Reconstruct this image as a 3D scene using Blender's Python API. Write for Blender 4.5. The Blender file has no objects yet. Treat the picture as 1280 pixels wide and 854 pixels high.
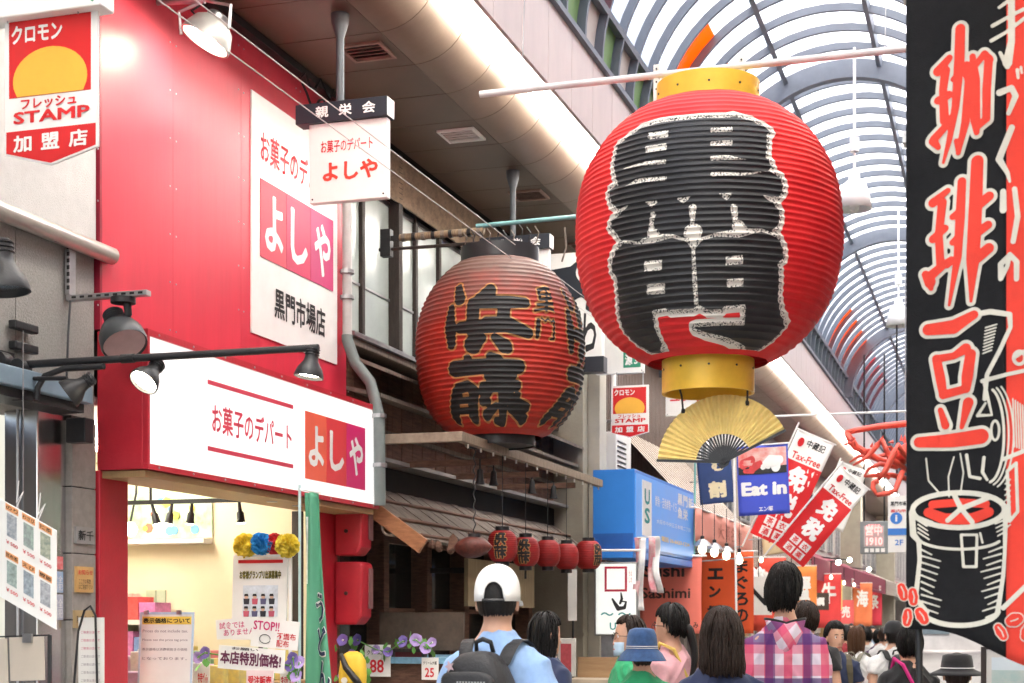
import bpy, bmesh, math, random
import numpy as np
from mathutils import Vector, Matrix, noise as mnoise
random.seed(7)
R = math.radians
sc = bpy.context.scene
col = sc.collection

# ------------------------------------------------------------------ camera
F, TH, CH, HY = 1950.0, R(17.6), 1.5, 775.0      # focal length in photo pixels, yaw, eye height, horizon row
CT, ST = math.cos(TH), math.sin(TH)
cam = bpy.data.cameras.new('camera')
cam_o = bpy.data.objects.new('camera', cam); col.objects.link(cam_o)
cam_o.location = (0, 0, CH); cam_o.rotation_euler = (R(90), 0, TH)
cam.sensor_width = 36; cam.lens = 36 * F / 1280
cam.shift_y = (HY - 427) / 1280
cam.clip_start = 0.05; cam.clip_end = 600
cam.dof.use_dof = True; cam.dof.focus_distance = 8.0; cam.dof.aperture_fstop = 6.3
sc.camera = cam_o

# ------------------------------------------------------------------ world, sun, exposure
SUN_EL, SUN_AZ = R(62), R(150)
w = bpy.data.worlds.new('World'); sc.world = w; w.use_nodes = True
nt = w.node_tree; bg = nt.nodes['Background']
sky = nt.nodes.new('ShaderNodeTexSky'); sky.sky_type = 'NISHITA'; sky.sun_disc = False
sky.sun_elevation = SUN_EL; sky.sun_rotation = SUN_AZ
sky.air_density = 1.0; sky.dust_density = 4.0; sky.ozone_density = 0.6
nt.links.new(sky.outputs[0], bg.inputs[0]); bg.inputs[1].default_value = 0.15
sl = bpy.data.lights.new('sun', 'SUN'); sl.energy = 1.5; sl.angle = R(14); sl.color = (1, .96, .9)
so = bpy.data.objects.new('sun', sl); col.objects.link(so)
sd = Vector((math.sin(SUN_AZ) * math.cos(SUN_EL), math.cos(SUN_AZ) * math.cos(SUN_EL), math.sin(SUN_EL)))
so.rotation_euler = (-sd).to_track_quat('-Z', 'Y').to_euler()
so.location = (0, 0, 30)
vs = sc.view_settings
vs.view_transform = 'Standard'; vs.look = 'None'; vs.gamma = 1; vs.use_curve_mapping = False
vs.exposure = 2.55
sc.cycles.use_denoising = True
sc.cycles.max_bounces = 7; sc.cycles.diffuse_bounces = 4; sc.cycles.glossy_bounces = 2; sc.cycles.transparent_max_bounces = 12
sc.cycles.sample_clamp_indirect = 6.0

# scratch scene: small evaluations (lettering, fused figures) without re-reading the whole scene
TMP = bpy.data.scenes.new('scratch')
def evaluated(o):
    TMP.collection.objects.link(o)
    with bpy.context.temp_override(scene=TMP, view_layer=TMP.view_layers[0]):
        dg = bpy.context.evaluated_depsgraph_get(); dg.update()
        me = bpy.data.meshes.new_from_object(o.evaluated_get(dg))
    TMP.collection.objects.unlink(o); return me
# ------------------------------------------------------------------ photo point -> place
def _ray(px, py):
    u = (px - 640) / F; v = (HY - py) / F
    return Vector((u * CT - ST, u * ST + CT, v))
def wx(px, py, X):
    r = _ray(px, py); d = X / r.x
    return Vector((X, r.y * d, CH + r.z * d))
def wy(px, py, Y):
    r = _ray(px, py); d = Y / r.y
    return Vector((r.x * d, Y, CH + r.z * d))
def wd(px, py, d):
    r = _ray(px, py)
    return Vector((r.x * d, r.y * d, CH + r.z * d))

# ------------------------------------------------------------------ materials
MATS = {}
def mat(name, c, rough=.6, metal=0, var=.12, vs_=6, bump=0, bs=40, spec=.4, emit=None, es=0, stretch=None, c2=None, sheen=0, trans=0):
    """principled material with procedural colour variation (noise) and optional bump"""
    if name in MATS: return MATS[name]
    m = bpy.data.materials.new(name); m.use_nodes = True; MATS[name] = m
    n = m.node_tree; b = n.nodes['Principled BSDF']; L = n.links.new
    b.inputs['Roughness'].default_value = rough; b.inputs['Metallic'].default_value = metal
    b.inputs['Specular IOR Level'].default_value = spec
    if sheen: b.inputs['Sheen Weight'].default_value = sheen
    if trans: b.inputs['Transmission Weight'].default_value = trans
    tc = n.nodes.new('ShaderNodeTexCoord'); mp = n.nodes.new('ShaderNodeMapping')
    L(tc.outputs['Object'], mp.inputs[0])
    if stretch: mp.inputs['Scale'].default_value = stretch
    if var > 0 or c2:
        t = n.nodes.new('ShaderNodeTexNoise'); t.inputs['Scale'].default_value = vs_
        t.inputs['Detail'].default_value = 6; t.inputs['Roughness'].default_value = .65
        L(mp.outputs[0], t.inputs[0])
        r = n.nodes.new('ShaderNodeValToRGB'); L(t.outputs[0], r.inputs[0])
        e = r.color_ramp.elements
        e[0].position = .32; e[1].position = .68
        a = c2 if c2 else tuple(x * (1 - var) for x in c)
        z = c if c2 else tuple(min(1, x * (1 + var)) for x in c)
        e[0].color = (*a, 1); e[1].color = (*z, 1)
        L(r.outputs[0], b.inputs['Base Color'])
        rm = n.nodes.new('ShaderNodeMapRange'); L(t.outputs[0], rm.inputs[0])
        rm.inputs[3].default_value = max(0, rough - .08); rm.inputs[4].default_value = min(1, rough + .08)
        L(rm.outputs[0], b.inputs['Roughness'])
    else:
        b.inputs['Base Color'].default_value = (*c, 1)
    if bump:
        t2 = n.nodes.new('ShaderNodeTexNoise'); t2.inputs['Scale'].default_value = bs; t2.inputs['Detail'].default_value = 5
        L(mp.outputs[0], t2.inputs[0])
        bp = n.nodes.new('ShaderNodeBump'); bp.inputs['Strength'].default_value = min(1, bump); bp.inputs['Distance'].default_value = .01 * max(1, bump)
        L(t2.outputs[0], bp.inputs['Height']); L(bp.outputs[0], b.inputs['Normal'])
    if emit:
        b.inputs['Emission Color'].default_value = (*emit, 1); b.inputs['Emission Strength'].default_value = es
    return m
def srgb(r, g, b):
    f = lambda v: (v / 255 / 12.92) if v <= 10 else ((v / 255 + .055) / 1.055) ** 2.4
    return (f(r), f(g), f(b))

# ------------------------------------------------------------------ objects
def rootloc(o):
    while o.parent: o = o.parent
    return o.location.copy()
def tag(o, label=None, cat=None, group=None, kind=None):
    if label: o['label'] = label
    if cat: o['category'] = cat
    if group: o['group'] = group
    if kind: o['kind'] = kind
    return o
def thing(name, label, cat, loc=(0, 0, 0), group=None):
    o = bpy.data.objects.new(name, None); col.objects.link(o); o.location = loc
    o.empty_display_size = .1
    return tag(o, label, cat, group)
def link(name, me, parent=None, loc=None):
    o = bpy.data.objects.new(name, me); col.objects.link(o)
    if parent: o.parent = parent
    if loc is not None: o.location = loc
    return o
def copy_tree(o, parent=None):
    c = o.copy(); col.objects.link(c); c.parent = parent
    for ch in list(o.children): copy_tree(ch, c)
    return c

class MB:
    def __init__(s): s.v = []; s.f = []; s.m = []; s.cur = 0
    def add(s, vs_, fs):
        o = len(s.v); s.v += [tuple(p) for p in vs_]
        for f in fs: s.f.append(tuple(i + o for i in f)); s.m.append(s.cur)
        return s
    def box(s, x0, x1, y0, y1, z0, z1):
        x0, x1 = sorted((x0, x1)); y0, y1 = sorted((y0, y1)); z0, z1 = sorted((z0, z1))
        return s.add([(x0,y0,z0),(x1,y0,z0),(x1,y1,z0),(x0,y1,z0),(x0,y0,z1),(x1,y0,z1),(x1,y1,z1),(x0,y1,z1)],
              [(0,3,2,1),(4,5,6,7),(0,1,5,4),(1,2,6,5),(2,3,7,6),(3,0,4,7)])
    def obb(s, c, size, M):
        c = Vector(c); h = [x / 2 for x in size]; P = []
        for z in (-1, 1):
            for x, y in ((-1,-1),(1,-1),(1,1),(-1,1)):
                P.append(c + M @ Vector((x*h[0], y*h[1], z*h[2])))
        return s.add(P, [(0,3,2,1),(4,5,6,7),(0,1,5,4),(1,2,6,5),(2,3,7,6),(3,0,4,7)])
    def loft(s, rings, cap=True, closed=True):
        n = len(rings[0]); o = len(s.v); fs = []
        for k in range(len(rings) - 1):
            for i in range(n if closed else n - 1):
                j = (i + 1) % n
                fs.append((k*n+i, k*n+j, (k+1)*n+j, (k+1)*n+i))
        if cap:
            fs.append(tuple(reversed(range(n)))); fs.append(tuple((len(rings)-1)*n + i for i in range(n)))
        return s.add([p for r in rings for p in r], fs)
    def tube(s, path, r, n=8, cap=True):
        path = [Vector(p) for p in path]; rr = r if isinstance(r, (list, tuple)) else [r] * len(path)
        rings = []; up = None
        for i, p in enumerate(path):
            t = (path[min(i+1, len(path)-1)] - path[max(i-1, 0)]).normalized()
            if up is None:
                up = Vector((0,0,1)) if abs(t.z) < .9 else Vector((1,0,0))
            a = t.cross(up)
            if a.length < 1e-4: a = t.cross(Vector((0,1,0)))
            a.normalize(); b = a.cross(t).normalized(); up = b
            rings.append([p + (a*math.cos(2*math.pi*k/n) + b*math.sin(2*math.pi*k/n)) * rr[i] for k in range(n)])
        return s.loft(rings, cap)
    def lathe(s, prof, n=24, M=None, cap=True):
        M = M or Matrix()
        rings = [[M @ Vector((r*math.cos(2*math.pi*k/n), r*math.sin(2*math.pi*k/n), z)) for k in range(n)] for r, z in prof]
        return s.loft(rings, cap)
    def prism(s, poly, P, d0=0, d1=.01):
        """2-D polygon (x,y) on plane P=(O,R,U,N), extruded from d0 to d1 along N"""
        O, Rv, Uv, N = P; n = len(poly)
        a = [O + Rv*x + Uv*y + N*d0 for x, y in poly]; b = [O + Rv*x + Uv*y + N*d1 for x, y in poly]
        return s.add(a + b, [tuple(reversed(range(n))), tuple(range(n, 2*n))] + [(i, (i+1) % n, n+(i+1) % n, n+i) for i in range(n)])
    def rect(s, P, x0, y0, x1, y1, d0=0, d1=.01):
        return s.prism([(x0,y0),(x1,y0),(x1,y1),(x0,y1)], P, d0, d1)
    def mesh(s, name, mats, loc=Vector((0,0,0)), smooth=False):
        me = bpy.data.meshes.new(name)
        me.from_pydata([(p[0]-loc[0], p[1]-loc[1], p[2]-loc[2]) for p in s.v], [], s.f)
        for m in (mats if isinstance(mats, (list, tuple)) else [mats]): me.materials.append(m)
        if max(s.m, default=0) > 0: me.polygons.foreach_set('material_index', s.m)
        if smooth: me.polygons.foreach_set('use_smooth', [True] * len(me.polygons))
        me.update(); return me
    def build(s, name, mats, parent=None, smooth=False, bev=0, auto=None):
        loc = rootloc(parent) if parent else Vector((0,0,0))
        me = s.mesh(name, mats, loc, smooth or auto is not None)
        bm = bmesh.new(); bm.from_mesh(me); bmesh.ops.recalc_face_normals(bm, faces=bm.faces); bm.to_mesh(me); bm.free()
        if auto is not None: me.set_sharp_from_angle(angle=R(auto))
        o = link(name, me, parent)
        if bev:
            b = o.modifiers.new('bevel', 'BEVEL'); b.width = bev; b.segments = 2; b.limit_method = 'ANGLE'; b.angle_limit = R(40)
        return o
def lookM(d, up=(0,0,1)):
    """matrix whose +Z looks along d"""
    return Vector(d).to_track_quat('Z', 'Y').to_matrix().to_4x4()
def TM(p, M=None): return Matrix.Translation(p) @ (M or Matrix())

# planes: facing the street (+X) or facing the viewer (-Y)
X_, Y_, Z_ = Vector((1,0,0)), Vector((0,1,0)), Vector((0,0,1))
def planeX(O): return (Vector(O), Y_, Z_, X_)
def planeY(O): return (Vector(O), X_, Z_, -Y_)
def planeR(O, yaw=0, roll=0, pitch=0):
    """facing -Y, then turned about Z (yaw), leaned (pitch) and rolled in its own plane"""
    M = Matrix.Rotation(yaw, 3, 'Z') @ Matrix.Rotation(pitch, 3, 'X') @ Matrix.Rotation(roll, 3, 'Y')
    return (Vector(O), M @ X_, M @ Z_, M @ -Y_)

def march(S, xs, ys, iso, run=6):
    V, Fc = [], []
    T = S - iso; I = T < 0
    for j in range(len(ys)-1):
        i = 0; nx = len(xs)-1
        while i < nx:
            a, b, c, d = I[j,i], I[j,i+1], I[j+1,i+1], I[j+1,i]
            if a and b and c and d:
                k = i
                while k < nx and k-i < run and I[j,k] and I[j,k+1] and I[j+1,k+1] and I[j+1,k]: k += 1
                o = len(V); V += [(xs[i],ys[j]),(xs[k],ys[j]),(xs[k],ys[j+1]),(xs[i],ys[j+1])]
                Fc.append((o,o+1,o+2,o+3)); i = k; continue
            if a or b or c or d:
                C = [(xs[i],ys[j],T[j,i]),(xs[i+1],ys[j],T[j,i+1]),(xs[i+1],ys[j+1],T[j+1,i+1]),(xs[i],ys[j+1],T[j+1,i])]
                P = []
                for q in range(4):
                    x0,y0,t0 = C[q]; x1,y1,t1 = C[(q+1) % 4]
                    if t0 < 0: P.append((x0,y0))
                    if (t0 < 0) != (t1 < 0):
                        t = t0/(t0-t1); P.append((x0+(x1-x0)*t, y0+(y1-y0)*t))
                if len(P) > 2:
                    o = len(V); V += P; Fc.append(tuple(range(o, o+len(P))))
            i += 1
    return V, Fc

# ------------------------------------------------------------------ lettering
_tc = {}
def outline_field(V, Fs, XX, YY):
    cnt = {}
    for f in Fs:
        for a, b in zip(f, f[1:]+f[:1]): e = (min(a,b), max(a,b)); cnt[e] = cnt.get(e, 0)+1
    D = np.full(XX.shape, 1e9); ins = np.zeros(XX.shape, bool)
    for (a, b), n_ in cnt.items():
        if n_ != 1: continue
        (x0,y0), (x1,y1) = V[a], V[b]; dx, dy = x1-x0, y1-y0
        t = np.clip(((XX-x0)*dx+(YY-y0)*dy)/(dx*dx+dy*dy+1e-12), 0, 1); D = np.minimum(D, np.hypot(XX-x0-t*dx, YY-y0-t*dy))
        if y0 != y1: ins ^= ((y0 > YY) != (y1 > YY)) & (XX < (x1-x0)*(YY-y0)/(y1-y0)+x0)
    return np.where(ins, -D, D)
def glyphs(s, off0=0):
    k = (s, off0); off = off0 if off0 <= .014 else 0
    if k in _tc: return _tc[k]
    c = bpy.data.curves.new('t', 'FONT'); c.body = s; c.size = 1; c.offset = off; c.resolution_u = 2
    o = bpy.data.objects.new('t', c)
    me = evaluated(o); bpy.data.objects.remove(o); bpy.data.curves.remove(c)
    V = np.array([v.co[:2] for v in me.vertices]); Fs = [tuple(p.vertices) for p in me.polygons]
    bpy.data.meshes.remove(me)
    if off0 > .014 and len(V):            # heavy weights: distance field of the outline, then filled again
        lo, hi = V.min(0)-off0-.03, V.max(0)+off0+.03; nx = max(16, int((hi[0]-lo[0])/.03)); ny = max(16, int((hi[1]-lo[1])/.03))
        xs = np.linspace(lo[0], hi[0], nx); ys = np.linspace(lo[1], hi[1], ny); XX, YY = np.meshgrid(xs, ys)
        V2, Fs = march(outline_field(V, Fs, XX, YY), xs, ys, off0, 12); V = np.array(V2)
    if len(V):
        lo, hi = V.min(0), V.max(0); V = (V - lo) / np.maximum(hi - lo, 1e-6)
    _tc[k] = (V, Fs); return _tc[k]
def text_into(mb, s, P, x, y, wdt, h, off=.012, z=.003):
    V, Fs = glyphs(s, off); O, Rv, Uv, N = P
    mb.add([O + Rv*(x + a*wdt) + Uv*(y + b*h) + N*z for a, b in V], Fs)
def text(parent, s, P, x, y, wdt, h, m, off=.012, z=.003, name='lettering'):
    mb = MB(); text_into(mb, s, P, x, y, wdt, h, off, z)
    return mb.build(name, m, parent)
def vtext(parent, s, P, x, y, wdt, h, m, off=.012, z=.003, gap=.12, name='lettering', narrow='ー'):
    mb = MB(); n = len(s); ch = h / n
    for i, c in enumerate(s):
        text_into(mb, c, P, x, y + h - (i+1)*ch + ch*gap/2, wdt, ch*(1-gap), off, z)
    return mb.build(name, m, parent)

# signed-distance lettering: brush strokes and outlines -> filled cells (marching squares)
def seg_field(XX, YY, strokes):
    D = np.full(XX.shape, 1e3, np.float32)
    for st in strokes:
        if len(st) == 1: st = [st[0], (st[0][0]+.01, st[0][1], st[0][2])]
        for (x0,y0,w0), (x1,y1,w1) in zip(st[:-1], st[1:]):
            dx, dy = x1-x0, y1-y0; L2 = dx*dx + dy*dy + 1e-9
            t = np.clip(((XX-x0)*dx + (YY-y0)*dy) / L2, 0, 1)
            D = np.minimum(D, np.hypot(XX-x0-t*dx, YY-y0-t*dy) - (w0 + t*(w1-w0)))
    return D
def poly_field(XX, YY, poly):
    n = len(poly); D = np.full(XX.shape, 1e9, np.float32); ins = np.zeros(XX.shape, bool)
    for i in range(n):
        x0, y0 = poly[i]; x1, y1 = poly[(i+1) % n]
        dx, dy = x1-x0, y1-y0; t = np.clip(((XX-x0)*dx + (YY-y0)*dy) / (dx*dx+dy*dy+1e-12), 0, 1)
        D = np.minimum(D, np.hypot(XX-x0-t*dx, YY-y0-t*dy))
        c = ((y0 > YY) != (y1 > YY)) & (XX < (x1-x0) * (YY-y0) / ((y1-y0) or 1e-12) + x0)
        ins ^= c
    return np.where(ins, -D, D)

# ------------------------------------------------------------------ palette
M_red = mat('red_panel', (.58, .035, .065), .38, var=.09, vs_=1.6, stretch=(1, 3.5, .5), bump=.25, bs=1.2)
M_redbox = mat('red_paint', (.46, .02, .035), .38, var=.14, vs_=3, bump=.1, bs=60)
M_white = mat('white_acrylic', (.76, .755, .74), .35, var=.07, vs_=2.5)
M_paper = mat('white_paper', (.78, .78, .75), .8, var=.05, vs_=4)
M_cream = mat('cream_wall', (.76, .7, .52), .7, var=.05, vs_=2)
M_black = mat('black_metal', (.018, .018, .02), .45, var=.25, vs_=20, bump=.1, bs=120)
M_blackplastic = mat('black_plastic', (.02, .02, .022), .4, var=.15)
M_steel = mat('galvanised_steel', (.42, .42, .43), .38, metal=.9, var=.18, vs_=12)
M_chrome = mat('stainless', (.62, .62, .63), .22, metal=1, var=.08, vs_=3, stretch=(6, 6, .4))
M_ink = mat('black_ink', (.012, .012, .014), .6, var=0)
M_redink = mat('red_ink', (.6, .02, .03), .6, var=.06)
M_gold = mat('gold_paint', (.8, .5, .05), .42, metal=.12, var=.1, vs_=8)
M_wood = mat('old_wood', (.22, .115, .075), .75, c2=(.1, .05, .035), vs_=5, stretch=(3, 1, 14), bump=.5, bs=30)
M_woodh = mat('old_wood_boards', (.17, .105, .065), .78, c2=(.07, .042, .03), vs_=5, stretch=(10, 1, 10), bump=.5, bs=30)
M_greywood = mat('weathered_planks', (.27, .225, .185), .85, c2=(.12, .095, .08), vs_=6, stretch=(2, 12, 2), bump=.6, bs=40)
M_darkwood = mat('dark_timber', (.035, .024, .02), .6, var=.35, vs_=9, stretch=(6, 6, 1), bump=.3, bs=40)
M_dark = mat('dark_interior', (.02, .018, .017), .8, var=.3)
M_stucco = mat('pale_stucco', (.56, .55, .54), .9, var=.06, vs_=12, bump=.5, bs=160)
M_pebble = mat('pebbledash', (.32, .31, .29), .9, c2=(.235, .225, .21), vs_=90, bump=.5, bs=140)
M_tile = mat('grey_tile', (.27, .25, .23), .5, var=.14, vs_=25)
M_concrete = mat('beige_concrete', (.38, .35, .28), .85, var=.12, vs_=3, bump=.3, bs=60)
M_soffit = mat('brown_soffit_metal', (.145, .096, .068), .4, metal=.3, var=.22, vs_=1.6, bump=.08, bs=3)
M_nose = mat('bronze_bullnose_metal', (.24, .175, .13), .36, metal=.5, var=.16, vs_=2.5, bump=.08, bs=4)
M_fascia = mat('pink_beige_panel', (.55, .46, .43), .5, var=.08, vs_=3, stretch=(1, 1, .4))
M_rib = mat('blue_grey_steel', (.13, .147, .178), .5, var=.1)
M_ground = mat('street_paving', (.2, .185, .17), .7, var=.2, vs_=2, bump=.2, bs=50)

def emis(name, c, s):
    m = mat(name, (.8, .8, .8), .5, var=0, emit=c, es=s); return m
M_tube = emis('fluorescent_glow', (1, .97, .9), 9)
M_warmtube = emis('warm_tube_glow', (1, .92, .76), 15)
M_bulb = emis('warm_bulb_glow', (1, .84, .55), 1.6)
M_lens = emis('lamp_lens_glow', (1, .9, .68), 9)

def glazing(name, c, tr):
    m = bpy.data.materials.new(name); m.use_nodes = True; n = m.node_tree; MATS[name] = m
    n.nodes.remove(n.nodes['Principled BSDF']); out = n.nodes['Material Output']; L = n.links.new
    t = n.nodes.new('ShaderNodeBsdfTransparent'); t.inputs[0].default_value = (*c, 1)
    d = n.nodes.new('ShaderNodeBsdfTranslucent'); g = n.nodes.new('ShaderNodeBsdfGlossy'); g.inputs['Roughness'].default_value = .25
    ns = n.nodes.new('ShaderNodeTexNoise'); ns.inputs['Scale'].default_value = 1.5; ns.inputs['Detail'].default_value = 6
    tc = n.nodes.new('ShaderNodeTexCoord'); L(tc.outputs['Object'], ns.inputs[0])
    r = n.nodes.new('ShaderNodeValToRGB'); r.color_ramp.elements[0].color = (*[x*.8 for x in c], 1); r.color_ramp.elements[1].color = (*c, 1)
    L(ns.outputs[0], r.inputs[0]); L(r.outputs[0], d.inputs[0])
    a = n.nodes.new('ShaderNodeMixShader'); a.inputs[0].default_value = 1 - tr; L(t.outputs[0], a.inputs[1]); L(d.outputs[0], a.inputs[2])
    b = n.nodes.new('ShaderNodeMixShader'); b.inputs[0].default_value = .05; L(a.outputs[0], b.inputs[1]); L(g.outputs[0], b.inputs[2])
    L(b.outputs[0], out.inputs[0]); return m
G_clear = glazing('polycarbonate', (.95, .95, .94), .45)
G_orange = glazing('orange_polycarbonate', (.95, .26, .02), .3)
G_red = glazing('red_polycarbonate', (.75, .05, .02), .3)
G_green = mat('green_infill_panel', (.13, .23, .085), .6, var=.1)
G_creamp = mat('cream_infill_panel', (.42, .38, .34), .6, var=.08)

# ------------------------------------------------------------------ setting: ground
mb = MB(); mb.add([(-60,-40,0),(60,-40,0),(60,400,0),(-60,400,0)], [(0,1,2,3)])
tag(mb.build('ground', mat('asphalt_base', (.07, .07, .07), .9, var=.2)), kind='structure')
def tile_mat():
    m = mat('paving_tiles', (.25, .23, .21), .55, var=.16, vs_=3)
    n = m.node_tree; b = n.nodes['Principled BSDF']; L = n.links.new
    tc = n.nodes.new('ShaderNodeTexCoord'); br = n.nodes.new('ShaderNodeTexBrick'); L(tc.outputs['Object'], br.inputs[0])
    br.inputs['Scale'].default_value = 1; br.inputs['Brick Width'].default_value = .3; br.inputs['Row Height'].default_value = .3; br.inputs['Mortar Size'].default_value = .006
    br.inputs['Color1'].default_value = (.27,.25,.23,1); br.inputs['Color2'].default_value = (.22,.2,.185,1); br.inputs['Mortar'].default_value = (.1,.1,.1,1)
    L(br.outputs[0], b.inputs['Base Color']); return m
mb = MB(); mb.add([(-4,-12,.004),(1.2,-12,.004),(1.2,110,.004),(-4,110,.004)], [(0,1,2,3)])
tag(mb.build('street_pavement', tile_mat()), kind='structure')

# ------------------------------------------------------------------ arcade vault
XC, ZS, RV = -1.4, 5.27, 1.27
WL, WR = -4.0, 1.2
def arcp(a, r, y): return (XC - r*math.cos(a), y, ZS + r*math.sin(a))
roof = thing('arcade_roof', 'barrel vaulted glazed arcade roof of blue grey ribs over the street', 'roof', (XC, 10, ZS))
def ring_mesh(d, t):
    mb = MB(); N = 36
    rings = []
    for i in range(N+1):
        a = math.pi*i/N
        rings.append([(-(RV+.02)*math.cos(a), -t/2, (RV+.02)*math.sin(a)), (-(RV+.02)*math.cos(a), t/2, (RV+.02)*math.sin(a)),
                      (-(RV-d)*math.cos(a), t/2, (RV-d)*math.sin(a)), (-(RV-d)*math.cos(a), -t/2, (RV-d)*math.sin(a))])
    mb.loft(rings); return mb.mesh('rib', M_rib)
rm_small, rm_big = ring_mesh(.064, .035), ring_mesh(.17, .1)
PITCH = .45; Y0 = 14.3 - PITCH*14*3
nb = 170
for k in range(nb):
    y = Y0 + k*PITCH
    big = (k % 14) == 0
    link('main_rib' if big else 'rib', rm_big if big else rm_small, roof, (0, y-10, 0))
for deg in (0, 16, 65, 105, 164, 180):
    a = R(deg); mb = MB()
    p = Vector(arcp(a, RV-.03, 0)); n_ = Vector((-math.cos(a), 0, math.sin(a))); t_ = Vector((math.sin(a), 0, math.cos(a)))
    Mx = Matrix((t_, Y_, n_)).transposed()
    yy0, yy1 = Y0, Y0 + nb*PITCH
    mb.obb((p.x, (yy0+yy1)/2, p.z), (.04, yy1-yy0, .07), Mx); mb.build('purlin', M_rib, roof)
SEG = [(0,16),(16,48),(48,65),(65,105),(105,132),(132,164),(164,180)]
def panel_mesh(a0, a1, m):
    mb = MB(); n = 5
    r0 = []
    for i in range(n+1):
        a = R(a0 + (a1-a0)*i/n)
        r0.append([(-(RV+.004)*math.cos(a), -.205, (RV+.004)*math.sin(a)), (-(RV+.004)*math.cos(a), .205, (RV+.004)*math.sin(a)),
                   (-(RV-.004)*math.cos(a), .205, (RV-.004)*math.sin(a)), (-(RV-.004)*math.cos(a), -.205, (RV-.004)*math.sin(a))])
    mb.loft(r0); return mb.mesh('glazing_panel', m)
pm = {}
def pmesh(i, m):
    if (i, m.name) not in pm: pm[(i, m.name)] = panel_mesh(*SEG[i], m)
    return pm[(i, m.name)]
orange_at = {9.9: G_red, 12.2: G_orange, 13.2: G_orange}
for j in range(9): orange_at[24.2 + j*.9] = G_orange if j < 4 else G_red
far = {}
pat = [1,1,0,1,0,1,1,0,1,0]
for k in range(nb-1):
    y = Y0 + (k+.5)*PITCH
    for i in range(7):
        m = G_clear
        if i in (0, 6): m = G_green if pat[k % 10] else G_creamp
        if i in (1, 5):
            for q, mm in orange_at.items():
                if abs(q-y) < PITCH/2: m = mm
        if 9.2 < y < 27.5 and i < 6: link('glazing_panel', pmesh(i, m), roof, (0, y-10, 0))
        else: far.setdefault(m.name, []).append((i, y))
for nm, lst in far.items():
    mb = MB()
    for i, y in lst:
        me = pmesh(i, MATS[nm])
        mb.add([(v.co.x+XC, v.co.y+y, v.co.z+ZS) for v in me.vertices], [tuple(p.vertices) for p in me.polygons])
    tag(mb.build('far_glazing', MATS[nm], roof), kind='stuff')

# pendant lamps under the vault
def bell(m_shade, m_in, s=1.0):
    mb = MB(); mb.lathe([(.02,.34),(.045,.33),(.05,.26),(.1,.22),(.135,.1),(.15,.0),(.14,.0),(.125,.1),(.09,.2),(.0,.22)], 20, cap=False)
    return mb
for i, (px, py, z) in enumerate([(1068, 262, 5.05), (1123, 408, 5.05)]):
    d = (z-CH)*F/(HY-py); p = wd(px, py, d)
    t = thing('pendant_lamp', ['white bell pendant lamp under the vault beside the big red lantern', 'smaller white bell pendant lamp farther along the vault, beside the coffee banner'][i], 'lamp', p, 'pendant lamps under the vault')
    mb = bell(0,0); o = link('lamp_shade', mb.mesh('lamp_shade', mat('white_enamel', (.75,.75,.74), .3, var=.03), smooth=True), t)
    m2 = MB(); m2.lathe([(.0,-.02),(.04,.0),(.05,.05),(.02,.1)], 12); link('bulb', m2.mesh('bulb', M_white, smooth=True), t)
    m3 = MB(); m3.tube([(0,0,.33),(0,0,ZS+RV*.93-z)], .012, 8); link('stem', m3.mesh('stem', M_white), t)
    m4 = MB(); m4.lathe([(.04,.5),(.04,.62)], 10); link('junction_box', m4.mesh('junction_box', M_white), t)

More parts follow.
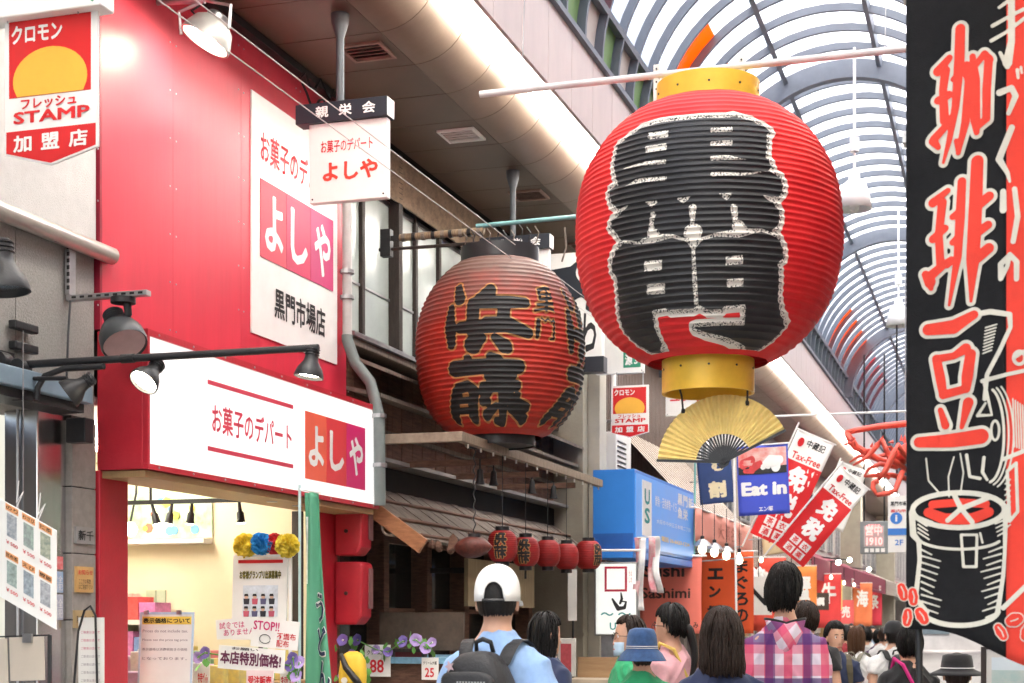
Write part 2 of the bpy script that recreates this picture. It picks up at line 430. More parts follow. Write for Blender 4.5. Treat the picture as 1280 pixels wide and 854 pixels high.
# ------------------------------------------------------------------ canopies along both rows of shops
MOD = .53
def mirror(x, s): return x if s < 0 else 2*XC - x
for s in (-1, 1):
    side = 'left' if s < 0 else 'right'
    cp = thing('shop_canopy', ('brown metal canopy above the paper lanterns with a lit strip along its rounded edge' if s < 0 else
               'brown metal canopy with a lit strip over the shops behind the coffee banner'), 'canopy', (mirror(-3.3, s), 8, 4.75))
    def sh(pts, y0, y1, thick=None):
        mb = MB(); mb.loft([[(mirror(x,s)-cp.location.x, y0, CH+h-4.75) for x, h in pts], [(mirror(x,s)-cp.location.x, y1, CH+h-4.75) for x, h in pts]]); return mb
    nose = [(-3.3,3.25)]
    for i in range(1, 9):
        a = i/8*R(68); nose.append((-3.3 + .33*math.sin(a), 3.25 + .33*(1-math.cos(a))*.9))
    nose += [(x-.004 if i else x, h+.012) for i, (x, h) in reversed(list(enumerate(nose)))]
    sof = [(WL+.0,3.25),(-3.304,3.25),(-3.304,3.28),(WL,3.28)]
    fas = [(-2.67,3.25),(-2.665,3.77),(-2.64,3.77),(-2.645,3.25)]
    parts = []
    for nm, pts, m in (('soffit_panel', sof, M_soffit), ('bullnose_panel', nose, M_nose), ('fascia_panel', fas, M_fascia)):
        me = sh(pts, .004, MOD-.004).mesh(nm, m, smooth=False)
        if nm == 'bullnose_panel':
            me.polygons.foreach_set('use_smooth', [True]*len(me.polygons)); me.set_sharp_from_angle(angle=R(35))
        bm = bmesh.new(); bm.from_mesh(me); bmesh.ops.recalc_face_normals(bm, faces=bm.faces); bm.to_mesh(me); bm.free()
        k0, k1 = int(-6/MOD), int(38/MOD)
        for k in range(k0, k1): link(nm, me, cp, (0, k*MOD+.05-8, 0))
        mf = sh(pts, k1*MOD+.05, 76); tag(link('far_'+nm, mf.mesh(nm, m), cp, (0,-8,0)), kind='stuff')
    # back board closing the seams, trough, lamps
    mb = MB(); x0, x1 = mirror(WL-.3,s), mirror(-3.3,s); mb.box(x0, x1, -6, 76, 4.79, 4.83)
    x0, x1 = mirror(-3.3,s), mirror(-2.715,s); mb.box(x0, x1, -6, 76, 5.0, 5.04)
    x0, x1 = mirror(-2.71,s), mirror(-2.68,s); mb.box(x0, x1, -6, 76, 4.99, 5.27)
    mb.build('backing_board', M_dark, cp)
    mb = MB(); mb.box(mirror(-3.02,s), mirror(-2.675,s), -6, 76, 4.965, 4.98); mb.build('light_trough', M_white, cp)
    mt = MB(); mt.tube([(0,0,0),(0,1.2,0)], .017, 8); me = mt.mesh('fluorescent_tube', M_tube, smooth=True)
    for k in range(0, 62):
        for xx in (-2.92, -2.78):
            link('fluorescent_tube', me, cp, (mirror(xx,s)-cp.location.x, -5+k*1.3-8, 4.93-4.75))
    # vents in the soffit
    for i, y in enumerate([8.24, 9.85, 11.4, 13.1, 14.8, 16.4, 18, 19.7] if s < 0 else [6, 9, 12]):
        pale = (i % 3) == 1; m = M_white if pale else mat('vent_frame_brown', (.3,.2,.16), .45, metal=.3)
        cx = mirror(-3.48, s); mb = MB()
        for a in ((-.13,.13,-.13,-.11),(-.13,.13,.11,.13),(-.13,-.11,-.11,.11),(.11,.13,-.11,.11)): mb.box(cx+a[0], cx+a[1], y+a[2], y+a[3], 4.735, 4.752)
        vf = mb.build('vent', m, cp)
        mb = MB(); mb.box(cx-.11, cx+.11, y-.11, y+.11, 4.747, 4.7495); mb.build('vent_recess', M_dark if not pale else M_paper, vf)
        for q in range(4):
            mb = MB(); mb.obb((cx, y-.075+q*.05, 4.74), (.22,.035,.004), Matrix.Rotation(R(35),3,'X')); mb.build('vent_slat', m, vf)

def cname(c):
    r, g, b = c; h = max(c); l = min(c)
    if h-l < .12: return 'white' if h > .6 else 'grey'
    if b == h: return 'blue'
    if g == h: return 'green'
    if b > g*1.3: return 'purple'
    return 'red' if g < r*.35 else 'pink' if b > .28 and g < r*.6 else 'orange' if g < r*.7 else 'yellow'

# ================================================================== grey building on the left edge
gb = thing('grey_building', 'pale grey stucco and pebbledash building at the left edge beside the red sweet shop', 'building', (-4, 4.5, 0))
YG = 6.27
zp = wx(0, 268, -4).z                       # pipe moulding height
MB().box(-4.3, -4.0, 1, YG, zp, 4.75).build('upper_wall', M_stucco, gb)
ZB = 2.42
yseam = wx(22, 400, -4).y
for y0, y1 in ((1, 3.2), (3.206, yseam-.003), (yseam+.003, YG)):
    MB().box(-4.3, -4.01, y0, y1, ZB, zp-.002).build('wall_panel', M_pebble, gb)
p0, p1 = wx(-150, 214, -3.97), wx(131, 322, -3.97)
MB().tube([(-3.965, 1.0, zp), (-3.965, 6.35, zp)], .04, 14).build('pipe_moulding', mat('pale_pipe', (.5,.47,.43), .3, metal=.5, var=.1), gb, auto=50)
yt = wx(90, 700, -4).y; ys = wx(47, 700, -4.03).y
# tiled corner pier: individual tiles
zz = 0.0
while zz < ZB-.02:
    h = min(.3, ZB-zz)
    MB().box(-4.15, -4.0, yt+.002, YG, zz+.0025, zz+h-.0025).build('tile', M_tile, gb, bev=.003)
    zz += .3
MB().box(-4.14, -4.006, yt+.004, YG-.003, 0, ZB).build('pier_core', M_dark, gb)
MB().box(-4.2, -4.03, ys, yt, 0, ZB).build('stainless_pillar', M_chrome, gb, bev=.006)
MB().box(-4.45, -4.35, 1, ys, 0, ZB).build('roller_shutter', mat('shutter_grey', (.2,.19,.18), .5, metal=.3, var=.1, stretch=(1,1,20)), gb)
for px in (22, 38):
    y = wx(px, 700, -4.12).y; MB().tube([(-4.12, y, 0), (-4.12, y, ZB)], .006, 6).build('guide_rod', M_steel, gb)
MB().box(-4.0, -3.8, 1, wx(104, 500, -3.85).y, 2.44, 2.52).build('canopy_beam', mat('blue_grey_paint', (.18,.25,.31), .45, var=.15), gb, bev=.006)
MB().box(-3.98, -3.83, 1, wx(100, 500, -3.85).y, 2.40, 2.439).build('beam_underside', M_black, gb)
MB().box(-4.0, -3.9, wx(94,520,-3.95).y, wx(105,520,-3.95).y, 2.29, 2.40).build('junction_box', M_black, gb, bev=.005)
for py in (405, 431):
    a, b = wx(10, py, -4), wx(39, py+4, -4)
    MB().box(-4.0, -3.96, a.y, b.y, a.z-.018, a.z+.018).build('wall_bracket', M_black, gb, bev=.006)
def plate(parent, px0, py0, px1, py1, X, m, name='plate', d=.012):
    a, b = wx(px0, py0, X), wx(px1, py1, X)
    mb = MB().box(X, X+d, a.y, b.y, min(a.z, b.z), max(a.z, b.z)); return mb.build(name, m, parent), planeX((X+d, a.y, min(a.z,b.z))), b.y-a.y, abs(a.z-b.z)
o, P, w_, h_ = plate(gb, 93, 658, 115, 681, -4.0, mat('grey_nameplate', (.3,.29,.28), .4, var=.1), 'nameplate')
text(o, '新千', P, .01, .015, w_-.02, h_-.03, M_ink)
o, P, w_, h_ = plate(gb, 93, 708, 114, 741, -4.0, mat('orange_notice', (.55,.33,.12), .6), 'notice_plate')
text(o, 'お知らせ', P, .01, h_*.68, w_-.02, h_*.2, M_redink); text(o, 'ここでの喫煙\nはご遠慮下さい', P, .012, h_*.12, w_-.024, h_*.4, M_ink, 0)
o, P, w_, h_ = plate(gb, 91, 763, 116, 785, -4.0, mat('brown_notice', (.42,.3,.15), .6), 'notice_plate')
text(o, '防犯カメラ', P, .01, h_*.3, w_-.02, h_*.4, M_ink)
st = thing('sticker_strip', 'narrow strip of red and blue stickers on the stainless pillar', 'sticker', wx(62, 775, -4.02))
for i, (y0, y1, c) in enumerate([(695,712,(.65,.03,.03)), (714,741,(.2,.35,.6)), (743,775,(.35,.38,.5))]):
    a, b = wx(63, y0, -4.03), wx(77, y1, -4.03)
    o = MB().box(-4.029, -4.022, a.y, b.y, b.z, a.z).build('sticker', mat('sticker%d'%i, c, .4, c2=tuple(.5*x+.3 for x in c), vs_=30), st)
    if i: text(o, '安全\n防犯', planeX((-4.022, a.y, b.z)), .008, .01, (b.y-a.y)-.016, (a.z-b.z)-.03, M_white, 0)

# ================================================================== sweet shop (red)
YA, YB = 6.28, 9.03
shop = thing('sweet_shop', 'red fronted sweet shop with open counter below its red and white signs', 'shop', (-4, 7.6, 0))
ypl = wx(157, 700, -4).y; ypr = wx(396, 700, -4).y; yfr = wx(380, 700, -4).y
MB().box(-6.6, -4.06, YA, 9.08, 2.55, 4.75).build('upper_wall', M_dark, shop)
MB().box(-4.4, -3.985, YA, ypl, 0, 2.19).build('pillar', M_redbox, shop, bev=.006)
MB().box(-4.12, -3.985, ypr, 8.96, 0, 2.19).build('pillar', M_redbox, shop, bev=.006)
MB().box(-4.08, -4.02, yfr-.0, yfr+.035, 0, 2.15).build('door_frame', M_darkwood, shop)
MB().box(-6.6, -4.05, 8.66, 8.7, 0, 2.55).build('side_wall', M_cream, shop)
MB().box(-6.6, -6.5, YA, 8.66, 0, 2.55).build('back_wall', M_cream, shop)
MB().box(-6.5, -4.4, YA, YA+.05, 0, 2.55).build('side_wall', M_cream, shop)
MB().box(-6.5, -4.05, YA+.05, 8.66, 2.5, 2.54).build('ceiling', M_white, shop)
MB().box(-4.05, -3.76, YA+.02, 9.0, 2.155, 2.186).build('wood_soffit', mat('golden_wood', (.42,.27,.13), .5, c2=(.32,.2,.09), vs_=4, stretch=(12,1,1)), shop)
for px in (340, 372):
    p = wx(px, 612, -3.87); o = MB().lathe([(.03,2.15),(.03,2.158)], 14, TM((-3.87,p.y,0))).build('downlight', M_steel, shop)
for x, y in ((-4.7, 7.3), (-4.9, 8.1), (-5.6, 7.8)):
    MB().tube([(x, y-.4, 2.47),(x, y+.4, 2.47)], .018, 8).build('ceiling_tube', M_warmtube, shop)
# mural strip and white shelf on the side wall
a, b = wy(150, 612, 8.655), wy(266, 672, 8.655)
o = MB().box(a.x, b.x, 8.645, 8.658, b.z, a.z).build('mural', mat('mural_meadow', (.75,.8,.72), .6, c2=(.25,.5,.15), vs_=7), shop)
for i in range(14):
    x = a.x + (b.x-a.x)*random.random(); z = b.z + (a.z-b.z)*random.uniform(.1,.8); r = random.uniform(.015,.04)
    c = random.choice([(.7,.15,.1),(.15,.35,.7),(.8,.6,.1),(.8,.8,.8)])
    MB().lathe([(r,0),(r,.004)], 7, TM((x,8.644-.0007*i,z), Matrix.Rotation(R(90),4,'X'))).build('mural_shape', mat('mural_c%d%d'%(c[0]*10,c[1]*10), c, .6), o)
MB().box(a.x, b.x, 8.54, 8.655, b.z-.04, b.z-.01).build('wall_shelf', M_white, shop, bev=.004)
# sub-frame around picture on the side wall
for px0, px1 in ((183, 196), (196, 208)):
    a, b = wy(px0, 738, 8.65), wy(px1-1, 760, 8.65); MB().box(a.x, b.x, 8.645, 8.658, b.z, a.z).build('wall_card', mat('pale_green_card', (.45,.55,.4), .6), shop)
# candy boxes on inner shelves
for lv, zt in enumerate((1.02, 1.28, 1.5)):
    x0 = -6.3; MB().box(-6.4, -4.9, 8.4, 8.65, zt-.03, zt).build('shelf', M_white, shop)
    x = x0
    while x < -5.0:
        w_ = random.uniform(.06,.14); h_ = random.uniform(.08,.17)
        c = random.choice([(.7,.1,.1),(.8,.55,.1),(.2,.45,.2),(.2,.3,.6),(.8,.75,.7),(.6,.2,.45)])
        bx = MB().box(x, x+w_-.006, 8.43, 8.62, zt+.001, zt+h_).build('sweet_box', mat('box_%d_%d'%(c[0]*10,c[1]*100), c, .5, var=.2, vs_=30), None, bev=.003)
        tag(bx, cname(c)+' packet of sweets on the %s inner shelf of the red shop' % ('lowest','middle','top')[lv], 'packet', cname(c)+' sweet packets on the %s inner shelf' % ('lowest','middle','top')[lv]); x += w_
# counter
MB().box(-4.75, -3.95, ypl+.06, yfr-.1, 0, 1.12).build('counter', M_cream, shop, bev=.01)
MB().box(-4.78, -3.9, ypl+.04, yfr-.08, 1.121, 1.15).build('counter_top', mat('counter_wood', (.35,.2,.1), .4), shop, bev=.005)
# track with spot lamps
a, b = wy(150, 629, 7.9), wy(330, 636, 7.9)
tr = thing('lamp_track', 'black track with four hanging spot lamps inside the red sweet shop', 'lamp track', (a.x, 7.9, 2.3))
MB().box(a.x, b.x, 7.885, 7.915, a.z-.012, a.z+.012).build('track', M_black, tr)
MB().tube([(a.x+.2,7.9,a.z+.01),(a.x+.2,7.9,2.5)], .008, 6).build('hanger', M_black, tr); MB().tube([(b.x-.1,7.9,a.z+.01),(b.x-.1,7.9,2.5)], .008, 6).build('hanger', M_black, tr)
for px in (190, 215, 240, 299):
    p = wy(px, 636, 7.9); dv = Vector((random.uniform(-.3,.3), random.uniform(-.3,.3), -1))
    o = MB().lathe([(.008,0),(.012,.05),(.02,.06),(.022,.1),(.026,.115)], 12, TM((p.x,7.9,a.z-.012), lookM(dv))).build('spot_lamp', M_black, tr, auto=40)
    MB().lathe([(.0,.116),(.022,.116),(.02,.122)], 12, TM((p.x,7.9,a.z-.012), lookM(dv)), cap=False).build('lens', M_lens, o)
g = thing('globe_lamp', 'lit white globe lamp at the left end of the shop interior', 'lamp', wy(163, 662, 8.4))
MB().lathe([(.001,-.045),(.025,-.038),(.042,-.015),(.045,0),(.042,.015),(.025,.038),(.012,.045)], 16, TM(g.location)).build('globe', M_bulb, g, smooth=True)
MB().tube([g.location+Vector((0,0,.045)), g.location+Vector((.04,0,.22)), (g.location.x+.05, g.location.y, 2.5)], .007, 6).build('stem', M_black, g)

# upper red wall sign
ws = thing('wall_sign', 'huge red wall sign with a white lettered panel above the sweet shop', 'sign', (-4, 7.7, 2.85))
ye = wx(431, 400, -4).y
ysx = [YA, YA+.02, 6.95, 7.68, 8.4, ye]
for i in range(1, 5): MB().box(-4.05, -3.99, ysx[i]+.0008, ysx[i+1]-.0008, 2.86, 4.7).build('sign_board', M_red, ws)
MB().box(-4.06, -3.985, YA, YA+.019, 2.84, 4.72).build('edge_trim', mat('dark_red_trim', (.28,.01,.03), .4), ws)
for yy_ in [q for b_ in ysx[1:6] for q in (b_+.03, b_-.03)][1:-1]:
    for k_ in range(8):
        MB().lathe([(.005,0),(.004,.003)], 8, TM((-3.99, yy_, 2.95+k_*.24), Matrix.Rotation(R(90),4,'Y'))).build('rivet', M_steel, ws)
yw0, yw1 = wx(314, 300, -3.985).y, wx(421, 300, -3.985).y
zw0, zw1 = wx(326, 420, -3.985).z, wx(314, 112, -3.985).z
wp = MB().box(-3.99, -3.982, yw0, yw1, zw0, zw1).build('white_panel', M_white, ws)
P = planeX((-3.982, yw0, zw0)); W_, H_ = yw1-yw0, zw1-zw0
M_pinkred = mat('pink_red_print', (.62,.05,.09), .5, var=.05)
for i, s in enumerate('よしや'):
    x0 = .085*W_ + i*.285*W_
    o = MB().rect(P, x0+.002, .33*H_, x0+.285*W_-.002, .655*H_, 0, .005).build('lettered_block', mat('block%d'%i, [(.62,.06,.1),(.55,.05,.12),(.5,.05,.16)][i], .5, var=.05), ws)
    text(o, s, P, x0+.045*W_, .37*H_, .2*W_, .24*H_, M_white, .03, .0065)
text(ws, 'お菓子のデパート', P, .09*W_, .73*H_, .85*W_, .13*H_, M_redink, .012)
text(ws, '黒門市場店', P, .24*W_, .1*H_, .6*W_, .13*H_, M_ink, .02)
# box sign below
bs = thing('box_sign', 'red framed white box sign with red lettering over the sweet shop counter', 'sign', (-3.87, 7.6, 2.19))
MB().box(-4.0, -3.76, YA, YB, 2.19, 2.83).build('sign_case', M_redbox, bs, bev=.004)
for q in ((YA, YB, 2.8, 2.83), (YA, YB, 2.19, 2.215), (YA, YA+.02, 2.2155, 2.7995), (YB-.035, YB, 2.2155, 2.7995)):
    MB().box(-3.759, -3.735, q[0], q[1], q[2], q[3]).build('frame', M_redbox, bs)
for k_ in range(9):
    for z_ in (2.815, 2.2025): MB().lathe([(.006,0),(.005,.003)], 8, TM((-3.735, YA+.1+k_*.32, z_), Matrix.Rotation(R(90),4,'Y'))).build('screw', M_steel, bs)
M_lit = mat('backlit_white', (.8,.8,.8), .3, var=.02, emit=(1,.98,.96), es=.12)
MB().box(-3.759, -3.742, YA+.021, YB-.036, 2.216, 2.799).build('sign_face', M_lit, bs)
P = planeX((-3.742, YA+.021, 2.216)); W_, H_ = YB-YA-.057, .583
yb0 = wx(381, 560, -3.742).y-YA-.021; yb1 = wx(456, 560, -3.742).y-YA-.021
for i, s in enumerate('よしや'):
    dw = (yb1-yb0)/3; x0 = yb0+i*dw
    o = MB().rect(P, x0+.0015, .13*H_, x0+dw-.0015, .78*H_, 0, .004).build('lettered_block', mat('bblock%d'%i, [(.75,.12,.07),(.68,.05,.06),(.62,.02,.15)][i], .4, var=.1, vs_=2), bs)
    text(o, s, P, x0+.04, .26*H_, dw-.08, .4*H_, M_white, .03, .0055)
yt0 = wx(262, 520, -3.742).y-YA-.021; yt1 = wx(366, 520, -3.742).y-YA-.021
text(bs, 'お菓子のデパート', P, yt0+.02, .36*H_, yt1-yt0-.04, .25*H_, M_pinkred, .018)
for zf in (.76, .2): MB().rect(P, yt0-.02, zf*H_, yt1, zf*H_+.022, 0, .003).build('rule_line', M_pinkred, bs)

# red alarm boxes at the corner
for i, (z0, z1) in enumerate(((1.9, 2.2), (1.47, 1.86))):
    t = thing('alarm_box', ['upper of the two red metal boxes on the corner by the wooden restaurant', 'lower of the two red metal boxes on the corner by the wooden restaurant'][i], 'box', (-3.9, 8.98, z0), 'red metal boxes on the corner')
    mb = MB(); pr = [(-3.98,z0),(-3.84,z0+.0),(-3.8,z0+.05),(-3.79,z1-.02),(-3.81,z1),(-3.98,z1)]
    mb.loft([[(x,8.9,z) for x,z in pr],[(x,9.07,z) for x,z in pr]]); mb.build('case', M_redbox, t, bev=.02)
    MB().box(-3.79, -3.783, 8.99, 9.05, z0+.1, z1-.04).build('window', mat('dim_glass', (.25,.12,.12), .15), t)
    MB().lathe([(.012,0),(.012,.01)], 10, TM((-3.9, 8.9, (z0+z1)/2), Matrix.Rotation(R(90),4,'X'))).build('latch', M_black, t)

# drain pipe at the join
dp = thing('drain_pipe', 'grey drain pipe bending down past the end of the red box sign', 'pipe', wx(432, 440, -3.92))
a, b, c, d, e = wx(434, 250, -3.93), wx(434, 425, -3.93), wx(463, 478, -3.78), wx(474, 520, -3.7), wx(475, 632, -3.7)
MB().tube([(a.x,a.y,4.74), b], .03, 10).build('upper_pipe', mat('pale_pvc', (.45,.43,.42), .5), dp, auto=50)
pts = [b + Vector((0,0,.03)), b, b.lerp(c,.35)-Vector((0,0,.05)), c, c.lerp(d,.5), d, e]
MB().tube(pts, .036, 10).build('lower_hose', mat('grey_green_pvc', (.16,.19,.185), .45), dp, auto=60)
for p in (wx(434, 340, -3.93), wx(434, 372, -3.93), d, e + Vector((0,0,.25))):
    MB().lathe([(.045,-.012),(.045,.012)], 12, TM(p)).build('clamp', M_steel, dp)

# ================================================================== wooden restaurant
YW0, YW1 = 9.1, 13.9
wr = thing('wooden_restaurant', 'old two storey timber restaurant with frosted windows and a plank lean-to roof', 'building', (-4, 11.5, 0))
MB().box(-4.6, -4.3, YW0, YW1, 0, 4.75).build('wall', M_darkwood, wr)
Xp = -4.12
G_frost = mat('frosted_glass', (.4,.45,.43), .22, var=.12, vs_=1.5, spec=.6, bump=.08, bs=25, emit=None)
ys_posts = [wx(px, 350, -4.05).y for px in (434, 461, 498, 527, 556, 590, 622, 655, 690)]
for i, y in enumerate(ys_posts):
    wdt = .05 if i != 2 else .07; X1 = -4.085 if i != 2 else -4.03
    MB().box(-4.16, X1, y-wdt/2, y+wdt/2, 3.3, 4.75).build('window_post', M_darkwood, wr, bev=.004)
for i in range(len(ys_posts)-1):
    y0, y1 = ys_posts[i]+.03, ys_posts[i+1]-.03
    wn = MB().box(-4.13, -4.11, y0, y1, 3.36, 4.38).build('window_pane', G_frost, wr)
    for q in ((y0,y1,3.33,3.36),(y0,y1,4.38,4.41),(y0,y1,3.72,3.735)):
        MB().box(-4.115, -4.1, q[0], q[1], q[2], q[3]).build('sash_bar', M_steel, wn)
for k in range(9):
    z = 4.42 + k*.036; MB().obb((-4.04, (YW0+YW1)/2, z), (.03, YW1-YW0-.02, .03), Matrix.Rotation(R(20),3,'Y')).build('blind_slat', mat('bamboo_slat', (.3,.22,.15), .8, var=.3, vs_=14), wr)
MB().box(-4.2, -3.95, YW0, YW1, 3.25, 3.3).build('window_sill', M_greywood, wr, bev=.006)
MB().box(-4.1, -3.93, YW0, YW1, 3.3005, 3.33).build('sill_rail', M_steel, wr)
# stepped weathered ledges under the windows
def ledge(x0, z0, x1, z1, name='ledge_board', m=M_greywood, th=.025):
    n = 4; ly = (YW1-YW0)/n
    for i in range(n):
        y0 = YW0+.02+i*ly; dz = random.uniform(-.008,.008)
        mb = MB(); mb.loft([[(x0,y,z0+dz),(x1,y,z1+dz),(x1,y,z1+th+dz),(x0,y,z0+th+dz)] for y in (y0, y0+ly-.006)]); mb.build(name, m, wr)
ledge(-4.1, 3.22, -3.72, 3.06); ledge(-4.1, 2.98, -3.76, 2.9); 
# vertical siding
yy = YW0+.03
while yy < YW1-.05:
    wv = random.uniform(.08,.11); MB().box(-4.1, -3.99-random.uniform(0,.008), yy, yy+wv-.004, 2.55, 3.18).build('siding_board', M_wood, wr); yy += wv
MB().box(-4.05, -3.965, YW0+.02, YW1, 2.74, 2.77).build('siding_batten', M_greywood, wr)
MB().box(-4.05, -3.86, YW0+.02, YW1, 2.535, 2.56).build('gutter_board', mat('zinc_board', (.24,.23,.22), .6, var=.2), wr)
MB().box(-4.3, -4.0, YW0, YW1, 2.3, 2.53).build('header', M_dark, wr)
# plank lean-to roof
rf0, rf1 = Vector((-4.0, 0, 2.36)), Vector((-3.49, 0, 2.0)); dirv = (rf1-rf0).normalized(); nrm = Vector((-dirv.z, 0, dirv.x)); nrm = nrm if nrm.z > 0 else -nrm
Mx = Matrix((dirv, Y_, nrm)).transposed()
y = 9.16; L_ = (rf1-rf0).length
while y < YW1-.05:
    wv = random.uniform(.09,.14); e = random.uniform(-.02,.025)
    MB().obb((rf0+rf1)/2 + Vector((0, y+wv/2, 0)) + dirv*e/2 + nrm*random.uniform(0,.008), (L_+e, wv-.004, .018), Mx).build('roof_plank', M_greywood, wr); y += wv
for t in (.3, .68, .96):
    pp = []
    for k in range(24):
        q = rf0.lerp(rf1, t); pp.append(q + nrm*(.022+random.uniform(-.003,.003)) + Vector((random.uniform(-.006,.006), 9.14+k*(YW1-9.2)/23, 0)))
    MB().tube(pp, .013, 6).build('roof_batten', M_wood, wr)
bb = MB(); bb.obb((rf0+rf1)/2 + Vector((0, 9.12, -.03)), (L_+.04, .03, .1), Mx); bb.build('barge_board', mat('orange_timber', (.34,.15,.07), .6, var=.25, vs_=8, stretch=(2,8,8)), wr, bev=.004)
p = wy(490, 660, 9.2); 
o = MB().lathe([(.055,-.06),(.055,.0),(.048,.004),(.04,.0),(.04,-.002)], 20, TM((p.x, 9.15, p.z), Matrix.Rotation(R(90),4,'X'))).build('log_end', mat('log_ring', (.4,.33,.26), .7, var=.2), wr, auto=40)
MB().lathe([(.0,-.004),(.039,-.004)], 20, TM((p.x, 9.148, p.z), Matrix.Rotation(R(90),4,'X')), cap=False).build('log_face', mat('log_core', (.35,.18,.08), .7, var=.3, vs_=30), o)
MB().box(p.x-.05, p.x+.05, 9.21, YW1, p.z-.05, p.z+.05).build('eaves_beam', M_wood, wr)
# shell hanging along the eaves
for k in range(9):
    y = 9.3+k*.1; MB().lathe([(.001,-.03),(.02,-.02),(.028,0),(.02,.02),(.001,.03)], 7, TM((-3.5+random.uniform(-.02,.02), y, 1.97+random.uniform(-.02,.02)), Matrix.Rotation(random.random()*3,4,'X'))).build('dried_shell', M_wood, wr)
# ground floor front
for y in (9.2, 10.05, 10.9, 11.75, 12.6, 13.5):
    MB().box(-4.28, -4.12, y, y+.1, 0, 2.3).build('front_post', M_wood, wr, bev=.005)
for i, (y0, y1) in enumerate(((9.3,10.05),(10.15,10.9),(11.0,11.75),(11.85,12.6),(12.7,13.5))):
    MB().box(-4.27, -4.24, y0, y1, 0, 1.0).build('kick_panel', M_woodh, wr)
    wn = MB().box(-4.26, -4.25, y0, y1, 1.0, 2.05).build('front_pane', mat('dark_glass', (.03,.035,.035), .08, var=.1), wr)
    MB().box(-4.255, -4.22, y0, y1, 1.55, 1.585).build('glazing_bar', M_wood, wn)
    MB().box(-4.27, -4.2, y0, y1, 2.05, 2.3).build('transom', M_wood, wr)
    if i in (1,):
        MB().box(-4.245, -4.235, y0+.3, y0+.55, 1.08, 1.4).build('inner_card', mat('dull_card', (.25,.24,.18), .7, var=.15), wr)
# pale board sign under the small lanterns
a, b = wx(585, 700, -3.75), wx(668, 760, -3.75)
bd = thing('plank_board', 'pale wooden plank board under the row of small lanterns', 'board', (-3.75, (a.y+b.y)/2, 1.55))
n = 5
for k in range(n):
    y0 = a.y+(b.y-a.y)*k/n; MB().box(-3.78, -3.75, y0+.002, a.y+(b.y-a.y)*(k+1)/n-.002, 1.6+.01*(k%2), 1.95).build('plank', mat('pale_plank', (.42,.33,.2), .7, c2=(.3,.22,.12), vs_=4, stretch=(1,10,1)), bd)
MB().box(-4.2, -3.77, a.y+.2, a.y+.24, 1.85, 1.89).build('support', M_darkwood, bd)

# pilaster and the building behind
MB_ = MB()
pl = thing('concrete_pilaster', 'tall beige concrete pilaster between the timber restaurant and the blue sign', 'pillar', (-3.8, 14.1, 0))
a, b = wx(697, 600, -3.9), wx(741, 600, -3.62)
MB().box(-4.3, -3.72, 13.9, 14.25, 0, 4.75).build('shaft', M_concrete, pl, bev=.01)
MB().box(-3.719, -3.6, 14.05, 14.3, 0, 4.75).build('edge_strip', mat('pale_concrete', (.48,.45,.38), .8, var=.08), pl, bev=.01)
MB().box(-4.31, -3.71, 13.88, 14.26, 1.35, 1.38).build('band', M_concrete, pl)
bbd = thing('louvred_building', 'brown louvred building behind the blue box sign', 'building', (-4, 17, 0))
MB().box(-4.6, -4.1, 14.3, 20, 0, 4.75).build('wall', mat('dark_brown_wall', (.06,.045,.04), .7), bbd)
y = 14.35
M_louv = mat('brown_louvre', (.13,.085,.07), .6, var=.2)
while y < 19.9:
    MB().box(-4.1, -4.04, y, y+.04, 2.9, 4.74).build('louvre', M_louv, bbd); y += .075
zz = 2.5
while zz < 2.9:
    MB().box(-4.1, -4.0, 14.3, 17, zz, zz+.045).build('white_clapboard', mat('off_white_board', (.5,.45,.43), .6, var=.1), bbd); zz += .05
MB().box(-4.1, -3.95, 14.31, 14.6, 2.88, 4.74).build('white_brick_strip', mat('whitish_tile', (.4,.37,.36), .6, var=.2, stretch=(1,1,20)), bbd)
ac = thing('air_conditioner', 'grey air conditioner unit on the brown louvred building above the blue sign', 'air conditioner', (-3.9, 15.6, 2.85))
MB().box(-4.03, -3.75, 15.3, 15.95, 2.9, 3.4).build('case', M_white, ac, bev=.01)
for k in range(8): MB().box(-3.749, -3.742, 15.34, 15.7, 2.95+k*.05, 2.965+k*.05).build('grille_bar', M_blackplastic, ac)
MB().box(-4.05, -3.8, 15.35, 15.38, 2.86, 2.899).build('bracket', M_steel, ac); MB().box(-4.05, -3.8, 15.85, 15.88, 2.86, 2.899).build('bracket', M_steel, ac)
vp = thing('vent_pipe', 'thin white pipe running up the brown louvred building', 'pipe', (-3.98, 16.1, 2.6))
MB().tube([(-3.98,16.1,2.6),(-3.98,16.1,4.74)], .03, 8).build('pipe', M_white, vp)
for z in (2.9,3.6,4.3): MB().box(-4.06,-3.94,16.05,16.15,z,z+.02).build('clip', M_steel, vp)

# ================================================================== farther shops, both sides
def awning(parent, y0, y1, x0, z0, x1, z1, m, drop=.14, s=-1, slats=False):
    mb = MB(); th = .015
    mb.loft([[(x0,y,z0),(x1,y,z1),(x1,y,z1-drop),(x1+.01*s,y,z1-drop),(x1+.01*s,y,z1-.02),(x0,y,z0-th)] for y in (y0, y1)])
    return mb.build('awning', m, parent)
def stripe_mat(name, a, b, wdt):
    m = mat(name, a, .75, var=0); n = m.node_tree; L = n.links.new; bs_ = n.nodes['Principled BSDF']
    tc = n.nodes.new('ShaderNodeTexCoord'); wv = n.nodes.new('ShaderNodeTexWave'); wv.wave_type = 'BANDS'; wv.bands_direction = 'Y'
    wv.inputs['Scale'].default_value = 1/wdt; L(tc.outputs['Object'], wv.inputs[0])
    r = n.nodes.new('ShaderNodeValToRGB'); r.color_ramp.interpolation = 'CONSTANT'; r.color_ramp.elements[1].position = .5
    r.color_ramp.elements[0].color = (*a,1); r.color_ramp.elements[1].color = (*b,1); L(wv.outputs[0], r.inputs[0]); L(r.outputs[0], bs_.inputs['Base Color']); return m
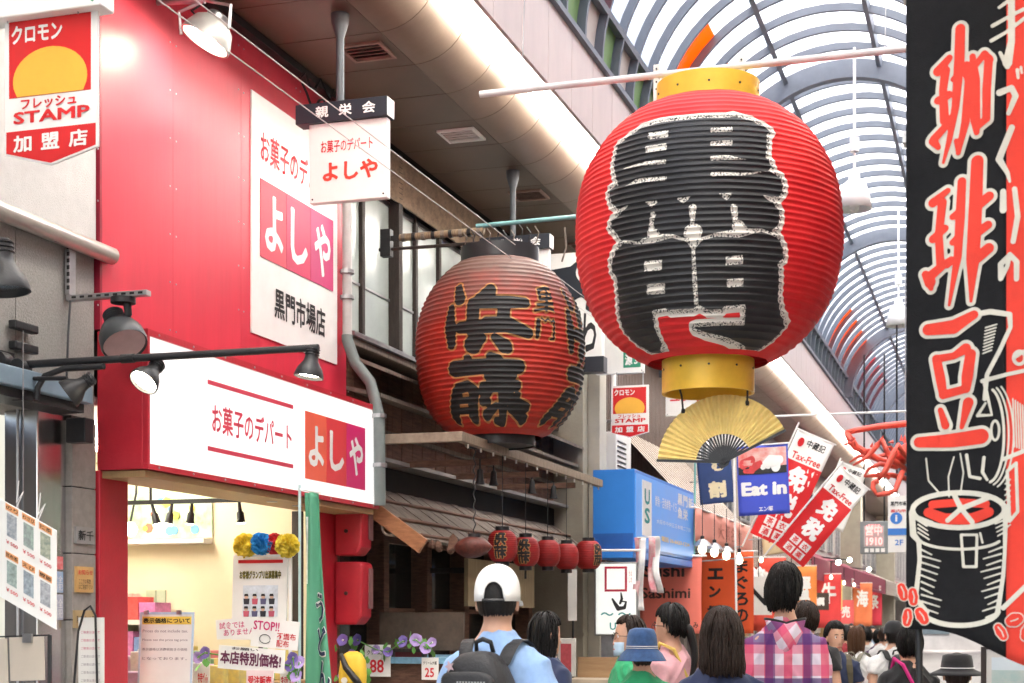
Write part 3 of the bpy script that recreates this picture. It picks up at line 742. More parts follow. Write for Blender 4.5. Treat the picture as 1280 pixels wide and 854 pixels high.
M_stripe = stripe_mat('brown_cream_stripes', (.14,.06,.045), (.62,.58,.5), .42)
M_maroon = mat('maroon_canvas', (.22,.02,.05), .8, var=.1, bump=.2, bs=50)
M_greenaw = mat('green_canvas', (.05,.18,.09), .8, var=.1)
M_blueaw = mat('blue_canvas', (.05,.12,.3), .8, var=.1)
awning_racks = []
specs = [ # side, y0, y1, wall colour, awning, label
 (-1, 20, 27.5, (.35,.31,.27), M_stripe, 'beige shop building with a brown and cream striped awning beyond the tax free flags'),
 (-1, 27.5, 45, (.42,.39,.36), M_maroon, 'grey shop building with a maroon awning and lit counters'),
 (-1, 45, 55, (.3,.28,.27), M_stripe, 'dark grey shop building with a striped awning far along the street'),
 (-1, 55, 76, (.45,.43,.4), M_maroon, 'farthest pale shop building on the flag side of the street'),
 (1, -6, 4, (.4,.38,.35), M_stripe, 'beige shop building nearest the viewer on the coffee banner side'),
 (1, 4, 12, (.33,.3,.28), M_maroon, 'brown shop building just behind the coffee banner'),
 (1, 12, 22, (.45,.43,.4), M_greenaw, 'pale shop building beyond the coffee banner'),
 (1, 22, 38, (.36,.33,.3), M_blueaw, 'taupe shop building farther along the banner side'),
 (1, 38, 76, (.48,.46,.43), M_maroon, 'farthest shop building on the coffee banner side'),
]
for si, (s, y0, y1, c, am, lab) in enumerate(specs):
    X = WL if s < 0 else WR
    b_ = thing('shop_building', lab, 'building', (X, (y0+y1)/2, 0), 'shop buildings along the street')
    mw = mat('render_%d' % si, c, .85, var=.1, vs_=2, bump=.2, bs=50)
    o_ = s  # outward
    MB().box(X, X+.4*o_, y0+.003, y1-.003, 2.5, 4.75).build('upper_wall', mw, b_)
    MB().box(X+1.6*o_, X+1.7*o_, y0, y1, 0, 2.5).build('back_wall', mat('shop_back', (.55,.5,.42), .7, var=.2), b_)
    MB().box(X, X+1.6*o_, y0+.003, y1-.003, 2.44, 2.499).build('shop_ceiling', M_white, b_)
    for y in (y0, y1-.25): MB().box(X, X+1.6*o_, y+.004, y+.25, 0, 2.44).build('pier', mw, b_)
    k = y0+1.0
    while k < y1-1.0:
        wn = MB().box(X-.004*o_, X+.02*o_, k, k+.9, 3.1, 4.2).build('window', mat('window_glass', (.08,.1,.11), .08, var=.1), b_)
        for q in ((k-.04,k,3.06,4.24),(k+.9,k+.94,3.06,4.24),(k,k+.9,4.2,4.24),(k,k+.9,3.06,3.1),(k+.43,k+.47,3.1,4.2)):
            MB().box(X-.03*o_, X+.03*o_, *q).build('frame', M_steel, wn)
        k += 1.7
    if s < 0 and y0 < 50:
        awning_racks.append((y0, y1))
    awning(b_, y0+.1, y1-.1, X-.005*o_, 2.95, X-.75*o_, 2.62, am, s=s, drop=.4)
    k = y0+.8
    while k < (y1-.6 if s < 0 else min(y1,14)-.6) and k < 46:
        MB().tube([(X+.3*o_, k, 2.4),(X+.3*o_, k+.9, 2.4)], .016, 6).build('ceiling_tube', M_warmtube, b_); k += 1.6
    # counters with goods
    k = y0+.4
    while k < min(y1, 40 if s < 0 else 12)-1.5:
        ct = thing('sales_counter', 'white sales counter heaped with goods under the awnings farther along', 'counter', (X-.3*o_, k+.7, 0), 'sales counters farther along')
        MB().box(X-.65*o_, X+.1*o_, k, k+1.4, 0, .85).build('counter_body', M_white, ct)
        MB().box(X-.68*o_, X+.13*o_, k-.02, k+1.42, .851, .88).build('counter_top', M_steel, ct)
        for r_ in range(2 if s < 0 and k < 34 else 0):
            for q in range(5):
                cc = random.choice([(.7,.15,.1),(.75,.5,.15),(.8,.78,.75),(.35,.5,.2),(.75,.3,.3)]); xx = X+(-.45+.35*r_)*o_
                bx = MB().box(xx-.12, xx+.12, k+.05+q*.27, k+.05+q*.27+.22, .881, .96+r_*.12).build('goods_tray', mat('tray_%d'%(cc[0]*100+cc[1]*10), cc, .5, c2=tuple(x*.5+.2 for x in cc), vs_=25), None)
                tag(bx, cname(cc)+' tray of goods on a white counter farther along', 'tray', cname(cc)+' goods trays on the far counters')
        k += 1.7

# racks of bright goods behind the counters, posters on the piers, tall columns
random.seed(31)
gm = {}
def goods_mesh(c, w_, h_):
    k = (c, round(w_,2), round(h_,2))
    if k not in gm: gm[k] = MB().box(-.1,.1,-w_/2,w_/2,0,h_).mesh('goods_box', mat('goods_%d_%d_%d'%(c[0]*100,c[1]*100,c[2]*100), c, .5, c2=tuple(x*.55+.15 for x in c), vs_=28))
    return gm[k]
GC = [(.72,.1,.08),(.78,.62,.2),(.8,.78,.74),(.75,.3,.25),(.3,.45,.2),(.8,.5,.12),(.7,.66,.6)]
ri = 0
for y in (20.8, 22.4, 24.0, 25.6, 28.4, 30.0, 31.6, 33.2):
    ri += 1
    rk = thing('goods_rack', 'open rack of bright packed goods behind the far counters', 'rack', (-3.95, y, 0), 'goods racks behind the far counters')
    for z in (.9, 1.25, 1.6):
        MB().box(-4.15, -3.8, y-.6, y+.6, z-.02, z).build('shelf', M_white, rk)
        for q in range(5):
            c = random.choice(GC); w_ = random.choice((.16,.2)); h_ = random.choice((.14,.2,.26)); link('goods_box', goods_mesh(c, w_, h_), rk, (.05+random.uniform(-.02,.02), -.48+q*.24, z))
    for dy in (-.6, .58): MB().box(-4.15, -3.82, y+dy, y+dy+.02, 0, 1.95).build('rack_side', M_steel, rk)
for i, (y, X, c, lab) in enumerate(((40, -3.75, M_concrete, 'tall beige column beyond the maroon awning'), (50, -3.6, M_concrete, 'farthest tall beige column beside the information sign'), (34.5, -3.85, mat('pale_timber_column', (.5,.36,.18), .6), 'pale timber column under the maroon awning'))):
    cl_ = thing('column', lab, 'column', (X, y, 0)); MB().box(X-.3, X+.25, y, y+.55, 0, 4.75 if i < 2 else 2.4).build('shaft', c, cl_, bev=.01)
    MB().box(X-.32, X+.27, y-.02, y+.57, 0, .3).build('base', c, cl_); 
for i, (px, py, w_, h_, X, c, tx, lab) in enumerate(((948, 745, .35, .5, -3.1, (.75,.72,.68), 'N', 'white card with a black letter beside the tuna banner'), (955, 770, .4, .3, -3.2, (.7,.1,.08), '鮮魚', 'red card with white lettering beside the tuna banner'),
     (1018, 752, .5, .3, -3.2, (.06,.04,.03), '牡蠣', 'dark board with pale lettering under the striped awning'), (1052, 765, .5, .5, -3.3, (.75,.12,.12), '特売', 'red poster with white lettering under the maroon awning'), (1040, 744, .4, .6, -3.3, (.78,.6,.2), '海鮮', 'amber poster under the near end of the maroon awning'))):
    p = wx(px, py, X); t = thing('shop_poster', lab, 'poster', p, 'posters under the far awnings'); P = planeY((p.x-w_/2, p.y, p.z-h_/2))
    MB().rect(P, 0, 0, w_, h_, -.01, 0).build('sheet', mat('poster_c%d'%i, c, .6, var=.08), t); text(t, tx, P, w_*.15, h_*.25, w_*.7, h_*.5, M_ink if sum(c) > 1.6 and tx == 'N' else M_white, .03)
    MB().tube([(p.x,p.y+.01,p.z+h_/2),(p.x,p.y+.01,2.6)], .006, 5).build('hanger', M_black, t)
# spot lamps above the maroon awning
for i, (px, py) in enumerate(((1048, 703), (1062, 700), (1086, 712))):
    p = wx(px, py, -3.1); t = thing('awning_floodlight', ['white lit floodlight at the left end above the maroon awning','second white lit floodlight above the maroon awning','round lit floodlight at the right end above the maroon awning'][i], 'lamp', p, 'floodlights above the maroon awning')
    d_ = Vector((.4,-1,-.3)); MB().lathe([(.03,-.09),(.04,-.07),(.055,0),(.05,0)], 16, TM(p, lookM(d_))).build('housing', M_black, t, auto=40)
    MB().lathe([(.0,.004),(.05,.004)], 16, TM(p, lookM(d_)), cap=False).build('lens', M_lens, t); MB().tube([p, (-4.0, p.y, p.z+.1)], .015, 6).build('arm', M_black, t)

# building that closes the view at the far end
eb = thing('end_building', 'grey building closing the far end of the arcade', 'building', (-1.4, 80, 0))
MB().box(-9, 6, 80, 81, 0, 9).build('wall', mat('end_grey', (.22,.21,.2), .8, var=.2, vs_=.8), eb)
for x in range(-8, 5, 2):
    for z in (.8, 3.4, 6.0): MB().box(x, x+1.3, 79.95, 79.999, z, z+1.7).build('window', mat('window_glass', (.08,.1,.11), .08, var=.1), eb)
MB().box(-6, 3, 79.2, 79.998, 2.75, 3.1).build('canopy', M_maroon, eb)

# ================================================================== paper lanterns
def prof(t, R_, c=.92, e=2.3):
    return R_ * max(0, 1 - abs(t*c)**e) ** (1/e)
class Lantern:
    def __init__(s, c, R_, H, ribs, amp, cs=.92, e=2.3, eb=None): s.eb = eb or e; s.c = Vector(c); s.R = R_; s.H = H; s.n = ribs; s.a = amp; s.cs = cs; s.e = e; s.sub = 6; s.dent = R_*.0035
    def r(s, z):     # z relative to centre
        return prof(z/(s.H/2), s.R, s.cs, s.e if z > 0 else s.eb)
    def rr(s, z):    # with ribs
        ph = (z/s.H + .5) * s.n
        return s.r(z) + s.a * (1 - 2*abs(math.sin(math.pi*ph)))
    def rl(s, z):    # straight between the rows of the shell, so that paint lies on it exactly
        N = s.n*s.sub; q = (z/s.H+.5)*N; k = max(0, min(N-1, int(math.floor(q)))); t = q-k
        return s.rr(-s.H/2+s.H*k/N)*(1-t) + s.rr(-s.H/2+s.H*(k+1)/N)*t
    def pt(s, ang, z, e=0):
        r = s.rl(z) + e + s.dent*(math.sin(5*ang+z*9) + .7*math.sin(11*ang-z*21+1) + .5*math.sin(23*ang+z*13))
        return s.c + Vector((math.sin(ang)*r, -math.cos(ang)*r, z))
    def hit(s, px, py):
        d = _ray(px, py); o = Vector((0,0,CH)) - s.c
        t0 = (-s.c.x*ST + s.c.y*CT) - 1.7*s.R
        lo = None
        for k in range(400):
            t = t0 + k*s.R*3.4/400
            p = o + d*t
            if abs(p.z) <= s.H/2 and math.hypot(p.x, p.y) <= s.r(p.z): lo = t; break
        if lo is None:
            tm = -(o.x*d.x + o.y*d.y)/(d.x**2+d.y**2); p = o + d*tm
            return math.atan2(p.x, -p.y), max(-s.H/2, min(s.H/2, p.z))
        p = o + d*lo
        return math.atan2(p.x, -p.y), p.z
    def shell(s, name, m, parent, nseg=96, sub=6):
        mb = MB(); rings = []; s.sub = sub
        N = s.n*sub
        for k in range(N+1):
            z = -s.H/2 + s.H*k/N
            rings.append([s.pt(2*math.pi*i/nseg, z) for i in range(nseg)])
        mb.loft(rings, cap=False); return mb.build(name, m, parent, smooth=True)
    def decal(s, fieldfun, ang0, ang1, z0, z1, cell, layers, parent):
        """layers: (iso, material, lift, name); field in (angle*R, z) metres"""
        xs = np.arange(ang0*s.R, ang1*s.R+cell, cell); N = s.n*s.sub; ys = -s.H/2 + s.H*np.arange(N+1)/N; ys = ys[(ys >= z0) & (ys <= z1)]
        XX, YY = np.meshgrid(xs, ys); S = fieldfun(XX, YY)
        for iso, m, e, nm in layers:
            V, Fc = march(S, xs, ys, iso, 4)
            if not V: continue
            mb = MB(); mb.add([s.pt(x/s.R, max(-s.H/2, min(s.H/2, y)), e) for x, y in V], Fc)
            mb.build(nm, m, parent, smooth=True)
def paper_mat(name, c, c2, top=None, vs_=3, dirt=0):
    """lantern paper: colour noise, optional grime and fading that gathers on the upward side of the old lantern, vertical panel seams"""
    m = mat(name, c, .55, c2=c2, vs_=vs_, bump=.12, bs=60, spec=.3, stretch=(1,1,2.5))
    if dirt:
        n = m.node_tree; L = n.links.new; b = n.nodes['Principled BSDF']; src = b.inputs['Base Color'].links[0].from_socket
        tc = n.nodes.new('ShaderNodeTexCoord'); sx = n.nodes.new('ShaderNodeSeparateXYZ'); L(tc.outputs['Object'], sx.inputs[0])
        ns = n.nodes.new('ShaderNodeTexNoise'); ns.inputs['Scale'].default_value = 5; ns.inputs['Detail'].default_value = 8; L(tc.outputs['Object'], ns.inputs[0])
        ad = n.nodes.new('ShaderNodeMath'); ad.operation = 'MULTIPLY_ADD'; L(ns.outputs[0], ad.inputs[0]); ad.inputs[1].default_value = .45; L(sx.outputs[2], ad.inputs[2])
        sb_ = n.nodes.new('ShaderNodeMath'); sb_.operation = 'SUBTRACT'; L(ad.outputs[0], sb_.inputs[0]); sb_.inputs[1].default_value = .45; ad = sb_
        r = n.nodes.new('ShaderNodeValToRGB'); r.color_ramp.elements[0].position = top[0]; r.color_ramp.elements[1].position = top[1]
        r.color_ramp.elements[0].color = (0,0,0,1); r.color_ramp.elements[1].color = (1,1,1,1); L(ad.outputs[0], r.inputs[0])
        mx = n.nodes.new('ShaderNodeMix'); mx.data_type = 'RGBA'; L(r.outputs[0], mx.inputs[0]); L(src, mx.inputs[6]); mx.inputs[7].default_value = (*dirt, 1)
        L(mx.outputs[2], b.inputs['Base Color'])
    return m
def collar(parent, c, r, z0, z1, m, name):
    mb = MB(); mb.lathe([(r-.012,z0),(r,z0),(r,z1),(r-.012,z1),(r-.012,z0)], 48, TM(c), cap=False)
    o = mb.build(name, m, parent, auto=40)
    return o

# ---- big red lantern
BY = 6.44
cL = wy(885, 296, BY)
kpx = cL.y/_ray(885, 296).y/F          # metres per pixel at the lantern
BR = 165*kpx; BH = 318*kpx
lan = thing('big_red_lantern', 'huge bright red paper lantern with black block lettering and gold collars', 'lantern', (cL.x, cL.y, cL.z-BH/2))
L1 = Lantern(cL, BR, BH, 44, .0036, .925, 2.25)
M_lred = paper_mat('lantern_red_paper', (.77,.03,.03), (.57,.014,.02))
M_lblk = mat('lantern_black_paint', (.012,.013,.016), .42, var=.35, vs_=8, spec=.45)
M_lwht = mat('lantern_white_paint', (.72,.7,.64), .6, var=.08)
def speckle():
    m = mat('lantern_speckle', (.7,.68,.62), .6, var=0); n = m.node_tree; L = n.links.new; b = n.nodes['Principled BSDF']
    tc = n.nodes.new('ShaderNodeTexCoord'); v = n.nodes.new('ShaderNodeTexNoise'); v.inputs['Scale'].default_value = 150; v.inputs['Detail'].default_value = 2
    L(tc.outputs['Object'], v.inputs[0]); r = n.nodes.new('ShaderNodeValToRGB'); r.color_ramp.interpolation = 'LINEAR'
    r.color_ramp.elements[0].position = .42; r.color_ramp.elements[1].position = .5; r.color_ramp.elements[0].color = (.025,.025,.03,1); r.color_ramp.elements[1].color = (.7,.68,.62,1)
    L(v.outputs[0], r.inputs[0]); L(r.outputs[0], b.inputs['Base Color']); return m
M_speck = speckle()
L1.shell('paper_body', M_lred, lan, 112, 6)
topr, botr = 64*kpx, 57.5*kpx
collar(lan, cL, topr, BH/2-.012, BH/2+.1, M_gold, 'top_collar')
MB().lathe([(0,BH/2+.085),(topr-.013,BH/2+.085)], 40, TM(cL), cap=False).build('top_cap', M_gold, lan)
collar(lan, cL, botr, -BH/2-.125, -BH/2+.012, M_gold, 'bottom_collar')
MB().lathe([(0,-BH/2-.06),(botr-.013,-BH/2-.06)], 40, TM(cL), cap=False).build('bottom_cap', mat('collar_inside', (.4,.22,.04), .6), lan)
for k in range(10):
    a = 2*math.pi*k/10+.2
    for r_, z_ in ((topr, BH/2+.05), (botr, -BH/2-.03)):
        MB().lathe([(.005,0),(.004,.003)], 8, TM(cL+Vector((math.sin(a)*r_, -math.cos(a)*r_, z_)), lookM((math.sin(a), -math.cos(a), 0)))).build('rivet', M_black, lan)
outl = [(772.8,182),(801,162),(822,154),(864,149),(909,147),(918,145),(939,151),(958,161),(962,165),(958,169),(957,197),(962,202),(964,209),(961,214),(974,221),(978,231),(978,240),(972,247),(960,246.5),(951,244.5),(965,254),(973,264),(974,275),(971,283),(964,288.5),
 (971,297),(977,311),(978,324),(971,329),(971,374),(974,392),(979,409),(965,425),(946,438),(933,440),(925,430),(909,423),(881,416),(867,411),(871,409),(930,406.5),(931,381),(906,383),(903,387),(885,388),(874,382),(866,387),(838,388.5),(835,385.5),(817,389),
 (820,411),(829,430),(828,442),(817,442),(796,430),(782,416),(777,402),(775,374),(773,348),(767,341),(766,329),(770,315),(779,305),(772,293),(764,284),(766,277),(775,269),(786,257),(775,262),(765,255),(761,243),(764,236),(773,232),(769,214),(768,204),(771,192)]
def to_l(L_, pts):
    out = []
    for px, py in pts:
        a, z = L_.hit(px, py); out.append((a*L_.R, z))
    return out
P_out = to_l(L1, outl)
e_ = .0013
L1.decal(lambda X, Y: poly_field(X, Y, P_out), -1.35, 1.2, -BH/2*.97, BH/2*.97, .0058,
   [(.025, M_lwht, e_, 'white_border'), (.0125, M_speck, e_*2, 'speckled_border'), (-.001, M_lblk, e_*3, 'black_lettering')], lan)
# counters and joints inside the letters
def r1(x, y): return (740 + x/4.267, 120 + y/4.267)
def r2(x, y): return (740 + x/4.267, 280 + y/4.267)
ins = []
for q in ((303,192,410,228),(290,262,403,300),(632,165,748,190),(632,238,748,265)): ins.append([r1(q[0],q[1]+8),r1(q[2],q[1]-6 if q[0]<500 else q[1]),r1(q[2],q[3]-6 if q[0]<500 else q[3]),r1(q[0],q[3]+6)])
for q in ((285,195,375,255),(300,320,392,378),(712,170,803,220),(718,292,805,340)): ins.append([r2(q[0],q[1]+6),r2(q[2],q[1]-3),r2(q[2],q[3]-5),r2(q[0],q[3]+3)])
ins += [[r1(140,398),r1(290,352),r1(400,342),r1(400,366),r1(290,374)], [r1(180,482),r1(240,445),r1(400,430),r1(400,455),r1(240,470)],
        [r1(632,322),r1(730,318),r1(790,336),r1(920,345),r1(790,342),r1(632,348)], [r1(632,410),r1(800,412),r1(935,405),r1(800,428),r1(632,434)],
        [r1(285,566),r1(360,560),r1(322,598)], [r1(448,548),r1(530,540),r1(490,578)], [r1(675,524),r1(752,520),r1(716,562)]]
P_ins = [to_l(L1, p) for p in ins]
st_ = [[r1(328,636)+(3.6,), r1(318,680)+(2.4,), r1(322,740)+(6,), r2(330,62)+(8,)], [r1(538,600)+(4.5,), r1(536,680)+(2.2,), r1(545,745)+(8,), r2(540,50)+(11,), r2(545,130)+(2,)],
       [r1(755,595)+(4,), r1(762,680)+(3,), r2(780,22)+(8,), r2(800,40)+(6,)],
       [r2(540,125)+(2,), r2(548,300)+(3,), r2(558,440)+(3,)], [r2(150,96)+(2,), r2(250,104)+(1.5,), r2(330,80)+(5,), r2(430,66)+(2,), r2(510,90)+(1.6,), r2(540,130)+(2,), r2(580,84)+(2,), r2(660,60)+(2,), r2(780,52)+(5,), r2(900,36)+(1.6,), r2(990,70)+(2,)]]
S_ins = []
for s_ in st_:
    q = to_l(L1, [p[:2] for p in s_]); S_ins.append([(a, z, p[2]*kpx) for (a, z), p in zip(q, s_)])
def f_ins(X, Y):
    D = seg_field(X, Y, S_ins)
    for p in P_ins: D = np.minimum(D, poly_field(X, Y, p))
    return D
L1.decal(f_ins, -1.2, 1.1, -BH/2*.97, BH/2*.97, .0045, [(0, M_speck, e_*4, 'letter_counters'), (-.009, M_lwht, e_*5, 'letter_highlights')], lan)
# hanging rod and straps
rod = thing('lantern_rod', 'long white rod across the street carrying the big red lantern', 'rod', wy(600, 124, BY))
a, b = wy(600, 124, BY), wy(1145, 73, BY); zr = cL.z + BH/2 + .165
xr = 1.15
MB().tube([(a.x, BY, zr), (xr, BY, zr)], .015, 12).build('rod', mat('white_rod', (.62,.6,.6), .4, var=.08), rod, auto=50)
for px in (652, 1106):
    p = wy(px, 100, BY); MB().tube([(p.x, BY, zr), (p.x+.01, BY+.02, zr+.5)], .0025, 5).build('stay_wire', M_steel, rod)
for px in (821, 927):
    p = wy(px, 98, BY); o = MB().box(p.x-.014, p.x+.014, BY-.006, BY+.004, zr-.115, zr+.045).build('strap', M_white, lan, bev=.003)
    for zq in (.025, -.03, -.06): MB().lathe([(.004,0),(.004,.003)], 8, TM((p.x, BY-.006, zr+zq), Matrix.Rotation(R(90),4,'X'))).build('bolt', M_black, o)

# ---- folding fan under it
pv = wy(905, 578, BY-.02)
fan = thing('folding_fan', 'open gold paper folding fan with black ribs hanging under the big lantern', 'fan', pv)
FR = 84*kpx; a0, a1, NP = R(176), R(27), 30
mb = MB(); V = []; Fc = []
for k in range(NP*2+1):
    a = a0 + (a1-a0)*k/(NP*2); dy = -.006 if k % 2 else .006
    for r_ in (FR*.42, FR*.7, FR*1.0):
        V.append(pv + Vector((math.cos(a)*r_, dy*(r_/FR), math.sin(a)*r_)))
for k in range(NP*2):
    for q in range(2): Fc.append((k*3+q, k*3+q+1, (k+1)*3+q+1, (k+1)*3+q))
mb.add(V, Fc); o = mb.build('fan_leaf', mat('gold_leaf_paper', (.9,.7,.27), .42, metal=.05, var=.14, vs_=9), fan)
sm = o.modifiers.new('solid', 'SOLIDIFY'); sm.thickness = .0012
for k in range(22):
    a = a0 + (a1-a0)*k/21; Mx = Matrix.Rotation(-a, 3, 'Y')
    MB().obb(pv + Vector((math.cos(a)*FR*.22, .004+.0008*(k%3), math.sin(a)*FR*.22)), (FR*.46, .002, .008), Mx).build('fan_rib', M_blackplastic, fan)
for a in (a0+.015, a1-.02):
    MB().obb(pv + Vector((math.cos(a)*FR*.5, -.008, math.sin(a)*FR*.5)), (FR*1.02, .005, .011), Matrix.Rotation(-a,3,'Y')).build('guard_stick', M_blackplastic, fan)
MB().lathe([(.001,-.012),(.008,-.012),(.008,.012),(.001,.012)], 12, TM(pv, Matrix.Rotation(R(90),4,'X'))).build('pivot', M_black, fan)
MB().add([pv+Vector((-.028,-.002,-.01)), pv+Vector((.018,-.002,-.012)), pv+Vector((.028,-.002,.012)), pv+Vector((-.01,-.002,-.028))], [(0,3,1,2)]).build('heel', M_blackplastic, fan)
for pxa, pya, pxb, pyb in ((849, 484, 854, 514), (933, 470, 934, 504)):
    a, b = wy(pxa, pya, BY-.05), wy(pxb, pyb, BY-.02)
    MB().tube([a, a.lerp(b,.4)+Vector((.004,0,0)), b], .0045, 6).build('cord', M_black, fan)
    MB().lathe([(.007,-.01),(.009,0),(.007,.01)], 8, TM(b)).build('hook', M_black, fan)

# ---- weathered lantern on the restaurant
HYp = 9.72
cW = wy(625, 437, HYp); kw = cW.y/_ray(625, 437).y/F
lw = thing('weathered_lantern', 'big faded brownish red paper lantern with black brush lettering edged in gold', 'lantern', (cW.x, cW.y, cW.z-.55))
L2 = Lantern(cW, 105*kw, 222*kw, 36, .0048, .93, 2.1, 2.5)
H2 = L2.H/2
M_lold = paper_mat('old_lantern_paper', (.45,.032,.018), (.29,.022,.015), top=(.42,.78), vs_=9, dirt=(.14,.08,.066))
# grime coordinate: object z is measured from the lantern base, so fading starts above mid height
n = M_lold.node_tree
L2.shell('paper_body', M_lold, lw, 104, 6)
collar(lw, cW, 49*kw, H2-.02, H2+.075, M_blackplastic, 'top_collar')
MB().lathe([(0,H2+.06),(49*kw-.013,H2+.06)], 32, TM(cW), cap=False).build('top_cap', M_black, lw)
collar(lw, cW, 44*kw, -H2-.055, -H2+.02, M_blackplastic, 'bottom_collar')
MB().lathe([(0,-H2-.045),(44*kw-.013,-H2-.045)], 32, TM(cW), cap=False).build('bottom_cap', M_black, lw)
Z3 = lambda x, y: (520 + x/3.714, 330 + y/3.714)
brush = [[(200,112,16),(206,165,24)], [(168,205,14),(160,300,25),(166,375,18)],
 [(262,190,20),(345,122,24),(352,150,16)], [(285,180,24),(420,178,26),(505,180,20)], [(268,185,25),(262,310,24)], [(410,190,24),(402,280,24)], [(325,262,14),(400,262,14)],
 [(205,296,22),(300,292,26),(420,280,30),(520,322,20)], [(305,345,18),(268,372,36)], [(365,340,14),(412,382,26),(425,395,18)],
 [(185,488,30),(330,474,28),(475,478,26)], [(240,440,16),(238,480,20)], [(345,428,16),(380,440,16),(400,470,20)],
 [(194,600,24),(190,720,22)], [(200,580,20),(240,566,20),(272,590,20),(272,712,24)], [(205,636,12),(270,632,12)], [(205,684,12),(270,680,12)],
 [(340,520,20),(440,516,24)], [(365,490,18),(350,560,22),(310,640,16)], [(316,572,20),(462,566,22)], [(400,520,18),(404,640,20)], [(330,640,18),(300,590,10)], [(420,590,18),(452,640,18),(508,668,20)], [(470,610,14),(440,650,14)], [(404,640,20),(402,735,18),(372,728,12)], [(372,660,14),(330,704,20)], [(440,670,16),(496,722,20)]]
small = [[(566,122,8),(600,112,8),(628,124,8),(622,160,7),(575,165,7),(566,122,8)], [(575,142,5),(622,142,5)], [(600,115,6),(602,215,8)], [(565,190,8),(636,186,8)], [(552,216,6),(590,208,5),(620,208,6),(648,220,7)],
 [(568,262,10),(566,300,11),(562,338,9)], [(582,252,4),(598,266,4),(612,254,4),(628,270,4),(640,262,5),(642,300,5),(638,348,6),(624,350,4)]]
def conv(L_, strokes, z=Z3, k=kw, sc_=3.714):
    out = []
    for s_ in strokes:
        q = to_l(L_, [z(p[0], p[1]) for p in s_]); out.append([(a, zz, p[2]/sc_*k) for (a, zz), p in zip(q, s_)])
    return out
B2 = [[(a, z, w_*1.2) for a, z, w_ in s_] for s_ in conv(L2, brush)]; B2s = conv(L2, small)
(fxa, fza), (fxb, fzb) = to_l(L2, [(560, 446), (658, 532)])
M_lgold = mat('lantern_gold_edge', (.4,.19,.06), .6, var=.2, vs_=20)
M_lblk2 = mat('old_lantern_black', (.014,.0145,.015), .6, var=.45, vs_=14)
allb = B2 + B2s
# the same lettering again, farther round the lantern
rot = 1.55
allb2 = [[(a+rot*L2.R, z, w_) for a, z, w_ in s_] for s_ in B2]
L2.decal(lambda X, Y: seg_field(X, Y, allb), -1.3, 1.0, -H2*.95, H2*.95, .0062, [(.011, M_lgold, .0015, 'gold_edge'), (0, M_lblk2, .003, 'brush_lettering')], lw)
L2.decal(lambda X, Y: seg_field(X, Y, allb2), .8, 2.6, -H2*.95, H2*.95, .008, [(.011, M_lgold, .0025, 'gold_edge'), (0, M_lblk2, .005, 'brush_lettering')], lw)
# pole and frame that carry it
lp = thing('lantern_pole', 'wrapped bamboo and blue green pole holding the weathered lantern', 'pole', wy(505, 297, HYp))
za = wy(620, 288, HYp).z
xa, xb, xm = wy(500, 295, HYp).x, wy(735, 285, HYp).x, wy(605, 290, HYp).x
MB().tube([(xa, HYp, za+.0), (xm, HYp, za+.005)], .024, 10).build('bamboo_pole', mat('bamboo', (.35,.26,.16), .6, c2=(.16,.11,.07), vs_=20, stretch=(8,1,1)), lp, auto=50)
MB().tube([(xm-.05, HYp-.01, za+.035), (xb, HYp-.01, za+.045)], .015, 8).build('green_pole', mat('blue_green_pipe', (.16,.32,.33), .45), lp, auto=50)
for k in range(9):
    x = xa + (xm-xa)*(k+.5)/9 + random.uniform(-.01,.01); MB().lathe([(.028,-.012),(.028,.012)], 10, TM((x,HYp,za), Matrix.Rotation(R(90),4,'Y'))).build('tape_band', M_black if k % 2 else M_greywood, lp)
MB().tube([(xa-.15, HYp, za-.07),(xm+.2, HYp+.01, za-.075)], .012, 8).build('lower_pole', M_darkwood, lp)
MB().box(-4.0, -3.93, HYp-.03, HYp+.03, za-.12, za+.06).build('wall_plate', M_black, lp)
MB().box(-4.0, xa+.02, HYp-.012, HYp+.012, za-.015, za+.015).build('wall_arm', M_black, lp)
random.seed(3)
for k in range(10):
    x0 = cW.x - .25 + k*.055; z0 = za + random.uniform(-.01,.03)
    pp = [Vector((x0,HYp-.02,z0)), Vector((x0+.03,HYp-.03,z0-.04)), Vector((x0+.01,HYp-.02,(z0+cW.z+H2)/2)), Vector((x0*.7+cW.x*.3,HYp,cW.z+H2+.05))]
    MB().tube(pp, .004, 5).build('wire', M_black if k % 3 else M_greywood, lp)
p = wy(706, 300, HYp); MB().tube([p+Vector((0,0,.08)), p+Vector((.01,0,-.05)), p+Vector((-.02,0,-.14))], .006, 6).build('chain', M_greywood, lp)

# ---- rail with small lanterns
XR = -3.2
ra, rb, rc = wy(452, 549, wx(575, 546, XR).y), wx(575, 546, XR), wx(750, 603, XR)
rl = thing('lantern_rail', 'weathered timber rail holding the row of small red lanterns', 'rail', rb)
M_rail = mat('rail_timber', (.33,.27,.2), .75, c2=(.2,.15,.11), vs_=5, stretch=(3,12,3), bump=.3, bs=30)
MB().box(-4.0, XR+.025, rb.y-.025, rb.y+.025, rb.z-.03, rb.z+.03).build('cross_arm', M_rail, rl, bev=.004)
MB().box(XR-.025, XR+.025, rb.y+.026, rc.y, rb.z-.03, rb.z+.03).build('long_rail', M_rail, rl, bev=.004)
for t in (.25, .52, .8):
    y = rb.y + (rc.y-rb.y)*t; MB().box(-4.0, XR-.026, y-.02, y+.02, rb.z-.09, rb.z-.05).build('bracket', M_wood, rl)
for k in range(14):
    y = rb.y+.15+k*(rc.y-rb.y-.2)/13; MB().tube([(XR,y,rb.z-.03),(XR,y,rb.z-.055)], .006, 6).build('lamp_socket', M_white, rl)
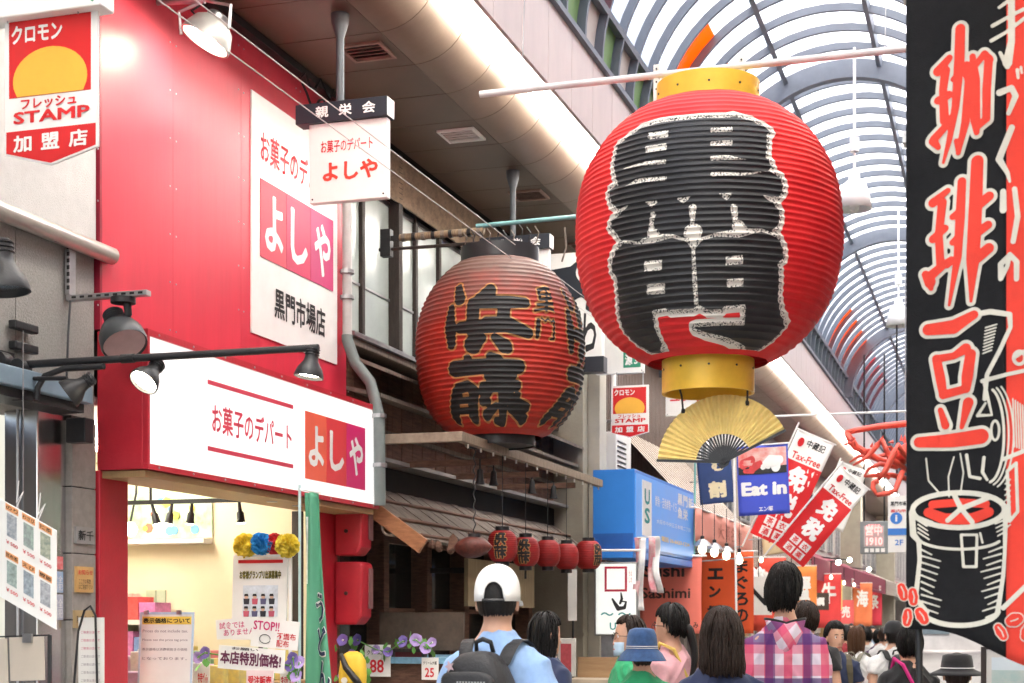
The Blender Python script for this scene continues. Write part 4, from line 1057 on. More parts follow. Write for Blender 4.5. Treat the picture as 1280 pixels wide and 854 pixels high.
# little dark spot lamps on the bracket
for px, py in ((600, 592), (617, 594), (665, 605), (692, 612)):
    p = wx(px, py, -3.32)
    t = thing('eaves_spot_lamp', 'small black spot lamp hanging under the lantern rail', 'lamp', p, 'small spot lamps under the lantern rail')
    MB().tube([p+Vector((0,0,.0)), (p.x,p.y,rb.z-.06)], .006, 6).build('stem', M_black, t)
    MB().lathe([(.012,.03),(.02,.02),(.024,-.04),(.034,-.07),(.03,-.07),(.02,-.04)], 12, TM(p), cap=False).build('shade', M_black, t, auto=40)
M_sml = paper_mat('small_lantern_paper', (.34,.014,.014), (.2,.012,.012), vs_=9)
spots = [(628, 683, 19, 1), (657, 690, 17.5, 1), (684.5, 692, 16, 0), (708, 696, 15.5, 0), (735.5, 694, 17, 2)]
labs = ['small red lantern with black lettering next to the hanging puffer fish', 'small red lantern with black lettering, second after the puffer fish', 'plain small red lantern in the middle of the row of five',
        'plain small red lantern, fourth of the row of five', 'last small red lantern at the far end of the rail']
SMS_ = [[(.0,.07,.012),(.0,.03,.012)], [(-.03,.06,.01),(.03,.055,.01)], [(-.035,.02,.01),(.03,.02,.012)], [(-.03,-.02,.014),(.028,-.02,.014)], [(-.025,-.02,.012),(-.03,-.07,.01)], [(.02,-.02,.012),(.028,-.07,.012)], [(-.02,-.05,.01),(.02,-.05,.01)]]
SMS = [[(-.03,.075,.008),(-.028,.05,.01)], [(-.034,.035,.008),(-.03,.01,.01)], [(-.008,.08,.01),(.03,.078,.01)], [(-.01,.08,.01),(-.012,.045,.01)], [(.02,.07,.01),(.02,.045,.01)], [(-.02,.045,.01),(.036,.042,.012)], [(-.004,.03,.009),(-.016,.012,.009)], [(.016,.03,.009),(.03,.012,.009)],
       [(-.036,-.012,.01),(.036,-.01,.01)], [(-.014,0,.007),(-.014,-.02,.007)], [(.014,0,.007),(.014,-.02,.007)], [(-.032,-.03,.008),(-.034,-.078,.008)], [(-.03,-.03,.007),(-.012,-.032,.007),(-.012,-.076,.008)], [(.0,-.034,.009),(.036,-.032,.009)], [(.018,-.03,.008),(.004,-.06,.008)], [(.018,-.045,.009),(.034,-.062,.009)], [(.016,-.06,.008),(.016,-.08,.008)]]
for i, (px, py, rp, kind) in enumerate(spots):
    c = wx(px, py, XR); kk = (c.y/_ray(px, py).y)/F; rr_ = rp*kk
    t = thing('small_lantern', labs[i], 'lantern', c, 'small red lanterns on the rail')
    Ls = Lantern(c, rr_, rr_*2.05, 16, .0016, .9, 2.5); Ls.shell('paper_body', M_sml, t, 40, 4)
    for z0, z1, nm in ((rr_*1.0, rr_*1.0+.03, 'top_collar'), (-rr_*1.0-.03, -rr_*1.0, 'bottom_collar')):
        MB().lathe([(0,z0),(rr_*.46,z0),(rr_*.46,z1),(0,z1)], 20, TM(c), cap=False).build(nm, M_blackplastic, t, auto=40)
    if kind:
        a_ = {1: .15, 2: 1.1}[kind]
        sg = [[(x+a_*rr_, y, w_*.85) for x, y, w_ in s_] for s_ in SMS]
        Ls.decal(lambda X, Y: seg_field(X, Y, sg), a_-.7, a_+.75, -.09, .09, .004, [(.005, M_lgold, .001, 'gold_edge'), (0, M_lblk2, .002, 'lettering')], t)
    MB().tube([c+Vector((0,0,rr_+.03)), (c.x,c.y,rb.z-.03)], .003, 5).build('cord', M_black, t)
    if i in (1,): MB().tube([c+Vector((0,0,-rr_-.03)), c+Vector((0,0,-rr_-.09))], .008, 5).build('tassel', M_black, t)
# puffer fish float
c = wx(593, 684, XR); pf = thing('puffer_fish_lantern', 'dried puffer fish lantern hanging first on the rail', 'lantern', c)
mb = MB(); rings = []
for k in range(13):
    t = k/12; x = -.13 + .25*t; r_ = (.085*math.sin(math.pi*min(1,t*1.02+.02))**.6)+.004
    rings.append([c + Vector((x, math.cos(q/16*2*math.pi)*r_, math.sin(q/16*2*math.pi)*r_*(.95 if math.sin(q/16*2*math.pi)<0 else .62) + .015*math.sin(t*3))) for q in range(16)])
mb.loft(rings); mb.build('body', mat('dried_fish_skin', (.14,.035,.025), .5, c2=(.06,.02,.016), vs_=25, bump=.4, bs=60), pf, smooth=True)
MB().add([c+Vector((-.12,0,.0)), c+Vector((-.17,.01,.07)), c+Vector((-.14,.0,.09)), c+Vector((-.1,.0,.03)), c+Vector((-.18,-.01,-.02))], [(0,4,1,2,3)]).build('tail_fin', M_wood, pf)
MB().add([c+Vector((-.03,0,.05)), c+Vector((-.05,.01,.1)), c+Vector((.01,.0,.055))], [(0,1,2)]).build('dorsal_fin', M_wood, pf)
MB().lathe([(.04,.05),(.04,.085),(.01,.085)], 14, TM(c)).build('cap', M_blackplastic, pf)
mb = MB(); zt = c.z+.085; k = 0
while zt < rb.z-.05:
    mb.tube([(c.x, c.y, zt), (c.x+(.008 if k%2 else -.008), c.y, zt+.02), (c.x, c.y, zt+.04)], .004, 5); zt += .038; k += 1
mb.build('chain', M_black, pf)

# ================================================================== hanging signs under the canopy
M_navy = mat('navy_black_case', (.02,.024,.034), .4, var=.1)
def hanging_sign(y, lab, body, group='hanging signs under the canopy', x0=-3.65, x1=-3.12):
    zt, zh, zb = 4.27, 4.165, 3.74
    t = thing('hanging_sign', lab, 'sign', ((x0+x1)/2, y, zb), group)
    cx = -3.41
    MB().tube([(cx,y,4.75),(cx,y,4.70),(cx,y,4.62),(cx,y,zt)], [.05,.047,.022,.022], 12).build('hanger_post', mat('dark_grey_pole', (.07,.08,.09), .45), t, auto=40)
    MB().box(x0, x1, y-.05, y+.05, zh, zt).build('header_case', M_navy, t, bev=.003)
    MB().box(x1, x1+.004, y-.045, y+.045, zh+.005, zt-.005).build('end_plate', M_white, t)
    P = planeY((x0, y-.05, zh)); 
    for k, ch in enumerate('親栄会'): text(t, ch, P, .12+k*.135, .022, .075, .062, M_white, .025)
    MB().box(x0+.07, x1-.01, y-.025, y+.025, zb, zh-.001).build('sign_board', M_white, t, bev=.003)
    P = planeY((x0+.07, y-.025, zb)); body(t, P, x1-.01-x0-.07, zh-zb)
    for xx in (.02, x1-x0-.1):
        MB().lathe([(.005,0),(.005,.004)], 8, TM(P[0]+Vector((xx,0,.02)), Matrix.Rotation(R(90),4,'X'))).build('screw', M_black, t)
    return t
def body1(t, P, w_, h_):
    text(t, 'お菓子のデパート', P, .07, h_*.62, w_-.15, h_*.16, M_redink, .01)
    text(t, 'よしや', P, .08, h_*.26, w_-.13, h_*.24, mat('orange_red_ink', (.72,.05,.03), .6, var=0), .035)
def body2(t, P, w_, h_): text(t, '浜藤', P, .06, h_*.3, w_-.12, h_*.4, M_ink, .03)
def body3(t, P, w_, h_):
    o = MB().rect(P, w_-.19, .05, w_-.03, .2, 0, .004).build('green_square', mat('sign_green', (.03,.25,.15), .5), t)
    text(t, '源', P, w_-.175, .07, .07, .1, M_white, .03, .006); text(t, '3', P, w_-.09, .08, .035, .06, M_white, .02, .006)
def body4(t, P, w_, h_): text(t, 'ユン坪', P, .05, h_*.35, w_-.1, h_*.25, M_redink, .03)
def body5(t, P, w_, h_): text(t, '海鮮', P, .05, h_*.35, w_-.1, h_*.3, M_ink, .03)
hanging_sign(7.7, 'white hanging sign with red lettering under a black header before the red wall sign', body1)
hanging_sign(10.77, 'hanging sign with black header half hidden behind the weathered lantern', body2)
hanging_sign(13.84, 'white hanging sign with a small green square under the big red lantern', body3)
hanging_sign(16.9, 'white hanging sign with red lettering behind the gold fan', body4)
hanging_sign(20.0, 'farthest white hanging sign in the row behind the fan', body5)

# market loyalty signs (the face is left out)
M_amber = mat('amber_print', (.8,.42,.05), .5, var=.05)
M_sred = mat('sign_red', (.6,.012,.015), .45, var=.05)
def stamp_sign(pA, pB, Y, lab, pole=None):
    a, b = wy(*pA, Y), wy(*pB, Y); w_ = b.x-a.x; h_ = a.z-b.z
    t = thing('market_sign', lab, 'sign', (a.x+w_/2, Y, b.z), 'market membership signs')
    P = planeY((a.x, Y, b.z))
    out = [(0.02,.1*h_),(w_/2,0),(w_-.02*0,.1*h_),(w_,h_),(0,h_)]
    MB().prism([(0,.09*h_),(w_/2,0.0),(w_,.09*h_),(w_,h_),(0,h_)], P, -.012, 0).build('board', M_white, t)
    o = MB().rect(P, .05*w_, .46*h_, .93*w_, .96*h_, 0, .002).build('red_field', M_sred, t)
    # plain amber field in place of the printed face
    poly = [(.14*w_,.462*h_),(.85*w_,.462*h_)] + [((.495+.4*math.cos(a))*w_, (.56+.21*math.sin(a))*h_) for a in np.linspace(-.2, math.pi+.2, 22)]
    MB().prism(poly, P, .002, .0035).build('amber_field', M_amber, o)
    text(o, 'クロモン', P, .08*w_, .81*h_, .55*w_, .12*h_, M_white, .03, .004)
    text(t, 'フレッシュ', P, .18*w_, .375*h_, .6*w_, .07*h_, M_sred, .03)
    text(t, 'STAMP', P, .1*w_, .285*h_, .82*w_, .08*h_, M_sred, .03)
    o2 = MB().prism([(.02*w_,.1*h_),(w_/2,.012*h_),(.98*w_,.1*h_),(.98*w_,.24*h_),(.02*w_,.24*h_)], P, 0, .002).build('red_banner', M_sred, t)
    for k, ch in enumerate('加盟店'): text(o2, ch, P, (.1+.3*k)*w_, .1*h_, .2*w_, .11*h_, M_white, .03, .004)
    return t, a, b
t, a, b = stamp_sign((6, 22), (122, 200), 5.0, 'red and white market sign with pointed foot hanging at the top left corner')
for fx in (.06, .82):
    x = a.x+(b.x-a.x)*fx; MB().tube([(x,4.985,a.z-.03),(x-.006,4.98,a.z+.02),(x+.012,5.0,a.z+.06)], .003, 5).build('hook', M_steel, t)
t, a2, b2 = stamp_sign((764, 483), (811, 546), 13.3, 'small red and white market sign with pointed foot behind the big lantern')
MB().tube([(a2.x+.05,13.3,a2.z),(a2.x+.05,13.3,a2.z+.12)], .006, 5).build('hook', M_steel, t); MB().tube([(b2.x-.05,13.3,a2.z),(b2.x-.05,13.3,a2.z+.12)], .006, 5).build('hook', M_steel, t)
# white case from which the first one hangs
a, b = wy(-40, -60, 5.0), wy(134, 12, 5.0)
ts = thing('white_light_box', 'white sign case cut off by the top left corner of the picture', 'sign', (a.x, 5.0, b.z))
MB().box(a.x, b.x, 4.95, 5.05, b.z, a.z).build('case', M_white, ts, bev=.006)
MB().lathe([(.006,0),(.006,.006)], 8, TM((b.x-.03, 4.95, b.z+.02), Matrix.Rotation(R(90),4,'X'))).build('screw', mat('green_screw', (.1,.35,.2), .4), ts)
MB().tube([(a.x+.2,5,a.z),(a.x+.2,5,4.75)], .02, 8).build('hanger_post', M_navy, ts)
for x in (a.x+.3, b.x-.05): MB().box(-4.0, a.x+.01, 4.98, 5.02, a.z-.05, a.z-.02).build('wall_arm', M_steel, ts); break

# black roofed sign between the two lanterns
a, b = wy(688, 318, 12.4), wy(752, 460, 12.4)
kb = thing('restaurant_signboard', 'black and white restaurant signboard with wave trim between the two big lanterns', 'sign', ((a.x+b.x)/2, 12.4, b.z))
P = planeY((a.x, 12.4, b.z)); w_, h_ = b.x-a.x, a.z-b.z
MB().rect(P, 0, 0, w_, h_, -.1, 0).build('board', M_white, kb)
MB().prism([(0,.62*h_),(.3*w_,.55*h_),(.6*w_,.62*h_),(w_,.5*h_),(w_,h_),(.7*w_,.98*h_),(.4*w_,.88*h_),(0,.86*h_)], P, 0, .012).build('black_wave', M_navy, kb)
MB().rect(P, -.02, -.03, w_+.02, .1*h_, -.11, .012).build('base_rail', M_navy, kb)
MB().lathe([(.07,0),(.09,0),(.09,.01),(.07,.01),(.07,0)], 24, TM(P[0]+Vector((.72*w_,-.014,.82*h_)), Matrix.Rotation(R(90),4,'X')), cap=False).build('crest_ring', M_white, kb)
for k in range(5): MB().rect(P, (.66+.03*k)*w_, .77*h_, (.672+.03*k)*w_, .87*h_, .012, .016).build('crest_bar', M_white, kb)
text(kb, 'と', P, .35*w_, .14*h_, .26*w_, .42*h_, M_ink, .02); text(kb, 'ら', P, .64*w_, .14*h_, .26*w_, .42*h_, M_ink, .02)
MB().box(-4.0, a.x, 12.38, 12.5, (a.z+b.z)/2, (a.z+b.z)/2+.06).build('wall_arm', M_black, kb)
# dark beam under the canopy end
bm_ = thing('canopy_beam', 'dark beam crossing under the canopy above the weathered lantern', 'beam', (-3.6, 12.6, 4.4))
MB().box(-4.1, -3.0, 12.6, 12.75, 4.42, 4.55).build('beam', M_navy, bm_, bev=.005); MB().box(-4.0,-3.9,12.6,12.75,4.551,4.75).build('hanger', M_navy, bm_)

# ================================================================== lamps on the left
def bell_lamp(p, d, s, lab, lit=True, lens=None, name='arm_spot_lamp', group='spot lamps on the black arms'):
    """bell shaped spot lamp: p = rim centre, d = direction it shines"""
    t = thing(name, lab, 'lamp', p, group); M = TM(p, lookM(d))
    MB().lathe([(.0,-.2*s),(.035*s,-.2*s),(.045*s,-.19*s),(.045*s,-.13*s),(.05*s,-.1*s),(.085*s,-.05*s),(.1*s,-.005*s),(.1*s,.01*s),(.092*s,.01*s),(.09*s,-.0*s),(.07*s,-.04*s)], 28, M, cap=False).build('lamp_shade', M_black, t, auto=35)
    for k in range(3): MB().lathe([(.046*s,(-.185+k*.018)*s),(.051*s,(-.182+k*.018)*s),(.046*s,(-.177+k*.018)*s)], 24, M, cap=False).build('cooling_fin', M_black, t)
    MB().lathe([(.0,-.012*s),(.086*s,-.012*s)], 24, M, cap=False).build('lens', lens or (M_lens if lit else M_chrome), t)
    return t
YARM = 5.55
arm = thing('spotlight_boom', 'long black pipe arm reaching over the street from the grey building', 'pipe', wy(0, 458, YARM))
a, b = wy(-60, 461, YARM), wy(398, 437, YARM); zA = a.z
MB().tube([(-4.0,YARM,zA),(b.x-.03,YARM,zA),(b.x,YARM,zA+.0)], [.017,.014,.014], 10).build('arm_pipe', M_black, arm, auto=50)
p = wy(160,456,YARM); MB().lathe([(.019,-.03),(.019,.03)], 10, TM((p.x,YARM,zA), Matrix.Rotation(R(90),4,'Y'))).build('pipe_joint', M_black, arm)
q0, q1 = wy(48, 470, YARM-.03), wy(130, 458, YARM-.02)
MB().tube([wy(46,500,YARM-.04), wy(47,485,YARM-.04), wy(56,470,YARM-.03), wy(80,461,YARM-.02), q1], .013, 10).build('branch_pipe', M_black, arm, auto=50)
MB().tube([wy(-40,474,YARM-.05), wy(84,473,YARM-.05)], .009, 8).build('lower_arm', M_black, arm, auto=50)
MB().box(wy(30,500,YARM).x, wy(46,500,YARM).x, YARM-.09, YARM-.02, wy(0,506,YARM).z, wy(0,476,YARM).z).build('clamp_block', M_black, arm, bev=.005)
MB().lathe([(.035,-.03),(.035,.03)], 14, TM(wy(26,460,YARM-.02), Matrix.Rotation(R(90),4,'X'))).build('pivot_disc', M_black, arm, auto=40)
MB().lathe([(.04,-.03),(.04,.03)], 14, TM(wy(2,452,YARM-.02), Matrix.Rotation(R(90),4,'X'))).build('pivot_disc', M_black, arm, auto=40)
MB().box(-4.02,-3.97,YARM-.06,YARM+.06,zA-.06,zA+.06).build('wall_plate', M_black, arm)
bell_lamp(wy(180, 477, YARM-.03), (-.15,-.55,-.6), .62, 'lit black spot lamp hanging from the arm in front of the red box sign')
p = wy(386, 470, YARM); bell_lamp(p, (-.12,-.1,-1), .58, 'black spot lamp at the tip of the long arm over the box sign')
bell_lamp(wy(86, 492, YARM-.08), (-.75,-.35,-.6), .6, 'small black lamp with bright reflector beside the blue grey beam', lit=False)
p = wy(6, 362, 5.0); bell_lamp(p, (.1,0,-1), .95, 'black lamp head cut off by the left edge above the arm', lit=False)
p = wy(2, 310, 5.0)
# flood lamp on slotted bracket
fl = thing('flood_lamp', 'dark grey dome lamp hanging from a slotted steel bracket beside the red wall sign', 'lamp', wy(152, 375, 6.05))
YB_ = 6.05
a, b = wy(86, 378, YB_), wy(186, 368, YB_)
MB().box(-4.0, b.x, YB_-.02, YB_+.02, a.z+.004, a.z+.028).build('bracket_arm', M_steel, fl, bev=.002)
for k in range(9):
    x = -3.97+k*.042; MB().box(x, x+.022, YB_-.0225, YB_-.0205, a.z+.011, a.z+.021).build('slot', M_black, fl)
zt = zp-.04
MB().box(-4.0, -3.975, YB_-.03, YB_+.02, a.z+.0285, zt).build('bracket_post', M_steel, fl, bev=.002)
for k in range(8): MB().box(-3.988, -3.974, YB_-.0325, YB_-.0305, a.z+.05+k*.03, a.z+.068+k*.03).build('slot', M_black, fl)
c = wy(154, 420, YB_); cx, cz = c.x, c.z
MB().lathe([(.0,0),(.055,0),(.055,-.025),(.02,-.03)], 20, TM((cx+.0,YB_,a.z+.003))).build('mount_disc', M_black, fl, auto=40)
MB().tube([(cx+.02,YB_,a.z-.02),(cx+.025,YB_,a.z-.07),(cx,YB_,a.z-.1)], .018, 8).build('neck', M_black, fl, auto=50)
dd = Vector((.5,-.3,-.8)).normalized(); pc = Vector((cx-.005,YB_,cz-.01))
M_dome = mat('dark_grey_dome', (.05,.055,.06), .4, var=.1)
MB().lathe([(.0,-.16),(.04,-.155),(.042,-.09),(.075,-.07),(.1,-.02),(.105,.03),(.1,.045),(.095,.04)], 28, TM(pc, lookM(dd)), cap=False).build('dome', M_dome, fl, auto=40)
MB().lathe([(.0,.03),(.094,.035)], 28, TM(pc, lookM(dd)), cap=False).build('lens', mat('pink_glass', (.45,.3,.3), .1), fl)
for k in range(5): MB().lathe([(.0425,-.15+k*.012),(.048,-.147+k*.012),(.0425,-.143+k*.012)], 20, TM(pc, lookM(dd)), cap=False).build('cooling_fin', M_dome, fl)
MB().tube([(-3.97,YB_-.03,a.z),(-3.975,YB_-.04,a.z-.15),(-3.985,YB_-.04,a.z-.4),(-3.99,YB_-.04,2.52)], .005, 6).build('power_cable', M_dome, fl)
# flood light above the red sign
p = wx(256, 52, -3.72); ft = thing('sign_floodlight', 'grey floodlight glowing at the top of the red wall sign', 'lamp', p)
dn = Vector((-.5,-.25,-1)).normalized(); Mq = TM(p, lookM(dn)); 
MB().lathe([(.0,-.12),(.07,-.115),(.1,-.09),(.125,-.03),(.13,.0),(.118,.0)], 26, Mq, cap=False).build('housing', mat('silver_grey_paint', (.4,.39,.37), .4, metal=.4, var=.1), ft, auto=35)
MB().lathe([(.0,-.006),(.117,-.004)], 26, Mq, cap=False).build('lens', M_lens, ft)
MB().lathe([(.05,-.15),(.06,-.14),(.06,-.117)], 18, Mq).build('rear_cap', M_steel, ft, auto=40)
MB().tube([p+Vector((-.13,0,.05)), p+Vector((-.14,.0,.16)), p+Vector((0,0,.2)), p+Vector((.14,0,.16)), p+Vector((.13,0,.05))], .009, 6).build('yoke', M_steel, ft)
MB().tube([p+Vector((0,0,.2)), (-3.98,p.y,p.z+.22)], .015, 8).build('arm', M_steel, ft)
MB().tube([p+Vector((-.02,.0,.1)), p+Vector((-.1,.05,.18)), p+Vector((-.05,.12,.25)), (-3.97,p.y+.2,4.7)], .006, 6).build('cable', M_black, ft)

# cables
for (pxa, pya), X, lab in (((289, 65), -3.0, 'lower of the two thin white cables running past the hanging sign'), ((361, 88), -3.0, 'upper of the two thin white cables running past the hanging sign')):
    q = wx(pxa, pya, X); cb = thing('cable', lab, 'cable', q, 'thin cables under the canopy')
    MB().tube([(X, 2+k*.75, q.z + .0012*((k-8)**2)/8 - .008) for k in range(17)], .0028, 5).build('wire', mat('grey_white_cable', (.5,.48,.46), .5), cb)
cb = thing('cable_bundle', 'dark cables and conduit along the join of red sign and soffit', 'cable', (-3.95, 8.2, 4.68))
MB().box(-3.985, -3.93, 6.3, 9.05, 4.70, 4.745).build('conduit', M_black, cb)
MB().tube([(-3.93, 8.3+k*.07, 4.66+.05*math.sin(k*1.9)+.01*k) for k in range(9)], .008, 6).build('loose_wire', M_black, cb)
MB().tube([(-3.94, 8.35+k*.06, 4.6+.05*math.cos(k*1.3)) for k in range(9)], .008, 6).build('loose_wire', M_black, cb)

# ================================================================== notices and counter display of the sweet shop
def card(name, pts, Y, lab, cat, m=M_paper, th=.004, roll=0, group=None, yaw=0, tilt=0):
    a, b = wy(pts[0], pts[1], Y), wy(pts[2], pts[3], Y); w_, h_ = b.x-a.x, a.z-b.z
    t = thing(name, lab, cat, (a.x, Y, b.z), group)
    P = planeR((a.x, Y, b.z), yaw, roll, tilt)
    MB().rect(P, 0, 0, w_, h_, -th, 0).build('sheet', m, t)
    return t, P, w_, h_
t, P, w_, h_ = card('notice_board', (171, 765, 239, 880), 6.75, 'white price notice with yellow heading on the sweet shop counter', 'notice', tilt=R(-4))
for q in ((0,h_-.012,w_,h_),(0,0,.01,h_-.0125),(w_-.01,0,w_,h_-.0125)): MB().rect(P, *q, 0, .002).build('blue_border', mat('pale_blue_print', (.45,.6,.75), .6, var=.1, vs_=40), t)
MB().rect(P, .015, h_-.06, w_-.015, h_-.022, 0, .0015).build('yellow_band', mat('yellow_print', (.8,.6,.1), .6), t)
text(t, '表示価格について', P, .02, h_-.055, w_-.04, .026, M_ink, .03, .003)
for i, s in enumerate(('Prices do not include tax.', 'Please see the price tag price', '表示価格は消費税抜きの価格', 'となっております。')): text(t, s, P, .02, h_-.1-i*.045, w_-.05, .014, mat('grey_ink', (.25,.22,.25), .7), .006, .003)
for fx in (.15, .75): MB().box(P[0].x+w_*fx, P[0].x+w_*fx+.02, 6.74, 6.755, P[0].z+h_-.012, P[0].z+h_+.008).build('clip', M_steel, t)
MB().box(P[0].x+.05, P[0].x+w_-.05, 6.76, 6.9, 1.15, 1.16).build('stand', M_black, t)
# framed poster with pompoms
t, P, w_, h_ = card('framed_poster', (289, 697, 357, 800), 7.25, 'white framed event poster with a group picture below the pompoms', 'poster', th=.015, tilt=R(-3))
MB().rect(P, w_*.1, h_*.93, w_*.92, h_*.97, 0, .003).build('red_strip', M_sred, t)
text(t, 'お客様グランプリ出演募集中', P, w_*.13, h_*.74, w_*.76, h_*.1, mat('olive_ink', (.35,.3,.03), .7), .04, .003)
text(t, 'お客様グランプリ出演募集中', P, w_*.13+.002, h_*.74-.002, w_*.76, h_*.1, M_ink, .006, .004)
pc_ = MB().rect(P, w_*.2, h_*.28, w_*.84, h_*.66, 0, .002).build('picture', mat('pale_picture', (.6,.66,.72), .6, var=.2, vs_=20), t)
for r_ in range(2):
    for k in range(4):
        x = w_*(.27+k*.155); y = h_*(.5-r_*.15); 
        MB().prism([(x-.014,y-.03),(x+.014,y-.03),(x+.017,y),(x-.017,y)], P, .002, .004).build('clothes', mat('clothes%d'%((k+r_)%3), [(.03,.03,.04),(.5,.1,.15),(.1,.1,.2)][(k+r_)%3], .7), pc_)
        MB().lathe([(.011,.004),(.011,.006)], 9, TM(P[0]+P[1]*x+P[2]*(y+.009)+P[3]*.0, lookM(P[3]))).build('face', mat('picture_skin', (.6,.4,.3), .7), pc_)
        MB().prism([(x-.012,y+.012),(x+.012,y+.012),(x+.009,y+.024),(x-.009,y+.024)], P, .006, .008).build('hair', M_ink, pc_)
MB().box(P[0].x+.05, P[0].x+w_-.05, 7.27, 7.5, 1.15, 1.17).build('stand', M_black, t)
MB().box(P[0].x+w_*.5-.01, P[0].x+w_*.5+.01, 7.27, 7.285, 1.15, P[0].z+.1).build('stand_post', M_black, t)
# pompoms
def pompom(px, py, r_px, c, nm, Y=7.2):
    p = wy(px, py, Y); r_ = r_px*(Y/_ray(px,py).y)/F
    t = tag(bpy.data.objects.new('pompom', None), nm, 'pompom', 'paper pompoms over the poster'); col.objects.link(t); t.location = p
    mb = MB(); rnd = random.Random(px)
    for k in range(420):
        v = Vector((rnd.gauss(0,1), rnd.gauss(0,1), rnd.gauss(0,1))).normalized(); u = v.orthogonal().normalized(); w2 = v.cross(u)
        an = rnd.random()*6.28; a_ = (u*math.cos(an)+w2*math.sin(an)); rr_ = r_*rnd.uniform(.82,1.05); s_ = r_*.22
        q = p + v*rr_
        mb.add([p+v*rr_*.55, q-a_*s_, q+v*s_*.25, q+a_*s_], [(0,1,2,3)])
    mb.build('petals', mat('pompom_'+nm.split()[0]+str(px), c, .8, var=.25, vs_=40), t)
    MB().lathe([(.001,-r_*.7),(r_*.5,-r_*.5),(r_*.7,0),(r_*.5,r_*.5),(.001,r_*.7)], 12, TM(p)).build('core', MATS['pompom_'+nm.split()[0]+str(px)], t)
pompom(307, 682, 15, (.85,.62,.06), 'yellow paper pompom at the left end above the poster')
pompom(327, 680, 14, (.05,.35,.7), 'blue paper pompom above the poster')
pompom(343, 680, 13, (.65,.04,.05), 'red paper pompom above the poster', 7.24)
pompom(359, 682, 15, (.85,.66,.08), 'yellow paper pompom at the right end above the poster', 7.18)
pr_ = thing('pompom_rail', 'thin rail along the top of the poster that holds the pompoms', 'rail', wy(290, 694, 7.22))
a, b = wy(292, 695, 7.22), wy(366, 695, 7.22); MB().box(a.x, b.x, 7.215, 7.23, a.z-.008, a.z+.004).build('rail', M_white, pr_)
MB().box(b.x-.03, b.x-.015, 7.232, 7.245, 1.15, a.z-.008).build('post', M_white, pr_)
M_pinkink = mat('magenta_ink', (.55,.03,.15), .7, var=0)
t, P, w_, h_ = card('handwritten_card', (271, 775, 326, 800), 7.0, 'tilted handwritten card in red ink under the poster', 'card', roll=R(-4))
text(t, '試食では\n  ありません!', P, .02, .015, w_-.04, h_-.03, M_pinkink, .01)
t, P, w_, h_ = card('handwritten_card', (313, 772, 372, 808), 6.98, 'handwritten STOP card in red ink with a sketch under the poster', 'card', roll=R(5))
text(t, 'STOP!!', P, .01, h_*.6, w_*.55, h_*.32, M_pinkink, .02); text(t, '不織布\n配布', P, w_*.55, .01, w_*.4, h_*.5, M_redink, .01)
mb = MB(); mb.tube([P[0]+P[1]*(w_*.3+.03*math.cos(k*.5))+P[2]*(h_*.3+.022*math.sin(k*.5))+P[3]*.003 for k in range(13)], .0018, 5); mb.build('sketch', M_ink, t)
t, P, w_, h_ = card('price_card', (272, 806, 355, 836), 6.96, 'white card with bold purple special price lettering on the counter', 'card', roll=R(4))
text(t, '本店特別価格!', P, .012, .025, w_-.03, h_-.05, mat('plum_ink', (.13,.03,.07), .7), .035)
text(t, 'お願い', P, w_*.2, h_-.018, w_*.4, .014, M_ink, .01)
t, P, w_, h_ = card('price_card', (308, 838, 342, 862), 6.94, 'small white card with pink lettering at the lower edge of the picture', 'card', m=mat('pale_pink_card', (.75,.6,.6), .8))
text(t, '受注販売', P, .01, .02, w_-.02, h_*.5, M_redink, .03)
for i, (pts, Y) in enumerate([((350,838,372,870),7.1), ((246,830,262,870),7.15), ((225,812,240,850),7.3)]):
    t, P, w_, h_ = card('price_tag', pts, Y, ['small paper price tag right of the plum lettered card', 'paper price tag left of the plum lettered card', 'paper price tag beside the yellow headed notice'][i], 'price tag')
    text(t, '特価\n108', P, .006, .02, w_-.012, h_*.6, M_redink, .01)
# goods on the counter
random.seed(11)
for i in range(60):
    px = random.uniform(160, 380); p = wy(px, 850, random.uniform(7.0, 8.4)); w_ = random.uniform(.04,.08)
    if p.x > -3.97 or p.x < -4.72: continue
    c = random.choice([(.75,.6,.15),(.7,.2,.2),(.75,.72,.68),(.3,.5,.25),(.55,.35,.6)])
    o = MB().box(p.x-w_, p.x+w_, p.y-w_*.7, p.y+w_*.7, 1.151, 1.151+random.uniform(.08,.2)).build('sweet_packet', mat('pkt%d%d'%(c[0]*100,c[1]*100), c, .4, c2=tuple(x*.6+.1 for x in c), vs_=30), None, bev=.006)
    tag(o, cname(c)+' packet of sweets on the front counter of the red shop', 'packet', cname(c)+' sweet packets on the front counter')
# wire easel with white menu sheet, beige cards, hanging product board
t, P, w_, h_ = card('menu_sheet', (98, 772, 126, 870), 5.9, 'white menu sheet with pink print on a wire hoop before the tiled pier', 'menu', yaw=R(20))
for i in range(7): text(t, 'ご飲食は店内で', P, .012, h_-.07-i*.035, w_-.03, .012, MATS['magenta_ink'] if i < 3 else MATS['grey_ink'], .0, .003)
p = P[0]; MB().tube([p+Vector((-.03,-.01,-.6)), p+Vector((-.02,-.01,0)), p+Vector((.0,0,.28)), p+Vector((.03,0,h_+.03)), p+Vector((.06,0,h_+.05)), p+Vector((.085,0,h_+.01)), p+Vector((.095,0,0)), p+Vector((.1,0,-.6))], .005, 6).build('wire_hoop', M_black, t)
MB().box(p.x-.05, p.x+.12, 5.82, 6.0, 0, .03).build('base', M_black, t); MB().tube([(p.x+.035,5.91,.03),(p.x+.035,5.91,p.z)], .01, 6).build('base_post', M_black, t)
